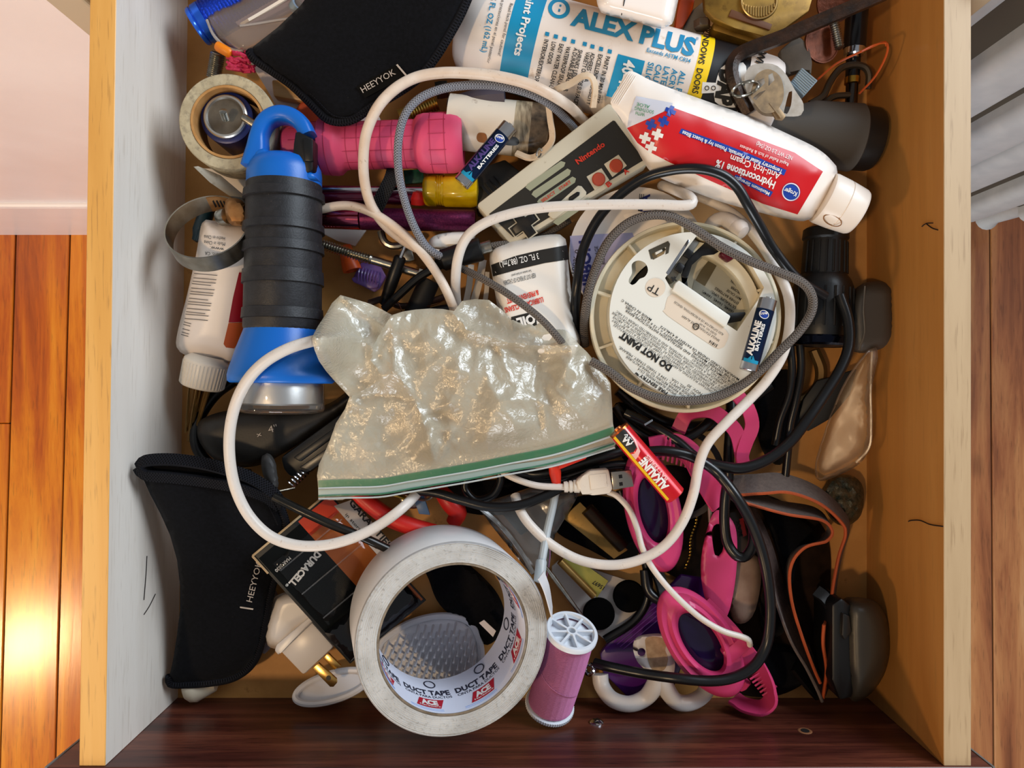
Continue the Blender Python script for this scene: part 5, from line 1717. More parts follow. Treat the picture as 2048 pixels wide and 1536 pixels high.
# ---- ribbon spool
rs = thing('ribbon_spool', 'white cardboard ribbon spool with blue lettering behind the smoke alarm', 'spool', P(1275, 500, 10))
M_card = mat('white_cardboard', '#e4dad0', .55)
zs = plane((1140, 500, 40), (1390, 480, 38), (1270, 380, 42))
q = MB(); q.prism(ell(1274, 508, 136, 134, 0, 64), zs, 1.4, .3); d1 = build('disc', q, M_card, rs)
q = MB(); q.prism(ell(1280, 505, 130, 128, 0, 64), lambda x, y: zs(x, y) - 22, 1.4, .3); build('disc', q, M_card, rs)
q = MB(); q.lathe(P(1277, 506, 16), P(1277, 506, 40), [(0, 0), (0, 26), (23, 26), (23, 0)], 36); build('hub', q, M_card, rs)
q = MB(); q.decal([(1140, 472), (1200, 468), (1300, 464), (1330, 456), (1330, 470), (1220, 540), (1170, 592), (1150, 560), (1141, 520)], zs, .2, 20); build('lilac_print', q, mat('lilac_ink', '#a9a6c8', .55), d1, smooth=0)
M_nav = mat('navy_ink', '#1c2470', .55)
q = MB(); add_text(q, 'RIBBON', (1188, 588), (1178, 480), 20, zs, .04, .4); build('lettering', q, M_nav, d1, smooth=0)
q = MB(); add_text(q, 'CINTA', (1304, 462), (1299, 388), 20, zs, .04, .4); build('lettering', q, M_nav, d1, smooth=0)
q = MB(); add_text(q, 'CARDAGE', (1200, 534), (1196, 492), 7, zs, 0, .4); add_text(q, 'BLUE', (1210, 528), (1208, 502), 7, zs, 0, .4); add_text(q, 'MAS METROS', (1322, 462), (1316, 398), 7, zs, 0, .4); add_text(q, 'MAS YARDAS', (1334, 456), (1329, 398), 7, zs, 0, .4)
add_text(q, '100% 0', (1152, 548), (1160, 500), 10, zs, 0, .4); add_text(q, 'ABRITE', (1280, 476), (1288, 388), 9, zs, 0, .4); build('small_lettering', q, M_ink, d1, smooth=0)

# ---- white knobbed hook
q = MB(); q.tube([P(*a) for a in [(1416, 462, 44), (1426, 446, 46), (1444, 438, 48), (1462, 446, 50), (1476, 458, 52)]], [4.2, 4.6, 4.8, 5.2, 5.4], 14); q.lathe(P(1466, 450, 50), P(1490, 468, 56), [(0, 0), (1, 5.2), (4, 6.2), (7, 6), (9.4, 4.4), (10.2, 2), (10.4, 0)], 24)
build('white_hook', q, mat('speckled_white', '#d9cdc4', .5, dirt=.1, dcol='#9a8a7c', dscale=600), label='speckled white round-ended hook between cream tube and smoke alarm', cat='hook')

# ---- smoke alarm
sa = thing('smoke_alarm', 'round cream smoke alarm lying face down, its battery bay open', 'smoke alarm', P(1375, 630, 30))
M_al = mat('aged_cream_plastic', '#ddd3bb', .4, col2='#d2c3a0', nscale=25, dirt=.06, dcol='#9a7a4e', dscale=120)
M_pl = mat('alarm_plate', '#dcdad0', .42, dirt=.05, dcol='#a8926c', dscale=80)
ZP = 64.0
cR = P(1371, 634, 58)
q = MB(); q.lathe(cR - Vector((0, 0, 30)), cR, [(4, 40), (0, 50), (2, 54), (16, 58.2), (29, 59.2), (30.5, 58.8), (30.6, 57), (29.6, 56.4), (24, 56.2), (22, 55.8), (22, 47), (30, 47), (30, 40), (4, 40)], 96, cap=False); base = build('base_ring', q, M_al, sa, smooth=40)
cP = (1386, 630)
for i in range(10):
    a = math.radians(20 + i * 36)
    u = Vector((math.cos(a), math.sin(a), 0)); v = Vector((-u.y, u.x, 0))
    c0 = cR + u * 51.5
    q = MB(); q.slab([c0 - u * 5 - v * .8, c0 + u * 5 - v * .8, c0 + u * 5 + v * .8, c0 - u * 5 + v * .8], Vector((0, 0, -8)), .2, 1); build('ring_rib', q, M_al, base)
hole = [(1393, 472), (1440, 488), (1500, 525), (1528, 575), (1516, 600), (1474, 662), (1340, 574), (1330, 556)]
circ = ell(cP[0], cP[1], 167, 166, 0, 72)
slotp = [(1299, 503), (1324, 490), (1332, 498), (1328, 508), (1306, 520)]
key_c = smooth_poly([(1264, 546), (1264, 528), (1276, 521), (1290, 526), (1296, 540), (1290, 553), (1279, 558), (1272, 566), (1264, 570), (1258, 566), (1258, 558)], 4)
q = MB(); q.pillow(circ, ZP - .5, 1, R=0, step=13, bottom=False, holes=[hole, slotp, key_c]); plate = build('back_plate', q, M_pl, sa, smooth=20)
q = MB()
cpl = P(cP[0], cP[1], ZP)
q.lathe(cpl - Vector((0, 0, 14)), cpl, [(0, 48), (0, 51.0), (12.5, 50.6), (12.5, 49)], 80, cap=False); build('plate_wall', q, M_pl, sa)
q = MB(); q.prism([(x, y) for x, y in ell(1386, 630, 150, 150, 0, 48)], 47, 2); build('bay_floor', q, mat('bay_floor_cream', '#cfc6ae', .5), sa)
q = MB()
top = [P(x, y, ZP - .8) for x, y in hole]
m_ = len(top)
low = [Vector((p.x, p.y, 46)) for p in top]
base_i = q.add(top + low, [(i, (i + 1) % m_, m_ + (i + 1) % m_, m_ + i) for i in range(m_)]); build('bay_wall', q, M_al, sa, smooth=0)
q = MB(); q.prism(slotp, 52, 1); q.prism(key_c, 52, 1); build('recess_floor', q, mat('dark_recess', '#2a2620', .8), sa)
q = MB(); q.prism([(1297, 500), (1336, 482), (1340, 488), (1337, 506), (1331, 509), (1332, 494), (1303, 508), (1308, 518), (1302, 518)], ZP + .2, .6); build('latch_slot_edge', q, mat('dark_slot_edge', '#3c3728', .6), plate)
q = MB(); q.prism([(1310, 503), (1323, 496), (1326, 502), (1312, 510)], ZP - .5, 4, .5); build('latch_tab', q, M_pl, plate)
q = MB(); q.prism([(1351, 566), (1358, 560), (1462, 632), (1452, 654), (1345, 580)], ZP + 2.2, 8, .8); build('bay_flap', q, M_pl, plate)
# contacts
q = MB(); q.prism([(1329, 548), (1380, 472), (1399, 484), (1346, 566)], ZP - 3, 10, .6); ct_ = build('contact_block', q, mat('contact_plastic', '#55524a', .4), sa)
q = MB(); q.prism([(1331, 546), (1376, 478), (1381, 481), (1337, 551)], ZP + .2, 4, .5); build('contact_plate', q, M_chrome, ct_)
q = MB(); q.prism([(1366, 510), (1376, 496), (1388, 503), (1379, 518)], ZP - 1.4, 2, .3); q.prism([(1349, 538), (1358, 524), (1370, 532), (1362, 547)], ZP - 1.4, 2, .3); build('clip', q, M_black, ct_)
q = MB(); add_text(q, '+', (1339, 560), (1350, 567), 12, ZP - 2.8, .06, .5); build('plus_mark', q, M_ink, ct_, smooth=0)
q = MB(); q.pillow([(1373, 520), (1412, 483), (1438, 503), (1428, 509), (1404, 512), (1384, 530), (1374, 560), (1378, 590), (1366, 582), (1362, 550)], 58, 1.2, R=3, step=8); build('strap', q, M_black, sa)
q = MB(); q.pillow([(1428, 628), (1490, 624), (1494, 640), (1460, 646), (1440, 650)], 56, 1.2, R=3, step=8); build('strap', q, M_black, sa)
q = MB(); q.prism([(1440, 508), (1450, 496), (1474, 512), (1460, 524)], 68, 8, 1.5); build('maroon_clip', q, mat('maroon_clear', '#4a0a16', .2), sa)
q = MB(); q.decal([(1392, 545), (1412, 528), (1440, 520), (1502, 570), (1460, 632), (1384, 582)], 47, .3, 20); pl_ = build('paper_label', q, mat('grey_paper', '#a9a595', .6), sa, smooth=0)
q = MB(); q.decal([(1402, 540), (1418, 520), (1434, 530), (1410, 572), (1391, 560)], 47.1, .5); build('dark_window', q, mat('olive_print', '#5a4f34', .6), pl_, smooth=0)
UD = (-.826, -.563); UPV = (-.563, .826)


def atext(q, s, a, sline, length, h, bold=0.0, z=ZP):
    """reading direction towards lower-left... origin at plate centre"""
    ox, oy = cP
    n_ = (.563, -.826)
    x0 = ox + UD[0] * a + n_[0] * sline
    y0 = oy + UD[1] * a + n_[1] * sline
    add_text(q, s, (x0, y0), (x0 + UD[0] * length, y0 + UD[1] * length), h, z, bold, .3)


q = MB()
for i, s in enumerate(('OPERATION.', 'IMPROPER', 'MAY CAUSE', 'OTHER BATTERIES', 'ULTRALIFE, U9VL:', '1604R, 1604S, 1604P;', '216, 1222; GOLD PEAK,')):
    add_text(q, s, (1493 - i * 5, 580 + i * 8.5), (1493 - i * 5 - len(s) * 3.1, 580 + i * 8.5 - len(s) * 2.1), 5, 47.4, .01, .3)
build('label_lettering', q, M_ink, pl_, smooth=0)['kind'] = 'stuff'
q = MB()
rows = [('FIRE SENTRY™', -156, -46, 76, 6.5, .03), ('SMOKE ALARM MODEL CS14', -148, -62, 92, 5, 0), ('FOR REPAIR RETURN TO MANUFACTURER', -141, -78, 142, 5, 0), ('KIDDE SAFETY, 1394 S. THIRD STREET, MEBANE,', -134, -90, 176, 5, 0),
        ('NC 27302, USA.', -127, -94, 58, 5, 0), ('2 NOV. 30', -119, -112, 42, 5.5, 0)]
for i, (s_, a, L_, b) in enumerate((('CONSTANT PULSATING ALARM INDICATES THAT COMBUSTION PARTICLES', -124, 244, 0), ("HAVE BEEN DETECTED; INTERMITTENT 'CHIRP' INDICATES A LOW BATTERY", -128, 256, 0),
        ('NOT RECOMMENDED FOR OPERATION AT TEMPERATURES BELOW 40°F, ABOVE', -132, 262, 0), ('100°F, OR IN HUMIDITY HIGHER THAN 85%. THIS DEVICE CONTAINS 0.9 MICROCURIE', -136, 272, 0),
        ('OF AMERICIUM, A RADIOACTIVE MATERIAL AND IS DISTRIBUTED UNDER U.S NRC', -139, 270, 0), ('LICENCE NO. 32-23858-01', -142, 92, 0),
        ('FOR COMPLETE OPERATING AND INSTALLATION INSTRUCTIONS REFER', -145, 262, .012), ('TO THE OWNERS MANUAL.         SENSITIVITY = 1.12 ± 0.37% / FT. OBS.', -148, 270, .012), ('MANUFACTURED UNDER US PATENT # 4,246,572         MADE IN CHINA C', -149, 284, .012))):
    rows.append((s_, -103 + i * 6.2, a, L_, 4.6, b))
for s, sl_, a, L_, h, b in rows:
    atext(q, s, a, sl_, L_, h, b)
build('lettering', q, M_ink, plate, smooth=0)['kind'] = 'stuff'
q = MB(); atext(q, 'DO NOT PAINT', -24, -108, 122, 12, .06); build('warning_lettering', q, M_ink, plate, smooth=0)
q = MB(); q.decal(ell(1311, 575, 20, 19, 0, 30), ZP, .2); tpn = build('round_sticker', q, mat('cream_sticker', '#d8c8b4', .5), plate, smooth=0)
q = MB(); add_text(q, 'TP', (1323, 579), (1300, 566), 15, ZP, 0, .5); build('sticker_lettering', q, M_ink, tpn, smooth=0)
st = smooth_poly([(1336, 594), (1344, 588), (1352, 590), (1452, 660), (1458, 670), (1448, 694), (1438, 698), (1428, 694), (1334, 630), (1330, 618)], 6)
q = MB(); q.decal(st, ZP, .2, 20); stn = build('label_sticker', q, MATS['cream_sticker'], plate, smooth=0)
q = MB()
add_text(q, 'SINGLE STATION SMOKE ALARM', (1440, 680), (1366, 630), 4.5, ZP, 0, .5); add_text(q, 'ALSO SUITABLE FOR USE IN RECREATIONAL VEHICLES', (1448, 668), (1350, 602), 4.5, ZP, 0, .5); add_text(q, 'GUIDE NO. 34-547', (1434, 668), (1400, 645), 4, ZP, 0, .5); add_text(q, 'S1816', (1436, 690), (1420, 680), 6, ZP, .02, .5)
q.tube([P(x, y, ZP + .5) for x, y in ell(1392, 653, 6, 6, 0, 16) + [(1398, 653)]], .25, 4); add_text(q, 'UL', (1396, 654), (1388, 649), 5, ZP, 0, .5)
build('sticker_lettering', q, M_ink, stn, smooth=0)
# ================================================================== lower half
# ---- duct tape roll
M_dside = mat('duct_tape_edge', '#c4c1bc', .8, col2='#aeaaa4', nscale=60, bump=.7, bscale=420, dirt=.34, dcol='#6a6256', dscale=420)
M_dsurf = mat('duct_tape_surface', '#d3d0cf', .38, bump=.05, bscale=300, stretch=(1, 1, 4))
M_liner = mat('liner_paper', '#d8dcea', .5)
Bc = Vector((-46.5, -146.5, 40)); Fc = P(909, 1279, 88)
dx_ = (Fc - Bc); LD = dx_.length; dx_.normalize()
RO, RI = 56.5, 43.0
dt = thing('duct_tape_roll', 'large white duct tape roll with a printed inner core near the drawer front', 'tape', Bc)
XU = Vector((1, 0, 0)); XU = (XU - dx_ * XU.dot(dx_)).normalized(); YU = dx_.cross(XU)
q = MB()
n = 160
R_ = []
for t, r, wob in [(0, RI + 1.4, 0), (0, RO - 1, 0), (1, RO, 0), (LD - 1.2, RO, .15), (LD - .2, RO - .9, .3), (LD + .1, RO - 3, .3), (LD, RO - 6, .2), (LD + .15, RI + 5, .2), (LD, RI + 1.4, .1)]:
    R_.append([Bc + dx_ * (t + wob * noise.noise(Vector((r * .6, j * .12, 0)))) + (XU * math.cos(2 * PI * j / n) + YU * math.sin(2 * PI * j / n)) * (r + wob * .8 * noise.noise(Vector((j * .2, t, 5)))) for j in range(n)])
q.rings(R_[1:5], cap=False)
build('tape_surface', q, M_dsurf, dt, smooth=60)
q = MB(); q.rings(R_[3:], cap=False)
for k in range(10):
    rr = RI + 2.5 + k * 1.12
    q.tube([Bc + dx_ * (LD + .02) + (XU * math.cos(2 * PI * j / 96) + YU * math.sin(2 * PI * j / 96)) * (rr + .25 * math.sin(j * .13 + k)) for j in range(97)], .22, 4, raw=True)
build('layered_edge', q, M_dside, dt, smooth=50)
q = MB(); q.lathe(Bc, Fc, [(0, RI), (0, RI + 1.5), (LD - .4, RI + 1.5), (LD - .3, RI), (0, RI)], 120, cap=False); core = build('cardboard_core', q, mat('core_board', '#8f7f6c', .85, col2='#6f604e', nscale=200), dt, smooth=40)
q = MB(); q.lathe(Bc, Fc, [(0.5, RI - .15), (LD - .6, RI - .15)], 120, cap=False)
q.f = [tuple(reversed(f)) for f in q.f]
lin = build('printed_liner', q, M_liner, dt)


def liner(a0, L_, t0, h):
    """a in degrees CCW seen from above, L_ mm along, text upright towards the bottom of the roll"""
    r = RI - .3

    def fn(u, v):
        a = math.radians(a0) + u * L_ / r
        return Bc + dx_ * (t0 - v * h) + (XU * math.cos(a) + YU * math.sin(a)) * r
    return fn


qb = MB(); qr = MB(); qw = MB(); qs = MB()
for k in range(8):
    a0 = k * 45 + 8
    add_text(qb, 'DUCT TAPE', 0, 0, 0, bold=.04, fn=liner(a0, 30, LD - 25, 6.2))
    add_text(qb, 'CINTA PARA DUCTOS', 0, 0, 0, bold=.01, fn=liner(a0 + .5, 30, LD - 20.5, 3.0))
    f = liner(a0 + 8, 18.5, LD - 6.8, 11.5)
    m_ = 8
    vs = []
    for i in range(m_ + 1):
        u = i / m_
        vs += [f(u * .82, 0), f(u * .82 + .18, 1)]
    qr.add(vs, [(2 * i, 2 * i + 2, 2 * i + 3, 2 * i + 1) for i in range(m_)])
    f2 = lambda u, v, a0=a0: Bc + dx_ * (LD - 10.6 - v * 5.6) + (XU * math.cos(math.radians(a0 + 13) + u * 10.5 / RI) + YU * math.sin(math.radians(a0 + 13) + u * 10.5 / RI)) * (RI - .45)
    add_text(qw, 'ACE', 0, 0, 0, bold=.06, fn=f2)
    f3 = lambda u, v, a0=a0: Bc + dx_ * (LD - 8.0 - v * 1.6) + (XU * math.cos(math.radians(a0 + 11) + u * 13 / RI) + YU * math.sin(math.radians(a0 + 11) + u * 13 / RI)) * (RI - .45)
    add_text(qw, 'Hardware', 0, 0, 0, bold=.02, fn=f3)
    # oval badge
    c_ = []
    for i in range(22):
        tt = 2 * PI * i / 22
        a = math.radians(a0 + 26) + 3.4 * math.cos(tt) / RI
        c_.append(Bc + dx_ * (LD - 40.5 + 5 * math.sin(tt)) + (XU * math.cos(a) + YU * math.sin(a)) * (RI - .3))
    qb.tube(c_ + [c_[0]], .45, 4)
    for j in range(2):
        a = a0 + 2
        qs.tube([Bc + dx_ * (LD - 5 + j * 1.6) + (XU * math.cos(math.radians(a + i * 4)) + YU * math.sin(math.radians(a + i * 4))) * (RI - .25) for i in range(8)], .14, 4, raw=True)
build('black_lettering', qb, mat('slate_ink', '#2a2c3c', .5), lin, smooth=0)['kind'] = 'stuff'
build('red_logos', qr, mat('logo_red', '#b0182c', .5), lin, smooth=0)['kind'] = 'stuff'
build('logo_lettering', qw, M_whiteink, lin, smooth=0)['kind'] = 'stuff'
build('fine_print', qs, mat('light_blue_ink', '#6a8ac0', .5), lin, smooth=0)['kind'] = 'stuff'
q = MB(); q.ribbon([P(1082, 1150, 86), P(1094, 1180, 84), P(1104, 1225, 74)], 9, .6, [60, 70, 80]); build('loose_tape_end', q, M_dsurf, dt)

# ---- battery blister pack
zd = plane((505, 1112, 57), (657, 985, 42), (700, 1328, 38))
bp_ = thing('battery_pack', 'black and copper battery blister pack half under the duct tape roll', 'package', P(680, 1150, 10))
TLp, TRp, BRp, BLp = (505, 1112), (657, 985), (862, 1198), (700, 1328)


def bil(u, v):
    return (TLp[0] + (TRp[0] - TLp[0]) * u + (BLp[0] - TLp[0]) * v, TLp[1] + (TRp[1] - TLp[1]) * u + (BLp[1] - TLp[1]) * v)


q = MB(); q.prism([bil(0, 0), bil(1, 0), bil(1, 1), bil(0, 1)], zd, 1.4, .3); card = build('card', q, mat('pack_card', '#1a1a18', .5), bp_)
q = MB(); q.decal([bil(.03, .04), bil(.575, .04), bil(.575, .98), bil(.03, .98)], zd, .2, 30); build('black_print', q, mat('pack_black', '#080b0b', .4, spec=.15), card)
q = MB(); q.decal([bil(.575, .04), bil(.985, .04), bil(.985, .98), bil(.575, .98)], zd, .2, 30); build('copper_print', q, mat('pack_copper', '#b8642a', .3, .2, col2='#a65220', nscale=40), card)
q = MB(); q.decal([bil(.575, .02), bil(.985, .02), bil(.985, .15), bil(.575, .15)], zd, .4, 30); build('red_print', q, mat('pack_red', '#b8381c', .35), card)
q = MB(); q.decal([(668, 1012), (702, 1000), (790, 1092), (760, 1116)], zd, .5, 30); wl_ = build('guarantee_print', q, mat('pack_grey', '#b8aca0', .4), card)
q = MB(); add_text(q, 'GARANTIES', (697, 1006), (776, 1098), 13, zd, .03, .8); add_text(q, 'in storage jusqu', (690, 1030), (752, 1098), 6, zd, 0, .8); build('guarantee_lettering', q, M_ink, wl_, smooth=0)
zdb = lambda x, y: zd(x, y) + 6.5
q = MB(); add_text(q, 'DURACELL', (633, 1101), (577, 1166), 13, zd, .05, .6); add_text(q, '®', (574, 1166), (570, 1171), 5, zd, 0, .6); add_text(q, 'MAR 2030', (578, 1113), (549, 1140), 7, zd, 0, .6); build('white_lettering', q, M_whiteink, card, smooth=0)
q = MB(); q.pillow([bil(.10, .13), bil(.93, .13), bil(.93, .70), bil(.10, .70)], lambda x, y: zd(x, y) + 1, 6, R=10, step=14, bottom=False, wr=lambda x, y: .3 * noise.noise(Vector((x * .05, y * .05, 0)))); build('blister', q, film('blister_film', '#e8e2dc', .02, .06, milk=.0, spec=.7), bp_, smooth=60)
for t_ in (.30, .52, .74):
    q = MB(); q.tube([P(*bil(.11, t_ - .1), zdb(*bil(.11, t_ - .1)) - 2), P(*bil(.92, t_ - .1), zdb(*bil(.92, t_ - .1)) - 2)], .5, 6); build('blister_ridge', q, film('ridge_film', '#ffffff', .08, .08, milk=.5), bp_)
q = MB(); q.pillow([bil(.02, .72), bil(.96, .72), bil(.96, .99), bil(.02, .99)], lambda x, y: zd(x, y) + 1, 12, R=12, step=10, bottom=False); build('cell_tray', q, mat('glossy_black_tray', '#101114', .15), bp_, smooth=50)
q = MB(); q.tube([P(*bil(.0, v), zd(*bil(0, v)) + .4) for v in (0, .05, .1, .16)] , .7, 5); q.tube([P(*bil(u, 0), zd(*bil(u, 0)) + .4) for u in (0, .2, .35, .42, .6, .8, 1)], .7, 5); build('torn_edge', q, mat('torn_card', '#b89a72', .8), card)

# ---- plug adapter
pa = thing('plug_adapter', 'white wall plug adapter with two brass prongs left of the duct tape', 'plug', P(610, 1290, 5))
M_plug = mat('plug_white', '#ded4ca', .3)
q = MB(); q.pillow(smooth_poly([(540, 1215), (552, 1192), (590, 1182), (630, 1196), (644, 1236), (600, 1262), (560, 1296), (534, 1290), (528, 1262)], 8), 20, 26, R=22, step=8); q2 = q; build('cord_body', q, M_plug, pa, smooth=70)
q = MB(); q.prism([(558, 1302), (622, 1242), (668, 1294), (606, 1352)], 32, 24, 2); build('plug_body', q, M_plug, pa)
q = MB(); q.prism([(548, 1302), (552, 1290), (616, 1236), (626, 1234), (628, 1242), (562, 1306), (556, 1312)], 35, 28, 1.5); build('flange', q, M_plug, pa)
M_prong = mat('brass_prong', '#d0a860', .25, 1.0)
q = MB(); q.prism([(624, 1337), (637, 1326), (673, 1358), (674, 1366), (667, 1374), (660, 1374)], 27, 2, .3); pr_ = build('prong', q, M_prong, pa)
q = MB(); q.decal(ell(657, 1356, 5, 5, 0, 16), 27, .15); build('prong_hole', q, M_black, pr_, smooth=0)
q = MB(); q.prism([(646, 1316), (656, 1306), (682, 1332), (668, 1340)], 22, 2, .3); build('prong', q, M_prong, pa)
q = MB(); q.prism([(522, 1200), (548, 1184), (560, 1230), (548, 1290), (528, 1310), (516, 1300)], 12, 6, 1); build('grey_wrapper', q, mat('silver_grey_wrap', '#8f8c92', .4, .3), label='silver grey wrapper piece between black pouch and plug adapter', cat='wrapper')

# ---- oval lid
ovl = thing('oval_lid', 'white oval plastic dish leaning on the drawer front below the plug', 'lid', P(660, 1376, 4))
M_ov = mat('frosted_white', '#d6d2d2', .35)
zov = plane((590, 1390, 22), (740, 1350, 16), (660, 1410, 28))
ol = ell(664, 1374, 80, 31, -17, 48)
q = MB(); q.pillow(ol, lambda x, y: zov(x, y) - 2, 2, R=6, step=9); build('dish', q, M_ov, ovl, smooth=60)
q = MB(); q.tube([P(x, y, zov(x, y) + .4) for x, y in ell(664, 1374, 76, 27, -17, 60)] + [P(*ell(664, 1374, 76, 27, -17, 60)[0], zov(*ell(664, 1374, 76, 27, -17, 60)[0]) + .4)], 2.2, 8); build('rim', q, M_ov, ovl)

# ---- detangling brush
br = thing('pin_brush', 'white oval pin brush head lying inside the duct tape roll', 'brush', P(870, 1300, 2))
M_br = mat('brush_white', '#cfd0d6', .4)
ol = smooth_poly([(760, 1292), (776, 1272), (820, 1246), (868, 1233), (912, 1234), (942, 1248), (958, 1280), (962, 1318), (950, 1350), (900, 1372), (820, 1376), (772, 1360), (756, 1330)], 8)
q = MB(); q.pillow(ol, 8, 10, R=20, step=9); build('head', q, M_br, br, smooth=70)
q = MB(); q.tube([P(x, y, 11) for x, y in ol + ol[:1]], 2.4, 8); build('rim', q, M_br, br)
q = MB(); q.lathe(Vector((0, 0, 0)), Vector((-.08, -.42, 1)), [(0, 0), (0, .75), (10.5, .65), (11.4, .9), (12.4, .7), (12.6, 0)], 8)
pin = build('pin', q, M_br, br)
pm = pin.data
bo_ = WL[br.name]
first = True
for r in range(8):
    for c in range(13):
        x = 776 + c * 15 + (r % 2) * 7; y = 1262 + r * 14 - c * 1.2
        if not inside(x, y, ol) or edged(x, y, ol) < 12:
            continue
        o = pin if first else pin.copy()
        if not first:
            COL.objects.link(o)
        first = False
        p = P(x, y, 11.5) * .001
        o.location = p - bo_
q = MB(); q.pillow(smooth_poly([(846, 1120), (900, 1104), (990, 1180), (1010, 1250), (975, 1290), (940, 1262), (880, 1210), (858, 1160)], 10), 8, 10, R=14, step=9, wr=lambda x, y: 1.2 * math.sin((x + y) * .11)); build('black_cloth', q, M_neo, label='crumpled black cloth under the duct tape roll', cat='cloth')
q = MB(); q.prism([(958, 1246), (968, 1240), (992, 1262), (986, 1274)], 26, .6); build('white_slip', q, MATS['white_paper'], label='tiny white paper slip inside the duct tape roll', cat='slip')

# ---- thread spool
M_thr = mat('pink_thread', '#a45f88', .65, col2='#b36c96', nscale=300, stretch=(1, 1, 30), bump=.4, bscale=200)
M_spw = mat('spool_white', '#d6dae0', .35)
sp = thing('thread_spool', 'white plastic spool of pink thread leaning on the drawer front', 'spool', P(1120, 1350, 5))
A = P(1100, 1408, 35); B = P(1143, 1265, 62)
dS = (B - A).normalized(); LS = (B - A).length
q = MB(); q.lathe(A, B, [(1, 13.2), (2, 14.2), (LS * .5, 14.5), (LS - 2.5, 14.2), (LS - 1.5, 13)], 48, cap=False); tw = build('thread', q, M_thr, sp)
xx = Vector((0, 0, 1)).cross(dS).normalized(); yy = dS.cross(xx)
q = MB()
nT = 64
q.tube([A + dS * (2 + (LS - 4.5) * i / (nT * 24)) + (xx * math.cos(2 * PI * i / 24) + yy * math.sin(2 * PI * i / 24)) * (14.3 + .25 * math.sin(PI * i / (nT * 24))) for i in range(nT * 24)], .42, 4, raw=True)
q.tube([A + dS * (LS * (.62 - .3 * i / 20)) + (xx * math.cos(-.2 + i * .14) + yy * math.sin(-.2 + i * .14)) * 14.9 for i in range(21)], .3, 4, raw=True)
build('thread_winding', q, M_thr, tw)
q = MB(); q.lathe(A, B, [(-2.4, 0), (-2.4, 14), (-1.8, 15.8), (.4, 15.8), (1.2, 13), (1.2, 0)], 48); bf_ = build('flange', q, M_spw, sp)
q = MB()
for k in range(64):
    a = 2 * PI * k / 64
    o_ = xx * math.cos(a) + yy * math.sin(a)
    q.tube([A - dS * 1.8 + o_ * 15.8, A + dS * .4 + o_ * 15.8], .35, 4, raw=True)
build('flange_teeth', q, M_spw, bf_)
q = MB(); q.lathe(A, B, [(LS - 1.6, 14), (LS - 1.2, 16.2), (LS + 1.4, 16.2), (LS + 2.2, 15.6), (LS + 2.2, 14), (LS + .4, 13.6), (LS - 1, 13)], 56, cap=False); tf_ = build('flange', q, M_spw, sp, smooth=50)
q = MB(); q.lathe(A, B, [(LS - 3, 0), (LS - 3, 13.9), (LS - 2.6, 13.9), (LS - 2.6, 0)], 40); build('flange_floor', q, M_spw, tf_)
q = MB(); q.lathe(A, B, [(LS - 3, 3.4), (LS + 1.8, 3.4), (LS + 1.8, 2.2), (LS - 3, 2.2)], 24, cap=False); build('hub', q, M_spw, tf_)
for k in range(8):
    a = 2 * PI * k / 8 + .3
    u = xx * math.cos(a) + yy * math.sin(a); v = dS.cross(u)
    q = MB(); c0 = A + dS * (LS + 1.6)
    q.slab([c0 + u * 3 - v * .7, c0 + u * 14 - v * .7, c0 + u * 14 + v * .7, c0 + u * 3 + v * .7], -dS * 4.6, .15, 1); build('spoke', q, M_spw, tf_)

# ---- chrome eye, needle, felt dots on card
q = MB(); q.tube([P(x, y, 20 + 2 * math.sin(i)) for i, (x, y) in enumerate(ell(1178, 1338, 9, 10, 0, 16))], 1.6, 8); build('chrome_eye', q, M_chrome, label='small chrome eye ring between thread spool and white hook', cat='ring')
q = MB(); q.lathe(P(1088, 1128, 46), P(1186, 1264, 40), [(0, 0), (0, .8), (10, 1.5), (52, 1.5), (54, .5), (55, 0)], 12); build('steel_needle', q, M_steel, label='long thin steel rod running down to the pink thread spool', cat='rod')
q = MB(); q.tube([P(x, y, 40) for x, y in [(1098, 1080), (1100, 1110), (1096, 1140), (1092, 1160)]], .3, 5); build('pink_thread_end', q, M_thr, label='loose reddish thread end beside the grey cable sleeve', cat='thread')
fd = thing('felt_card', 'grey card with two black felt dots right of the pink thread spool', 'card', P(1220, 1200, 4))
q = MB(); q.prism(smooth_poly([(1104, 1152), (1132, 1118), (1190, 1140), (1290, 1176), (1300, 1210), (1262, 1250), (1220, 1276), (1188, 1262)], 12), 9, 2, .3); build('sheet', q, mat('grey_white_card', '#b8b2ac', .55), fd)
M_felt = mat('black_felt', '#070707', .95, bump=.3, bscale=1500, spec=.1)
for x, y in ((1197, 1226), (1257, 1191)):
    q = MB(); c = P(x, y, 9); q.lathe(c, c + Vector((0, 0, 4)), [(0, 0), (0, 10.8), (3, 10.8), (4, 10.2), (4.1, 0)], 36); build('felt_dot', q, M_felt, fd)

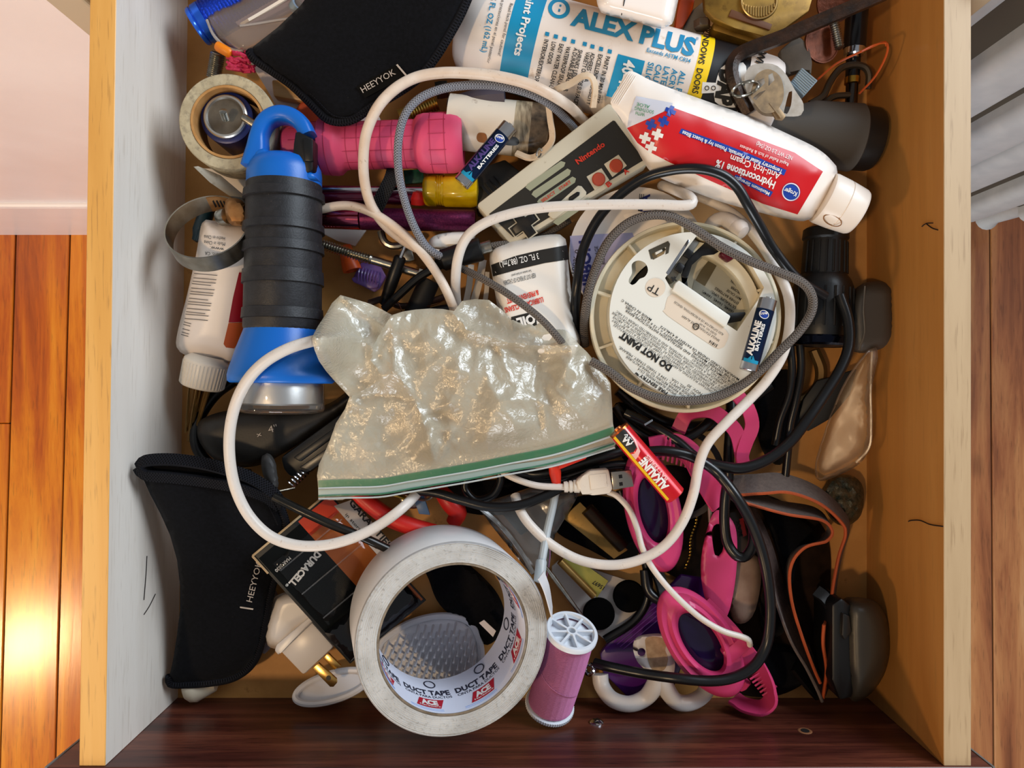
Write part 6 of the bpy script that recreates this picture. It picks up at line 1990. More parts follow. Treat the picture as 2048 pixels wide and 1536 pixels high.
# ---- brass hinge leaves
hg = thing('old_brass_fitting', 'old brass hinge leaves lying under the white cable loop', 'fitting', P(1180, 1110, 10))
M_hb = mat('dirty_brass', '#a5834a', .4, .6, col2='#86662f', nscale=60, dirt=.25, dcol='#4a3618', dscale=200)
M_hy = mat('yellow_green_brass', '#b8b058', .4, .4, col2='#a49a48', nscale=50)
q = MB(); q.prism([(1125, 1036), (1160, 1004), (1256, 1100), (1228, 1118)], 26, 2, .4); build('leaf', q, M_hb, hg)
q = MB(); q.prism([(1122, 1120), (1140, 1108), (1217, 1162), (1194, 1196)], 20, 2, .4); lf = build('leaf', q, M_hy, hg, label='yellow-green stamped leaf')
q = MB(); add_text(q, '15697', (1210, 1174), (1188, 1160), 8, 20, .02, .3); build('stamped_number', q, M_ink, lf, smooth=0)
q = MB(); q.lathe(P(1120, 1122, 22), P(1192, 1196, 20), [(0, 0), (0, 2.6), (33, 2.6), (33, 0)], 16); build('knuckle', q, M_hb, hg)
q = MB(); q.lathe(P(1174, 1018, 28), P(1250, 1098, 26), [(0, 0), (0, 4.6), (35, 4.6), (35, 0)], 18); build('dark_pin', q, mat('dark_bronze', '#2a1d10', .35, .6), hg)
# grey zip bag with dark bits, red pliers, red clip, coins
M_gb = film('grey_zip_film', '#7d7b76', .55, .2, milk=.75, bump=.15, bscale=70)
gz = thing('small_grey_bag', 'small grey plastic bag behind the duct tape roll', 'bag', P(1050, 1060, 8))
ol = [(952, 1010), (985, 1000), (1060, 975), (1160, 985), (1140, 1020), (1110, 1070), (1098, 1140), (1064, 1150), (1030, 1110), (990, 1060)]
q = MB(); q.pillow(ol, 30, 12, R=30, step=10, wr=lambda x, y: 2.5 * noise.noise(Vector((x * .03, y * .03, 2)))); build('film', q, M_gb, gz, smooth=70)
q = MB(); q.tube([P(x, y, 36) for x, y in [(954, 1010), (1000, 1050), (1040, 1100), (1066, 1146)]], 1.6, 6); build('zip_edge', q, film('grey_zip_edge', '#a8a6a0', .8, .2), gz)
q = MB(); q.prism([(990, 1012), (1030, 1000), (1060, 1060), (1042, 1072)], 22, 8, 1.2); build('contents', q, mat('dark_slate', '#23282a', .4), gz)
plr = thing('red_pliers', 'pliers with red rubber handles circling behind the duct tape roll', 'pliers', P(800, 1020, 15))
M_rp = mat('red_grip', '#c0201a', .4)
q = MB(); q.tube([P(*a) for a in [(708, 980, 34), (735, 1004, 36), (776, 1034, 36), (820, 1052, 36), (870, 1064, 34)]], [5, 5.6, 5.8, 5.6, 5], 14); build('handle', q, M_rp, plr)
q = MB(); q.tube([P(*a) for a in [(868, 962, 30), (884, 985, 32), (904, 1010, 32), (916, 1026, 30), (906, 1046, 28)]], [3.5, 5, 6.2, 6.2, 5], 14); build('handle', q, MATS['red_grip'], plr)
q = MB(); q.lathe(P(826, 990, 22), P(826, 990, 28), [(0, 0), (0, 9), (5, 9), (6, 7.6), (6.1, 0)], 28); build('pivot', q, M_steel, plr)
q = MB(); q.tube([P(*a) for a in [(776, 986, 36), (800, 992, 38), (824, 1004, 38)]], 1.6, 8); build('gold_ring', q, MATS['gold_metal'], label='gold ring segment lying on the red pliers', cat='ring')
q = MB(); q.prism([(826, 996), (846, 988), (860, 1030), (838, 1028)], 35, 2, .3); build('blue_tag', q, mat('steel_blue_plastic', '#4a6a94', .4), label='small steel blue tag between the two red plier handles', cat='tag')
q = MB(); q.tube([P(x, y, 36) for x, y in ell(846, 984, 20, 16, 10, 30, 0, 200)], .9, 6); build('wire_loop', q, M_steel, label='thin wire loop poking out below the zip bag near the red pliers', cat='wire')
rc = thing('red_clip', 'bright red plastic T-shaped clip under the zip bag edge', 'clip', P(1115, 950, 40))
M_rcl = mat('bright_red_plastic', '#d0301c', .35)
q = MB(); q.lathe(P(1108, 928, 52), P(1114, 974, 48), [(0, 0), (0, 3), (.6, 3.6), (6, 3.8), (13.5, 2.8), (13.6, 0)], 20); build('stem', q, M_rcl, rc)
q = MB(); q.prism([(1098, 930), (1178, 908), (1172, 918), (1122, 938), (1104, 940)], 54, 3, .6); build('lever', q, M_rcl, rc)

# ---- goggles
M_gp = mat('goggle_pink', '#c43a6a', .4)
M_lens = mat('goggle_lens', '#1c1238', .12)
gg = thing('swim_goggles', 'pink swim goggles with dark violet lenses tangled in cables at lower right', 'goggles', P(1370, 1150, 5))


def eyecup(cx, cy, a, b, ang, z0, tilt):
    rings = []
    n = 56
    for s_, dz, dr in ((1.0, -10, 2), (1.04, -2, 2), (1.02, 3, 1), (.92, 6, 0), (.80, 5, 0), (.70, 7.5, 0), (.62, 7, 0), (.55, 2, 0), (.54, -8, 0)):
        r = []
        for x, y in ell(cx, cy, a * s_, b * s_ - (0 if s_ > .9 else 2), ang, n):
            zt_ = z0 + tilt * ((x - cx) * .6 + (y - cy) * .2) * K(40) + dz
            r.append(P(x, y, zt_))
        rings.append(r[::-1])
    q = MB(); q.rings([list(r) for r in rings], cap=False); q.f = [f for f in q.f]
    e = build('eyecup', q, M_gp, gg, smooth=60)
    q = MB(); q.pillow(ell(cx, cy, a * .62, b * .6, ang, 40), lambda x, y: z0 - 4 + tilt * ((x - cx) * .6 + (y - cy) * .2) * K(40), 5, R=30, step=8); build('lens', q, M_lens, e, smooth=80)


eyecup(1306, 1020, 122, 54, 78, 40, -.12)
eyecup(1402, 1284, 122, 62, 56, 42, -.12)
q = MB(); q.ribbon([P(*a) for a in [(1356, 862, 36), (1376, 828, 40), (1420, 822, 42), (1452, 842, 40), (1474, 868, 38), (1484, 912, 36)]], 9.5, 2.2, [20, 30, 10, -20, -10, 0]); build('strap', q, M_gp, gg)
q = MB(); q.ribbon([P(*a) for a in [(1476, 792, 40), (1496, 818, 42), (1504, 852, 40), (1492, 884, 38), (1484, 912, 36), (1490, 940, 30)]], 9, 2.2, [10, 0, -10, 0, 10, 0]); build('strap', q, M_gp, gg)
q = MB(); q.ribbon([P(*a) for a in [(1300, 896, 42), (1350, 890, 44), (1384, 912, 44), (1406, 950, 42), (1440, 1010, 38)]], 15, 2.4, [-15, 0, 10, 0, 20]); st_ = build('strap', q, M_gp, gg)
for i in range(7):
    q = MB(); x = 1336 + i * 9; q.tube([P(x - 4, 872 + i * 4, 46), P(x - 10, 920 + i * 3, 45)], .8, 5); build('rib', q, M_gp, st_)
q = MB(); q.pillow(smooth_poly([(1420, 1040), (1440, 1020), (1470, 1052), (1474, 1120), (1466, 1190), (1452, 1236), (1430, 1240), (1408, 1190), (1402, 1120)], 8), 30, 4, R=8, step=8, holes=[smooth_poly([(1424, 1060), (1438, 1048), (1448, 1070), (1444, 1104), (1430, 1110)], 6)]); build('strap_plate', q, M_gp, gg, smooth=70)
q = MB(); q.ribbon([P(*a) for a in [(1404, 1210, 36), (1430, 1236, 38), (1462, 1270, 40), (1490, 1306, 42), (1516, 1340, 40), (1538, 1376, 38), (1540, 1402, 36), (1522, 1416, 34), (1490, 1410, 28), (1468, 1396, 22)]], 13, 2.2, [0, 0, 0, -10, -20, -45, -75, -80, -70, -60]); st2 = build('strap', q, M_gp, gg)
for i in range(9):
    t = i / 8
    q = MB(); x = 1500 + 40 * t; y = 1328 + 52 * t; q.tube([P(x - 15, y + 11, 43 - 9 * t), P(x + 13, y - 8, 43 - 6 * t)], .7, 5); build('rib', q, M_gp, st2)
q = MB(); q.prism([(1444, 1306), (1484, 1272), (1504, 1298), (1462, 1330)], 47, 8, 1.5); build('buckle', q, M_gp, gg)
q = MB(); q.tube([P(*a) for a in [(1466, 1362, 30), (1482, 1374, 30), (1494, 1362, 32)]], 3, 8); build('strap_end', q, M_gp, gg)
q = MB(); q.ribbon([P(*a) for a in [(1290, 1090, 26), (1320, 1160, 24), (1330, 1200, 26)]], 8, 3, 20); build('nose_bridge', q, M_black, gg)

# ---- purple plate, white double hook
q = MB(); q.prism([(1200, 1308), (1222, 1278), (1312, 1202), (1362, 1150), (1412, 1158), (1424, 1190), (1390, 1262), (1342, 1392), (1258, 1398), (1206, 1346)], 16, 5, 1.2); pp_ = build('purple_plate', q, mat('purple_translucent', '#4c1a6a', .2, coat=.4), label='dark purple plastic plate under the pink goggles and white hook', cat='plate')
q = MB()
for i in range(4):
    q.tube([P(1228 + i * 6, 1284 + i * 5, 16.2), P(1318 + i * 6, 1208 + i * 5, 16.2)], .5, 5)
build('ridge_lines', q, mat('purple_ridge', '#6a3090', .2), pp_)
wh = thing('double_hook', 'white plastic double wall hook with torn brown paper backing', 'hook', P(1310, 1340, 5))
M_wh = mat('hook_white', '#dcd6d0', .35, dirt=.06, dcol='#5a4a3a', dscale=300)
ol = smooth_poly([(1266, 1296), (1272, 1276), (1296, 1268), (1330, 1269), (1344, 1290), (1350, 1322), (1346, 1352), (1330, 1366), (1308, 1364), (1290, 1340), (1274, 1322)], 6)
q = MB(); q.pillow(ol, 32, 5, R=5, step=7, holes=[ell(1283, 1304, 8, 8, 0, 16)]); build('plate', q, M_wh, wh, smooth=60)
q = MB(); q.decal(smooth_poly([(1292, 1276), (1316, 1274), (1334, 1284), (1330, 1300), (1336, 1318), (1328, 1340), (1306, 1340), (1296, 1320), (1292, 1298)], 5), 34.5, .25, 8); build('paper_backing', q, mat('torn_brown_paper', '#a08668', .85, col2='#c0a888', nscale=200), wh)
q = MB(); q.tube([P(*a) for a in [(1316, 1352, 32), (1308, 1374, 30), (1290, 1396, 27), (1258, 1408, 27), (1224, 1398, 24), (1204, 1372, 18), (1200, 1348, 16)]], [6, 5.8, 5.4, 5.2, 5.2, 5.2, 5.6], 16); build('hook_arm', q, M_wh, wh, smooth=70)
q = MB(); q.tube([P(*a) for a in [(1322, 1352, 32), (1334, 1380, 30), (1352, 1402, 27), (1376, 1406, 26), (1402, 1394, 20), (1418, 1372, 14)]], [6, 5.8, 5.4, 5.2, 5.2, 5.4], 16); build('hook_arm', q, M_wh, wh, smooth=70)

# ---- headlamp
hl = thing('headlamp', 'headlamp with grey and orange strap in the lower right corner', 'headlamp', P(1700, 1250, 5))
M_st = mat('strap_grey', '#5e524c', .8, col2='#6c5f58', nscale=400, bump=.3, bscale=1200)
M_so = mat('strap_orange', '#a8481c', .7, bump=.3, bscale=1500)
M_sd = mat('strap_brown', '#3a2a26', .8, col2='#4c3a34', nscale=400, bump=.3, bscale=1200)


def strap(path, wd, m1, m2, name='strap', ang=70):
    q = MB(); q.ribbon([P(*a) for a in path], wd, 1.6, ang); s_ = build(name, q, m1, hl, smooth=60)
    q = MB(); aa = math.radians(ang if not isinstance(ang, list) else ang[0])
    c = spline([P(*a) for a in path], 2)
    up = []
    for i, p in enumerate(c):
        t = (c[min(i + 1, len(c) - 1)] - c[max(i - 1, 0)]).normalized()
        side = t.cross(Vector((0, 0, 1))).normalized()
        u_ = side.cross(t)
        up.append(p + (side * math.cos(aa) + u_ * math.sin(aa)) * (wd / 2))
    q.tube(up, 1.05, 6, raw=True); build('edge_piping', q, m2, s_)
    return s_


strap([(1404, 938, 20), (1450, 968, 26), (1510, 968, 32), (1570, 966, 32), (1636, 990, 30), (1684, 1032, 28), (1694, 1064, 28), (1680, 1112, 26), (1668, 1180, 24), (1664, 1250, 24)], 20, M_st, M_so, ang=60)
strap([(1480, 992, 30), (1560, 1014, 30), (1636, 1028, 28), (1660, 1056, 28), (1646, 1082, 28), (1602, 1096, 26), (1578, 1130, 26), (1580, 1190, 24), (1600, 1260, 24), (1622, 1320, 22), (1636, 1352, 22)], 20, M_st, M_so, ang=74)
strap([(1446, 962, 20), (1496, 1016, 24), (1536, 1100, 26), (1562, 1200, 24), (1588, 1270, 22), (1618, 1322, 22), (1640, 1366, 22), (1650, 1390, 22)], 16, M_sd, M_st, ang=52)
strap([(1652, 1240, 34), (1650, 1280, 32), (1656, 1330, 28), (1650, 1380, 20)], 16, M_so, M_so, ang=58)
ol = smooth_poly([(1690, 1210), (1716, 1196), (1750, 1202), (1770, 1228), (1779, 1270), (1778, 1316), (1764, 1358), (1736, 1392), (1704, 1402), (1692, 1360), (1688, 1290)], 8)
q = MB(); q.pillow(ol, 32, 36, R=34, step=9); lb = build('lamp_body', q, mat('olive_grey_plastic', '#35322c', .4), hl, smooth=70)
q = MB(); q.pillow(smooth_poly([(1724, 1266), (1744, 1254), (1762, 1276), (1766, 1316), (1756, 1352), (1734, 1362), (1722, 1330)], 8), 43, 3, R=8, step=8); build('lens_cover', q, mat('dark_lens_cover', '#201d1a', .2), lb)
q = MB(); q.prism([(1664, 1210), (1684, 1196), (1706, 1214), (1712, 1262), (1696, 1286), (1698, 1336), (1712, 1352), (1706, 1396), (1680, 1402), (1664, 1360)], 45, 30, 2); bk_ = build('bracket', q, M_black, hl)
q = MB(); q.prism([(1686, 1226), (1700, 1232), (1704, 1264), (1690, 1282), (1684, 1270)], 48, 4, 1); build('hinge_tab', q, mat('semi_black', '#1c1b19', .35), bk_)
q = MB(); q.ribbon([P(*a) for a in [(1632, 1182, 28), (1650, 1196, 32), (1666, 1222, 36)]], 8, 3, 20); build('strap_loop', q, M_black, hl)
q = MB(); q.ribbon([P(*a) for a in [(1592, 1326, 16), (1620, 1362, 16), (1640, 1384, 16)]], 14, 3, 40); build('strap_slider', q, M_black, hl)

# ---- small odds at lower right
q = MB(); q.pillow(smooth_poly([(1642, 990), (1664, 956), (1700, 950), (1726, 974), (1722, 1030), (1690, 1052), (1660, 1036)], 8), 12, 18, R=24, step=7, wr=lambda x, y: 3 * noise.noise(Vector((x * .09, y * .09, 0)))); build('steel_wool_scourer', q, mat('dark_green_mesh', '#232a22', .35, .3, col2='#5a5240', nscale=260, bump=.8, bscale=500), label='crumpled dark green scrubbing mesh at the right wall', cat='mesh')
q = MB(); q.pillow(smooth_poly([(1460, 1130), (1480, 1112), (1514, 1112), (1522, 1160), (1510, 1222), (1490, 1246), (1466, 1240), (1456, 1190)], 8), 12, 14, R=24, step=8); build('frosted_pebble', q, mat('brown_frosted', '#8a6c5a', .35, col2='#a58a76', nscale=80), label='frosted brownish pad between pink goggle strap and black cable', cat='pad')
q = MB(); q.pillow(smooth_poly([(1524, 1190), (1548, 1176), (1572, 1216), (1570, 1260), (1544, 1276), (1522, 1250)], 8), 8, 14, R=20, step=8); build('shade_filler_strap', q, M_neo, label='added dark shade filler under the headlamp strap', cat='lump')  # dark filler added in place of shade under the strap
jb = thing('printed_sleeve', 'small dark printed sleeve marked MAX inside the black cable loop', 'sleeve', P(1478, 1070, 10))
q = MB(); q.prism([(1456, 1026), (1484, 1018), (1510, 1098), (1476, 1120)], 20, 12, 1.2); jo = build('body', q, mat('dark_sleeve', '#3a2c20', .4), jb)
q = MB(); q.decal([(1478, 1038), (1486, 1036), (1494, 1070), (1486, 1074)], 20, .3); build('red_print', q, mat('sleeve_red', '#a01a10', .4), jo)
q = MB(); add_text(q, 'MAX', (1486, 1072), (1479, 1040), 7, 20, .03, .6); build('lettering', q, M_ink, jo, smooth=0)
q = MB(); q.prism([(1472, 1106), (1502, 1108), (1502, 1128), (1474, 1124)], 16, 6, .6); build('steel_chip', q, M_steel, label='small pale metal block below the black cable loop', cat='block')
ch = thing('bead_chain', 'short brass bead chain beside the pink goggles', 'chain', P(1384, 1080, 10))
q = MB(); q.lathe(Vector((0, 0, -1.1)), Vector((0, 0, 1.1)), [(0, 0), (.3, .8), (1.1, 1.15), (1.9, .8), (2.2, 0)], 8); bead = build('bead', q, MATS['gold_metal'], ch)
for i in range(18):
    o = bead if i == 0 else bead.copy()
    if i:
        COL.objects.link(o)
    o.location = P(1392 - i * 1.2 + 2.5 * math.sin(i * .6), 1026 + i * 6.4, 14) * .001 - WL[ch.name]
q = MB(); q.lathe(P(1418, 986, 30), P(1421, 1054, 26), [(0, 0), (0, .6), (8, .6), (8.2, 1.6), (20, 1.4), (21, 0)], 10); build('tiny_awl', q, mat('pale_pin', '#c8b4a0', .3, .8), label='tiny pale metal pin beside the pink goggle strap', cat='pin')
q = MB(); q.prism([(1288, 848), (1305, 838), (1306, 842), (1290, 852)], 52, 2, .2); build('pin_stub', q, M_chrome, label='tiny bright metal stub above the red battery', cat='pin')
q = MB(); q.lathe(P(1352, 946, 8), P(1352, 946, 12), [(0, 28), (0, 32), (4, 32), (4, 28), (0, 28)], 40, cap=False); build('dark_hoop', q, mat('dark_brown_hoop', '#24160e', .4), label='dark brown ring lying under the goggles and white cable', cat='ring')
# ================================================================== zip bag
BAG = [(681, 590), (664, 606), (652, 628), (636, 652), (623, 676), (629, 700), (638, 722), (652, 742), (671, 764), (688, 782), (699, 794), (690, 818), (672, 846), (660, 880), (648, 908), (638, 928), (634, 950), (636, 974), (637, 998), (660, 1000), (684, 1000),
       (728, 986), (780, 978), (832, 972), (880, 966), (923, 960), (980, 950), (1044, 938), (1104, 932), (1140, 922), (1165, 912), (1200, 902), (1231, 890), (1230, 868), (1226, 846), (1224, 806), (1221, 766), (1206, 742), (1189, 722), (1174, 704), (1159, 690), (1148, 676), (1134, 662),
       (1112, 650), (1092, 643), (1060, 641), (1030, 640), (1004, 620), (978, 600), (950, 598), (924, 602), (908, 622), (886, 618), (860, 617), (832, 619), (806, 623), (784, 630), (762, 618), (741, 608), (716, 600), (702, 596)]
RIDGES = [([(783, 632), (760, 665), (745, 692), (743, 720), (760, 748)], 9, 16), ([(681, 592), (720, 620), (764, 650)], 7, 14), ([(700, 796), (744, 770), (790, 742), (786, 700), (784, 640)], 6, 16),
          ([(904, 624), (936, 660), (1012, 684), (1080, 692), (1158, 692)], 8, 16), ([(790, 742), (830, 800), (852, 860), (868, 930)], 6, 18), ([(868, 930), (862, 850), (850, 830), (900, 806)], 6, 20), ([(880, 920), (902, 862), (860, 856)], 4, 12),
          ([(970, 690), (976, 770), (1000, 800), (1080, 800), (1190, 860)], 5, 26), ([(1080, 700), (1066, 770), (1082, 860)], -4, 20), ([(625, 676), (690, 672), (740, 690)], 6, 12), ([(700, 800), (760, 790), (830, 800)], -3, 16), ([(1150, 700), (1110, 780), (1180, 850)], 5, 24)]


ZL = [(600, 968), (637, 968), (690, 966), (760, 964), (820, 954), (880, 944), (950, 932), (1020, 918), (1100, 902), (1160, 884), (1229, 860), (1260, 850)]


def yzip(x):
    for (x0, y0), (x1, y1) in zip(ZL, ZL[1:]):
        if x0 <= x <= x1:
            return y0 + (y1 - y0) * (x - x0) / (x1 - x0)
    return 960


def lift(x, y):
    return 46 * math.exp(-((x - 632) / 62) ** 2 - ((y - 690) / 66) ** 2)


PATCH = [(1045, 790, 70, 95), (1170, 740, 50, 70), (862, 868, 30, 50), (800, 720, 40, 50), (945, 720, 50, 36)]


def bagz(x, y):
    z = 10 * math.exp(-(((x - 1040) / 170) ** 2 + ((y - 790) / 120) ** 2)) + 9 * math.exp(-(((x - 850) / 90) ** 2 + ((y - 700) / 80) ** 2)) - 5 * math.exp(-(((x - 760) / 70) ** 2 + ((y - 880) / 70) ** 2))
    for ln, h, w_ in RIDGES:
        d = linedist(x, y, ln)
        if d < w_ * 2.2:
            z += .8 * h * math.exp(-d / w_ * 1.5)
    for px, py, sx, sy in PATCH:
        m = math.exp(-((x - px) / sx) ** 4 - ((y - py) / sy) ** 4)
        z += m * (-.105 * (x - px) + .093 * (y - py))
    z += 3.5 * noise.noise(Vector((x * .009, y * .009, 4.2)))
    z += 2.6 * (0.4 - abs(noise.noise(Vector((x * .016, y * .014, 1.7)))) * 2)
    z += 1.0 * (0.4 - abs(noise.noise(Vector((x * .045, y * .04, 8.7)))) * 2)
    z += .35 * (0.4 - abs(noise.noise(Vector((x * .12, y * .12, 3.7)))) * 2)
    e = max(0, min(1, (yzip(x) - 8 - y) / 60))
    return 54 + z * e * e * (3 - 2 * e) + lift(x, y)


M_bag = film('crinkled_bag_film', '#e0d6bc', .6, .26, milk=.85, bump=.2, bscale=380, vor=300, spec=2.2)
bag = thing('zip_bag', 'large crumpled milky zip bag with a green seal across the middle of the pile', 'bag', P(930, 800, 40))
q = MB(); q.pillow(BAG, bagz, 3, R=12, step=5.5, bottom=False)
build('front_film', q, M_bag, bag, smooth=60)
q = MB(); q.pillow(BAG, lambda x, y: 47 + 3 * noise.noise(Vector((x * .015, y * .015, 9))) + lift(x, y), 1, R=10, step=14, bottom=False)
build('back_film', q, film('bag_back_film', '#b7a888', .5, .25, milk=.8, bump=.2, bscale=160), bag, smooth=60)
M_zipg = film('green_zip', '#2f8f62', .5, .2, milk=.85)
M_zipw = film('clear_zip', '#dfe8ea', .8, .2, milk=.8)
zl = [(637, 968), (690, 966), (760, 964), (820, 954), (880, 944), (950, 932), (1020, 918), (1100, 902), (1160, 884), (1229, 860)]
q = MB(); q.ribbon([P(x, y, bagz(x, y) + 2.6) for x, y in zl], 4.6, .8, 0); build('green_seal', q, M_zipg, bag)
q = MB(); q.ribbon([P(x, y + 17 + max(0, x - 1000) * .06, bagz(x, y) + 2.0) for x, y in zl], 4.2, .8, 0); build('green_seal', q, film('green_zip_pale', '#b4cfcb', .6, .2, milk=.9, spec=2), bag)
for k, dy in enumerate((9, 24, 30)):
    q = MB(); q.tube([P(x, y + dy * (1 + max(0, x - 1000) * .0006), bagz(x, y) + 3.0) for x, y in zl], .55, 5); build('seal_line', q, M_zipw if k != 1 else MATS['green_zip'], bag)

# ================================================================== cables
M_wc = mat('white_cable_rubber', '#d6ccc2', .38, dirt=.22, dcol='#a8866a', dscale=500)
M_wc2 = mat('white_cable_soiled', '#dcccbc', .42, col2='#d0b8a2', nscale=60, dirt=.2, dcol='#8f6a4c', dscale=400)
M_bc = mat('black_cable_rubber', '#0c0c0e', .3)
M_br1 = weave('grey_braid', '#4a4b50', '#8f919a', 7, .62, bump=.4)
M_br2 = weave('brown_grey_braid', '#352f2b', '#6e645c', 7, .62, bump=.4)


def cable(name, pts, r, m, label, group=None, cat='cable', n=12):
    q = MB(); q.tube([P(*a) for a in pts], r, n, step=1.6)
    return build(name, q, m, label=label, cat=cat, group=group, smooth=80)


W = 'white cables'
cable('white_cable', [(1216, 300, 26), (1192, 268, 29), (1176, 250, 32), (1160, 234, 42), (1140, 214, 60), (1100, 188, 76), (1050, 166, 80), (990, 152, 80), (930, 146, 79), (880, 146, 79), (832, 155, 79), (790, 178, 80), (756, 214, 78), (734, 262, 72), (727, 310, 66), (729, 362, 58), (742, 410, 52), (772, 452, 46), (812, 484, 42), (848, 502, 40), (884, 510, 34)], 3.2, M_wc2, 'white cable arching over the pink flashlight and under the controller')
cable('white_cable', [(600, 432, 40), (640, 419, 46), (690, 411, 48), (735, 421, 50), (784, 450, 50), (830, 490, 50), (868, 538, 52), (894, 584, 54), (912, 630, 46), (925, 670, 38)], 2.9, M_wc2, 'white cable from under the blue flashlight grip down to the zip bag')
cable('white_cable', [(925, 690, 36), (918, 650, 36), (914, 618, 38), (911, 570, 50), (916, 516, 60), (934, 474, 64), (970, 446, 68), (1020, 428, 70), (1080, 416, 72), (1150, 411, 74), (1230, 409, 76), (1310, 409, 76), (1364, 411, 76), (1384, 407, 75), (1380, 394, 73), (1352, 381, 58), (1330, 372, 42), (1326, 372, 36), (1362, 380, 37), (1420, 402, 46), (1472, 432, 46), (1516, 480, 47), (1550, 534, 50), (1576, 590, 60), (1579, 650, 60), (1566, 708, 60), (1536, 758, 60), (1498, 800, 60), (1452, 846, 64), (1416, 886, 64), (1398, 930, 64), (1386, 990, 64), (1364, 1046, 62), (1328, 1092, 60), (1278, 1120, 58), (1222, 1130, 56), (1160, 1120, 54), (1104, 1090, 52), (1062, 1052, 50), (1040, 1020, 46), (1030, 990, 40)], 3.1, M_wc, 'longest white cable looping over the controller around the smoke alarm')
cable('white_cable', [(720, 682, 42), (690, 674, 57), (652, 677, 78), (618, 684, 87), (575, 698, 92), (530, 724, 93), (494, 762, 90), (470, 812, 84), (459, 870, 80), (461, 930, 78), (474, 985, 76), (500, 1034, 74), (540, 1072, 72), (590, 1090, 70), (645, 1091, 68), (700, 1078, 66), (752, 1054, 62), (800, 1020, 58), (834, 986, 44), (846, 962, 35), (856, 940, 32)], 3.3, M_wc, 'white cable in a wide loop over the blue flashlight head and lower pouch')
us = thing('usb_connector', 'white plug with metal USB tip and thin white cable right of the red clip', 'connector', P(1200, 972, 40))
M_us = mat('usb_white', '#dcd0c0', .4, dirt=.12, dcol='#a0784a', dscale=300)
q = MB(); q.prism([(1152, 962), (1166, 952), (1180, 941), (1218, 938), (1226, 978), (1220, 988), (1184, 992), (1166, 984), (1156, 982)], 56, 9, 1.8); sh = build('shell', q, M_us, us)
q = MB(); q.prism([(1178, 950), (1212, 946), (1215, 974), (1182, 980)], 56.6, 1, .4); build('grip_pad', q, M_us, sh)
q = MB(); q.lathe(P(1128, 974, 51), P(1158, 972, 51), [(0, 0), (0, 3.4), (2.2, 3.6), (2.4, 3.0), (3.2, 3.0), (3.4, 3.8), (5, 3.8), (5.2, 3.2), (6, 3.2), (6.2, 4), (9.5, 4.2), (9.5, 0)], 20, flat=1.0); build('strain_relief', q, M_us, us)
q = MB(); q.prism([(1222, 944), (1263, 940), (1268, 973), (1226, 980)], 54, 5, .5); mt = build('metal_tip', q, mat('usb_metal', '#b0a89c', .25, 1.0), us)
q = MB(); q.prism([(1237, 950), (1244, 949), (1245, 956), (1238, 957)], 54.2, .4); build('tip_hole', q, M_black, mt); q = MB(); q.prism([(1238, 965), (1245, 964), (1246, 971), (1239, 972)], 54.2, .4); build('tip_hole', q, M_black, mt)
q = MB(); q.tube([P(*a) for a in [(990, 930, 44), (1012, 948, 48), (1042, 962, 50), (1080, 972, 51), (1130, 974, 51)]], 2.1, 10); build('lead', q, M_wc, us)
cable('thin_white_cable', [(1216, 984, 46), (1234, 992, 48), (1258, 1018, 50), (1274, 1056, 52), (1284, 1094, 55), (1300, 1128, 55), (1328, 1166, 56), (1364, 1204, 56), (1404, 1238, 54), (1446, 1262, 53), (1482, 1273, 52), (1497, 1280, 51), (1500, 1290, 48)], 1.9, M_wc, 'thin white cable running from the USB plug across the lower goggle strap')
gs = thing('grey_cable', 'short light grey cable with thicker sleeve beside the duct tape', 'cable', P(1090, 1080, 40))
q = MB(); q.tube([P(*a) for a in [(1112, 982, 44), (1104, 1020, 46), (1094, 1064, 50), (1086, 1110, 56), (1083, 1126, 58)]], 2.5, 10); M_gc = mat('light_grey_cable', '#aab0b2', .4); build('cord', q, M_gc, gs)
q = MB(); q.lathe(P(1083, 1120, 58), P(1079, 1160, 62), [(0, 0), (0, 3.0), (1, 3.4), (13, 3.6), (14, 0)], 16); build('sleeve', q, M_gc, gs)

cable('braided_cable', [(1180, 300, 28), (1160, 272, 33), (1134, 240, 50), (1096, 206, 68), (1050, 184, 74), (990, 171, 75), (930, 171, 75), (880, 179, 75), (838, 198, 75), (810, 230, 74), (797, 280, 70), (797, 340, 62), (808, 396, 56), (826, 448, 54), (850, 490, 51), (872, 508, 50), (890, 516, 48)], 2.5, M_br1, 'grey braided cable arching beside the white one to the black plug', n=16)
cable('braided_cable', [(964, 496, 46), (1000, 489, 44), (1040, 486, 36), (1090, 470, 30), (1140, 440, 30)], 2.2, M_br2, 'short braided cable end right of the black cable plug', n=16)
cable('braided_cable', [(900, 528, 40), (930, 540, 49), (970, 560, 60), (1010, 584, 66), (1050, 612, 68), (1084, 640, 68), (1110, 668, 66), (1136, 700, 56)], 2.3, M_br2, 'braided cable lying across the white oil bottle', n=16)
cable('braided_cable', [(1170, 690, 40), (1168, 650, 52), (1174, 600, 65), (1190, 540, 67), (1216, 484, 70), (1256, 446, 72), (1300, 431, 74), (1344, 434, 74), (1390, 458, 74), (1440, 492, 74), (1500, 522, 74), (1560, 545, 72), (1604, 565, 72), (1624, 592, 72), (1622, 626, 72), (1596, 666, 72), (1556, 706, 72), (1520, 742, 69), (1480, 772, 67.5), (1430, 794, 67), (1370, 802, 67), (1310, 794, 67), (1260, 774, 67), (1220, 744, 65), (1182, 722, 62)], 2.7, M_br2, 'brown-grey braided cable wrapped round the smoke alarm', n=16)
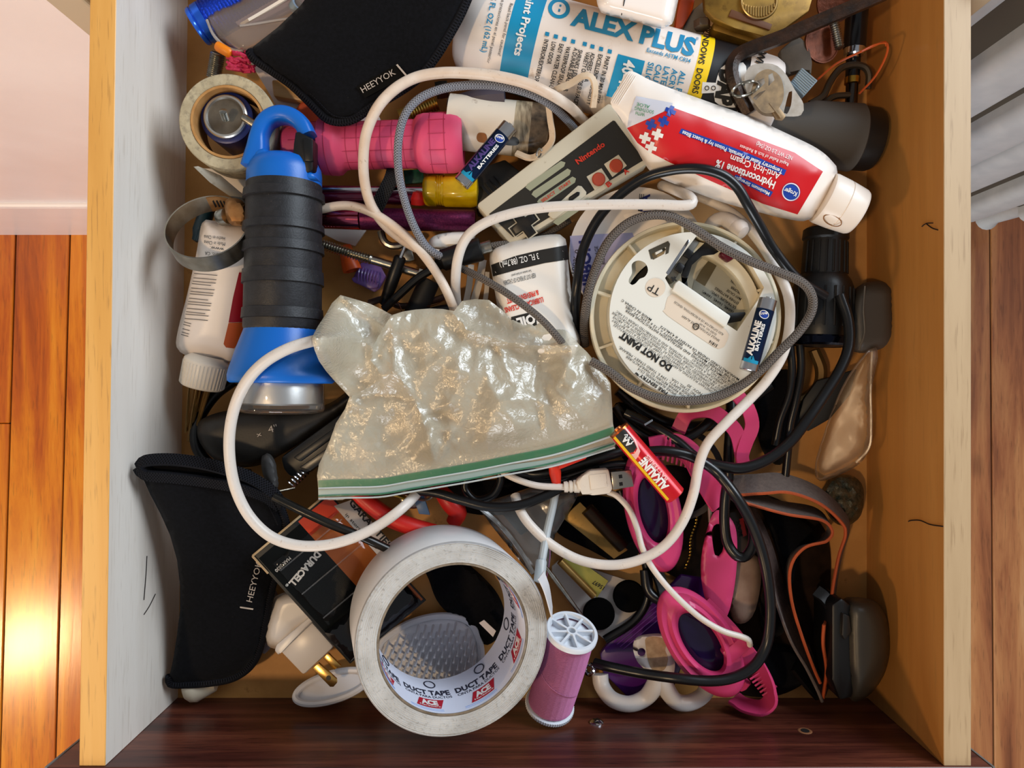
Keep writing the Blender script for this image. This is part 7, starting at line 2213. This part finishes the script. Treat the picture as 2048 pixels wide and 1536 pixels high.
cable('black_cable', [(1152, 690, 36), (1150, 630, 50), (1154, 570, 58), (1166, 500, 58), (1196, 438, 62), (1240, 390, 66), (1290, 356, 71), (1346, 340, 77), (1400, 338, 81), (1444, 350, 81), (1474, 374, 79), (1496, 410, 76), (1519, 450, 70), (1548, 500, 64), (1594, 556, 58), (1650, 592, 50)], 3.0, M_bc, 'thick black cable arching over ribbon spool and cream tube')
cable('black_cable', [(1680, 590, 46), (1696, 640, 48), (1698, 690, 50), (1682, 736, 52), (1650, 788, 54), (1616, 838, 56), (1580, 884, 56), (1536, 918, 56), (1486, 936, 56), (1440, 932, 54), (1396, 918, 50), (1350, 880, 44), (1300, 850, 40), (1250, 826, 36)], 3.4, M_bc, 'shiny thick black cable curving down from the grey box at right')
cable('black_cable', [(1280, 905, 52), (1330, 902, 54), (1380, 912, 54), (1428, 940, 55), (1466, 984, 60), (1498, 1036, 60), (1522, 1096, 60), (1536, 1160, 60), (1541, 1224, 58), (1534, 1286, 56), (1510, 1330, 57), (1470, 1354, 57), (1420, 1362, 57), (1350, 1356, 55), (1280, 1346, 46), (1220, 1334, 40), (1190, 1326, 34)], 3.3, M_bc, 'long black cable sweeping down over the goggles to the thread spool')
cable('black_cable', [(1456, 960, 50), (1450, 1000, 48), (1449, 1050, 48), (1456, 1088, 48), (1474, 1112, 50), (1492, 1112, 50), (1506, 1090, 50), (1508, 1060, 48)], 3.3, M_bc, 'small tight black cable loop around the printed sleeve')
cable('black_cable', [(470, 760, 20), (430, 790, 18), (400, 834, 18), (391, 876, 20), (404, 912, 20), (440, 940, 20), (500, 950, 18)], 3.8, M_bc, 'black cable curling round the sanding block at the left wall')
cable('black_rod', [(548, 994, 60), (600, 1020, 62), (660, 1048, 62), (720, 1072, 60), (776, 1098, 56)], 2.8, mat('black_shaft', '#1a1815', .25, .3), 'slim black rod across the battery pack below the pouch mouth', cat='rod')
cable('black_cable', [(760, 980, 44), (860, 984, 46), (920, 1000, 48), (980, 1014, 50), (1040, 1010, 50), (1090, 992, 48), (1140, 966, 46), (1200, 940, 42)], 3.0, M_bc, 'black cable running below the zip seal towards the red clip')
cable('black_cable', [(940, 940, 40), (930, 975, 40), (952, 1000, 40), (986, 990, 40), (1002, 956, 40), (990, 930, 40)], 2.6, M_bc, 'tightly coiled black cable loop under the zip seal left of the USB lead')
cable('black_cable', [(1010, 930, 40), (1050, 945, 40), (1090, 946, 42), (1150, 930, 42), (1210, 912, 42), (1250, 900, 40)], 3.4, M_bc, 'black cable behind the red clip towards the red battery')
cable('black_cable', [(1060, 960, 38), (1120, 956, 38), (1180, 940, 40), (1240, 930, 40), (1300, 940, 38)], 3.0, M_bc, 'black cable passing just above the USB plug')
cable('black_cable', [(1580, 690, 30), (1584, 740, 30), (1578, 790, 30), (1560, 840, 28), (1550, 890, 26)], 2.6, M_bc, 'left one of two black cables hanging below the spotlight')
cable('black_cable', [(1600, 690, 30), (1602, 740, 30), (1592, 800, 30), (1580, 850, 28), (1576, 900, 26), (1570, 960, 24)], 2.6, M_bc, 'right one of two black cables hanging below the spotlight')
cable('black_cable', [(1230, 812, 30), (1260, 850, 30), (1310, 880, 32), (1360, 880, 34), (1400, 860, 34), (1440, 820, 30)], 3.2, M_bc, 'black cable under the smoke alarm above the red battery')
cable('black_cable', [(1236, 780, 20), (1290, 824, 20), (1350, 850, 20), (1420, 850, 20), (1470, 820, 20), (1540, 770, 20)], 4, M_bc, 'lowest black cable along the shaded edge of the smoke alarm')
cable('black_cable', [(1462, 770, 18), (1462, 840, 22), (1458, 900, 24), (1456, 960, 24)], 3.6, M_bc, 'straight black cable between the two upper pink straps')
cable('black_cable', [(1290, 1140, 20), (1296, 1180, 22), (1320, 1200, 24), (1350, 1196, 24)], 3.6, M_bc, 'short black cable between the two goggle eyecups')
cable('black_cable', [(1240, 980, 16), (1262, 1040, 16), (1290, 1120, 16), (1296, 1190, 16), (1270, 1240, 16), (1210, 1280, 16)], 3, M_bc, 'black cable behind the upper goggle eyecup')
cable('black_cable', [(830, 640, 26), (870, 622, 28), (930, 616, 28), (980, 632, 26)], 3, M_bc, 'black cable just above the zip bag beside the oil bottle')
q = MB(); q.tube([P(*a) for a in [(738, 606, 20), (770, 598, 22), (800, 612, 20), (850, 606, 20), (900, 590, 20)]], 2.2, 8); build('brown_cord', q, mat('dark_brown_cord', '#2a1510', .5), label='dark brown cord just above the zip bag', cat='cord')
for i, pts in enumerate(([(770, 618, 24), (795, 606, 26), (806, 630, 24)], [(812, 606, 24), (860, 612, 26), (900, 594, 26)])):
    q = MB(); q.tube([P(*a) for a in pts], .35, 5); build('copper_strand', q, M_cop, label=('shorter' if i == 0 else 'longer') + ' hair-thin copper strand above the zip bag', cat='wire')
# dark fillers and sheets added in place of shade deep in the pile
q = MB(); q.pillow(smooth_poly([(1520, 760), (1580, 740), (1600, 800), (1590, 880), (1560, 930), (1524, 900), (1510, 820)], 10), 10, 16, R=24, step=10); build('shade_filler_right', q, M_neo, label='added dark shade filler deep under the cables right of the smoke alarm', cat='pouch')
q = MB(); q.pillow(smooth_poly([(1232, 806), (1300, 830), (1330, 860), (1320, 920), (1260, 930), (1230, 880)], 10), 8, 14, R=24, step=10); build('shade_filler_mid', q, M_neo, label='added dark shade filler deep below the red battery', cat='case')
q = MB(); q.pillow(smooth_poly([(1530, 1010), (1600, 1040), (1640, 1080), (1600, 1110), (1580, 1180), (1560, 1120)], 10), 10, 16, R=24, step=10); build('shade_filler_loop', q, M_neo, label='added black shade filler under the inner loop of the headlamp strap', cat='pad')
q = MB(); q.pillow(smooth_poly([(1500, 1300), (1560, 1290), (1610, 1330), (1600, 1370), (1560, 1380), (1520, 1360)], 10), 8, 14, R=20, step=10); build('shade_filler_front', q, M_neo, label='added black shade filler beside the ribbed pink strap end', cat='wad')
q = MB(); q.pillow(smooth_poly([(1250, 960), (1340, 930), (1440, 960), (1560, 1000), (1650, 1060), (1660, 1200), (1640, 1330), (1560, 1390), (1460, 1380), (1400, 1300), (1380, 1180), (1290, 1120), (1250, 1050)], 14), 2.5, 4, R=20, step=16, wr=lambda x, y: 1.5 * noise.noise(Vector((x * .03, y * .03, 5)))); build('shade_sheet_goggles', q, mat('brown_shade_sheet', '#1c130d', .9, col2='#2a1d14', nscale=120, spec=.1), label='added dark brown shade sheet lying deepest under the goggles and headlamp straps', cat='cloth', smooth=70)  # added sheet, shade on the drawer bottom put into its dark brown
q = MB(); q.pillow(smooth_poly([(1120, 1010), (1180, 990), (1250, 1010), (1280, 1090), (1250, 1130), (1180, 1100), (1110, 1060)], 12), 3, 5, R=20, step=14); build('shade_sheet_fitting', q, M_neo, label='added black shade sheet under the old brass fitting', cat='cloth', smooth=70)  # added black sheet, darkens the drawer bottom like shade
q = MB(); q.pillow(smooth_poly([(880, 930), (960, 960), (1060, 950), (1200, 930), (1240, 960), (1120, 990), (1000, 1030), (900, 1010)], 12), 3, 5, R=20, step=14); build('shade_sheet_seal', q, M_neo, label='added black shade strip on the drawer bottom below the zip seal', cat='cloth', smooth=70)  # added black strip, shade below the bag put into its colour
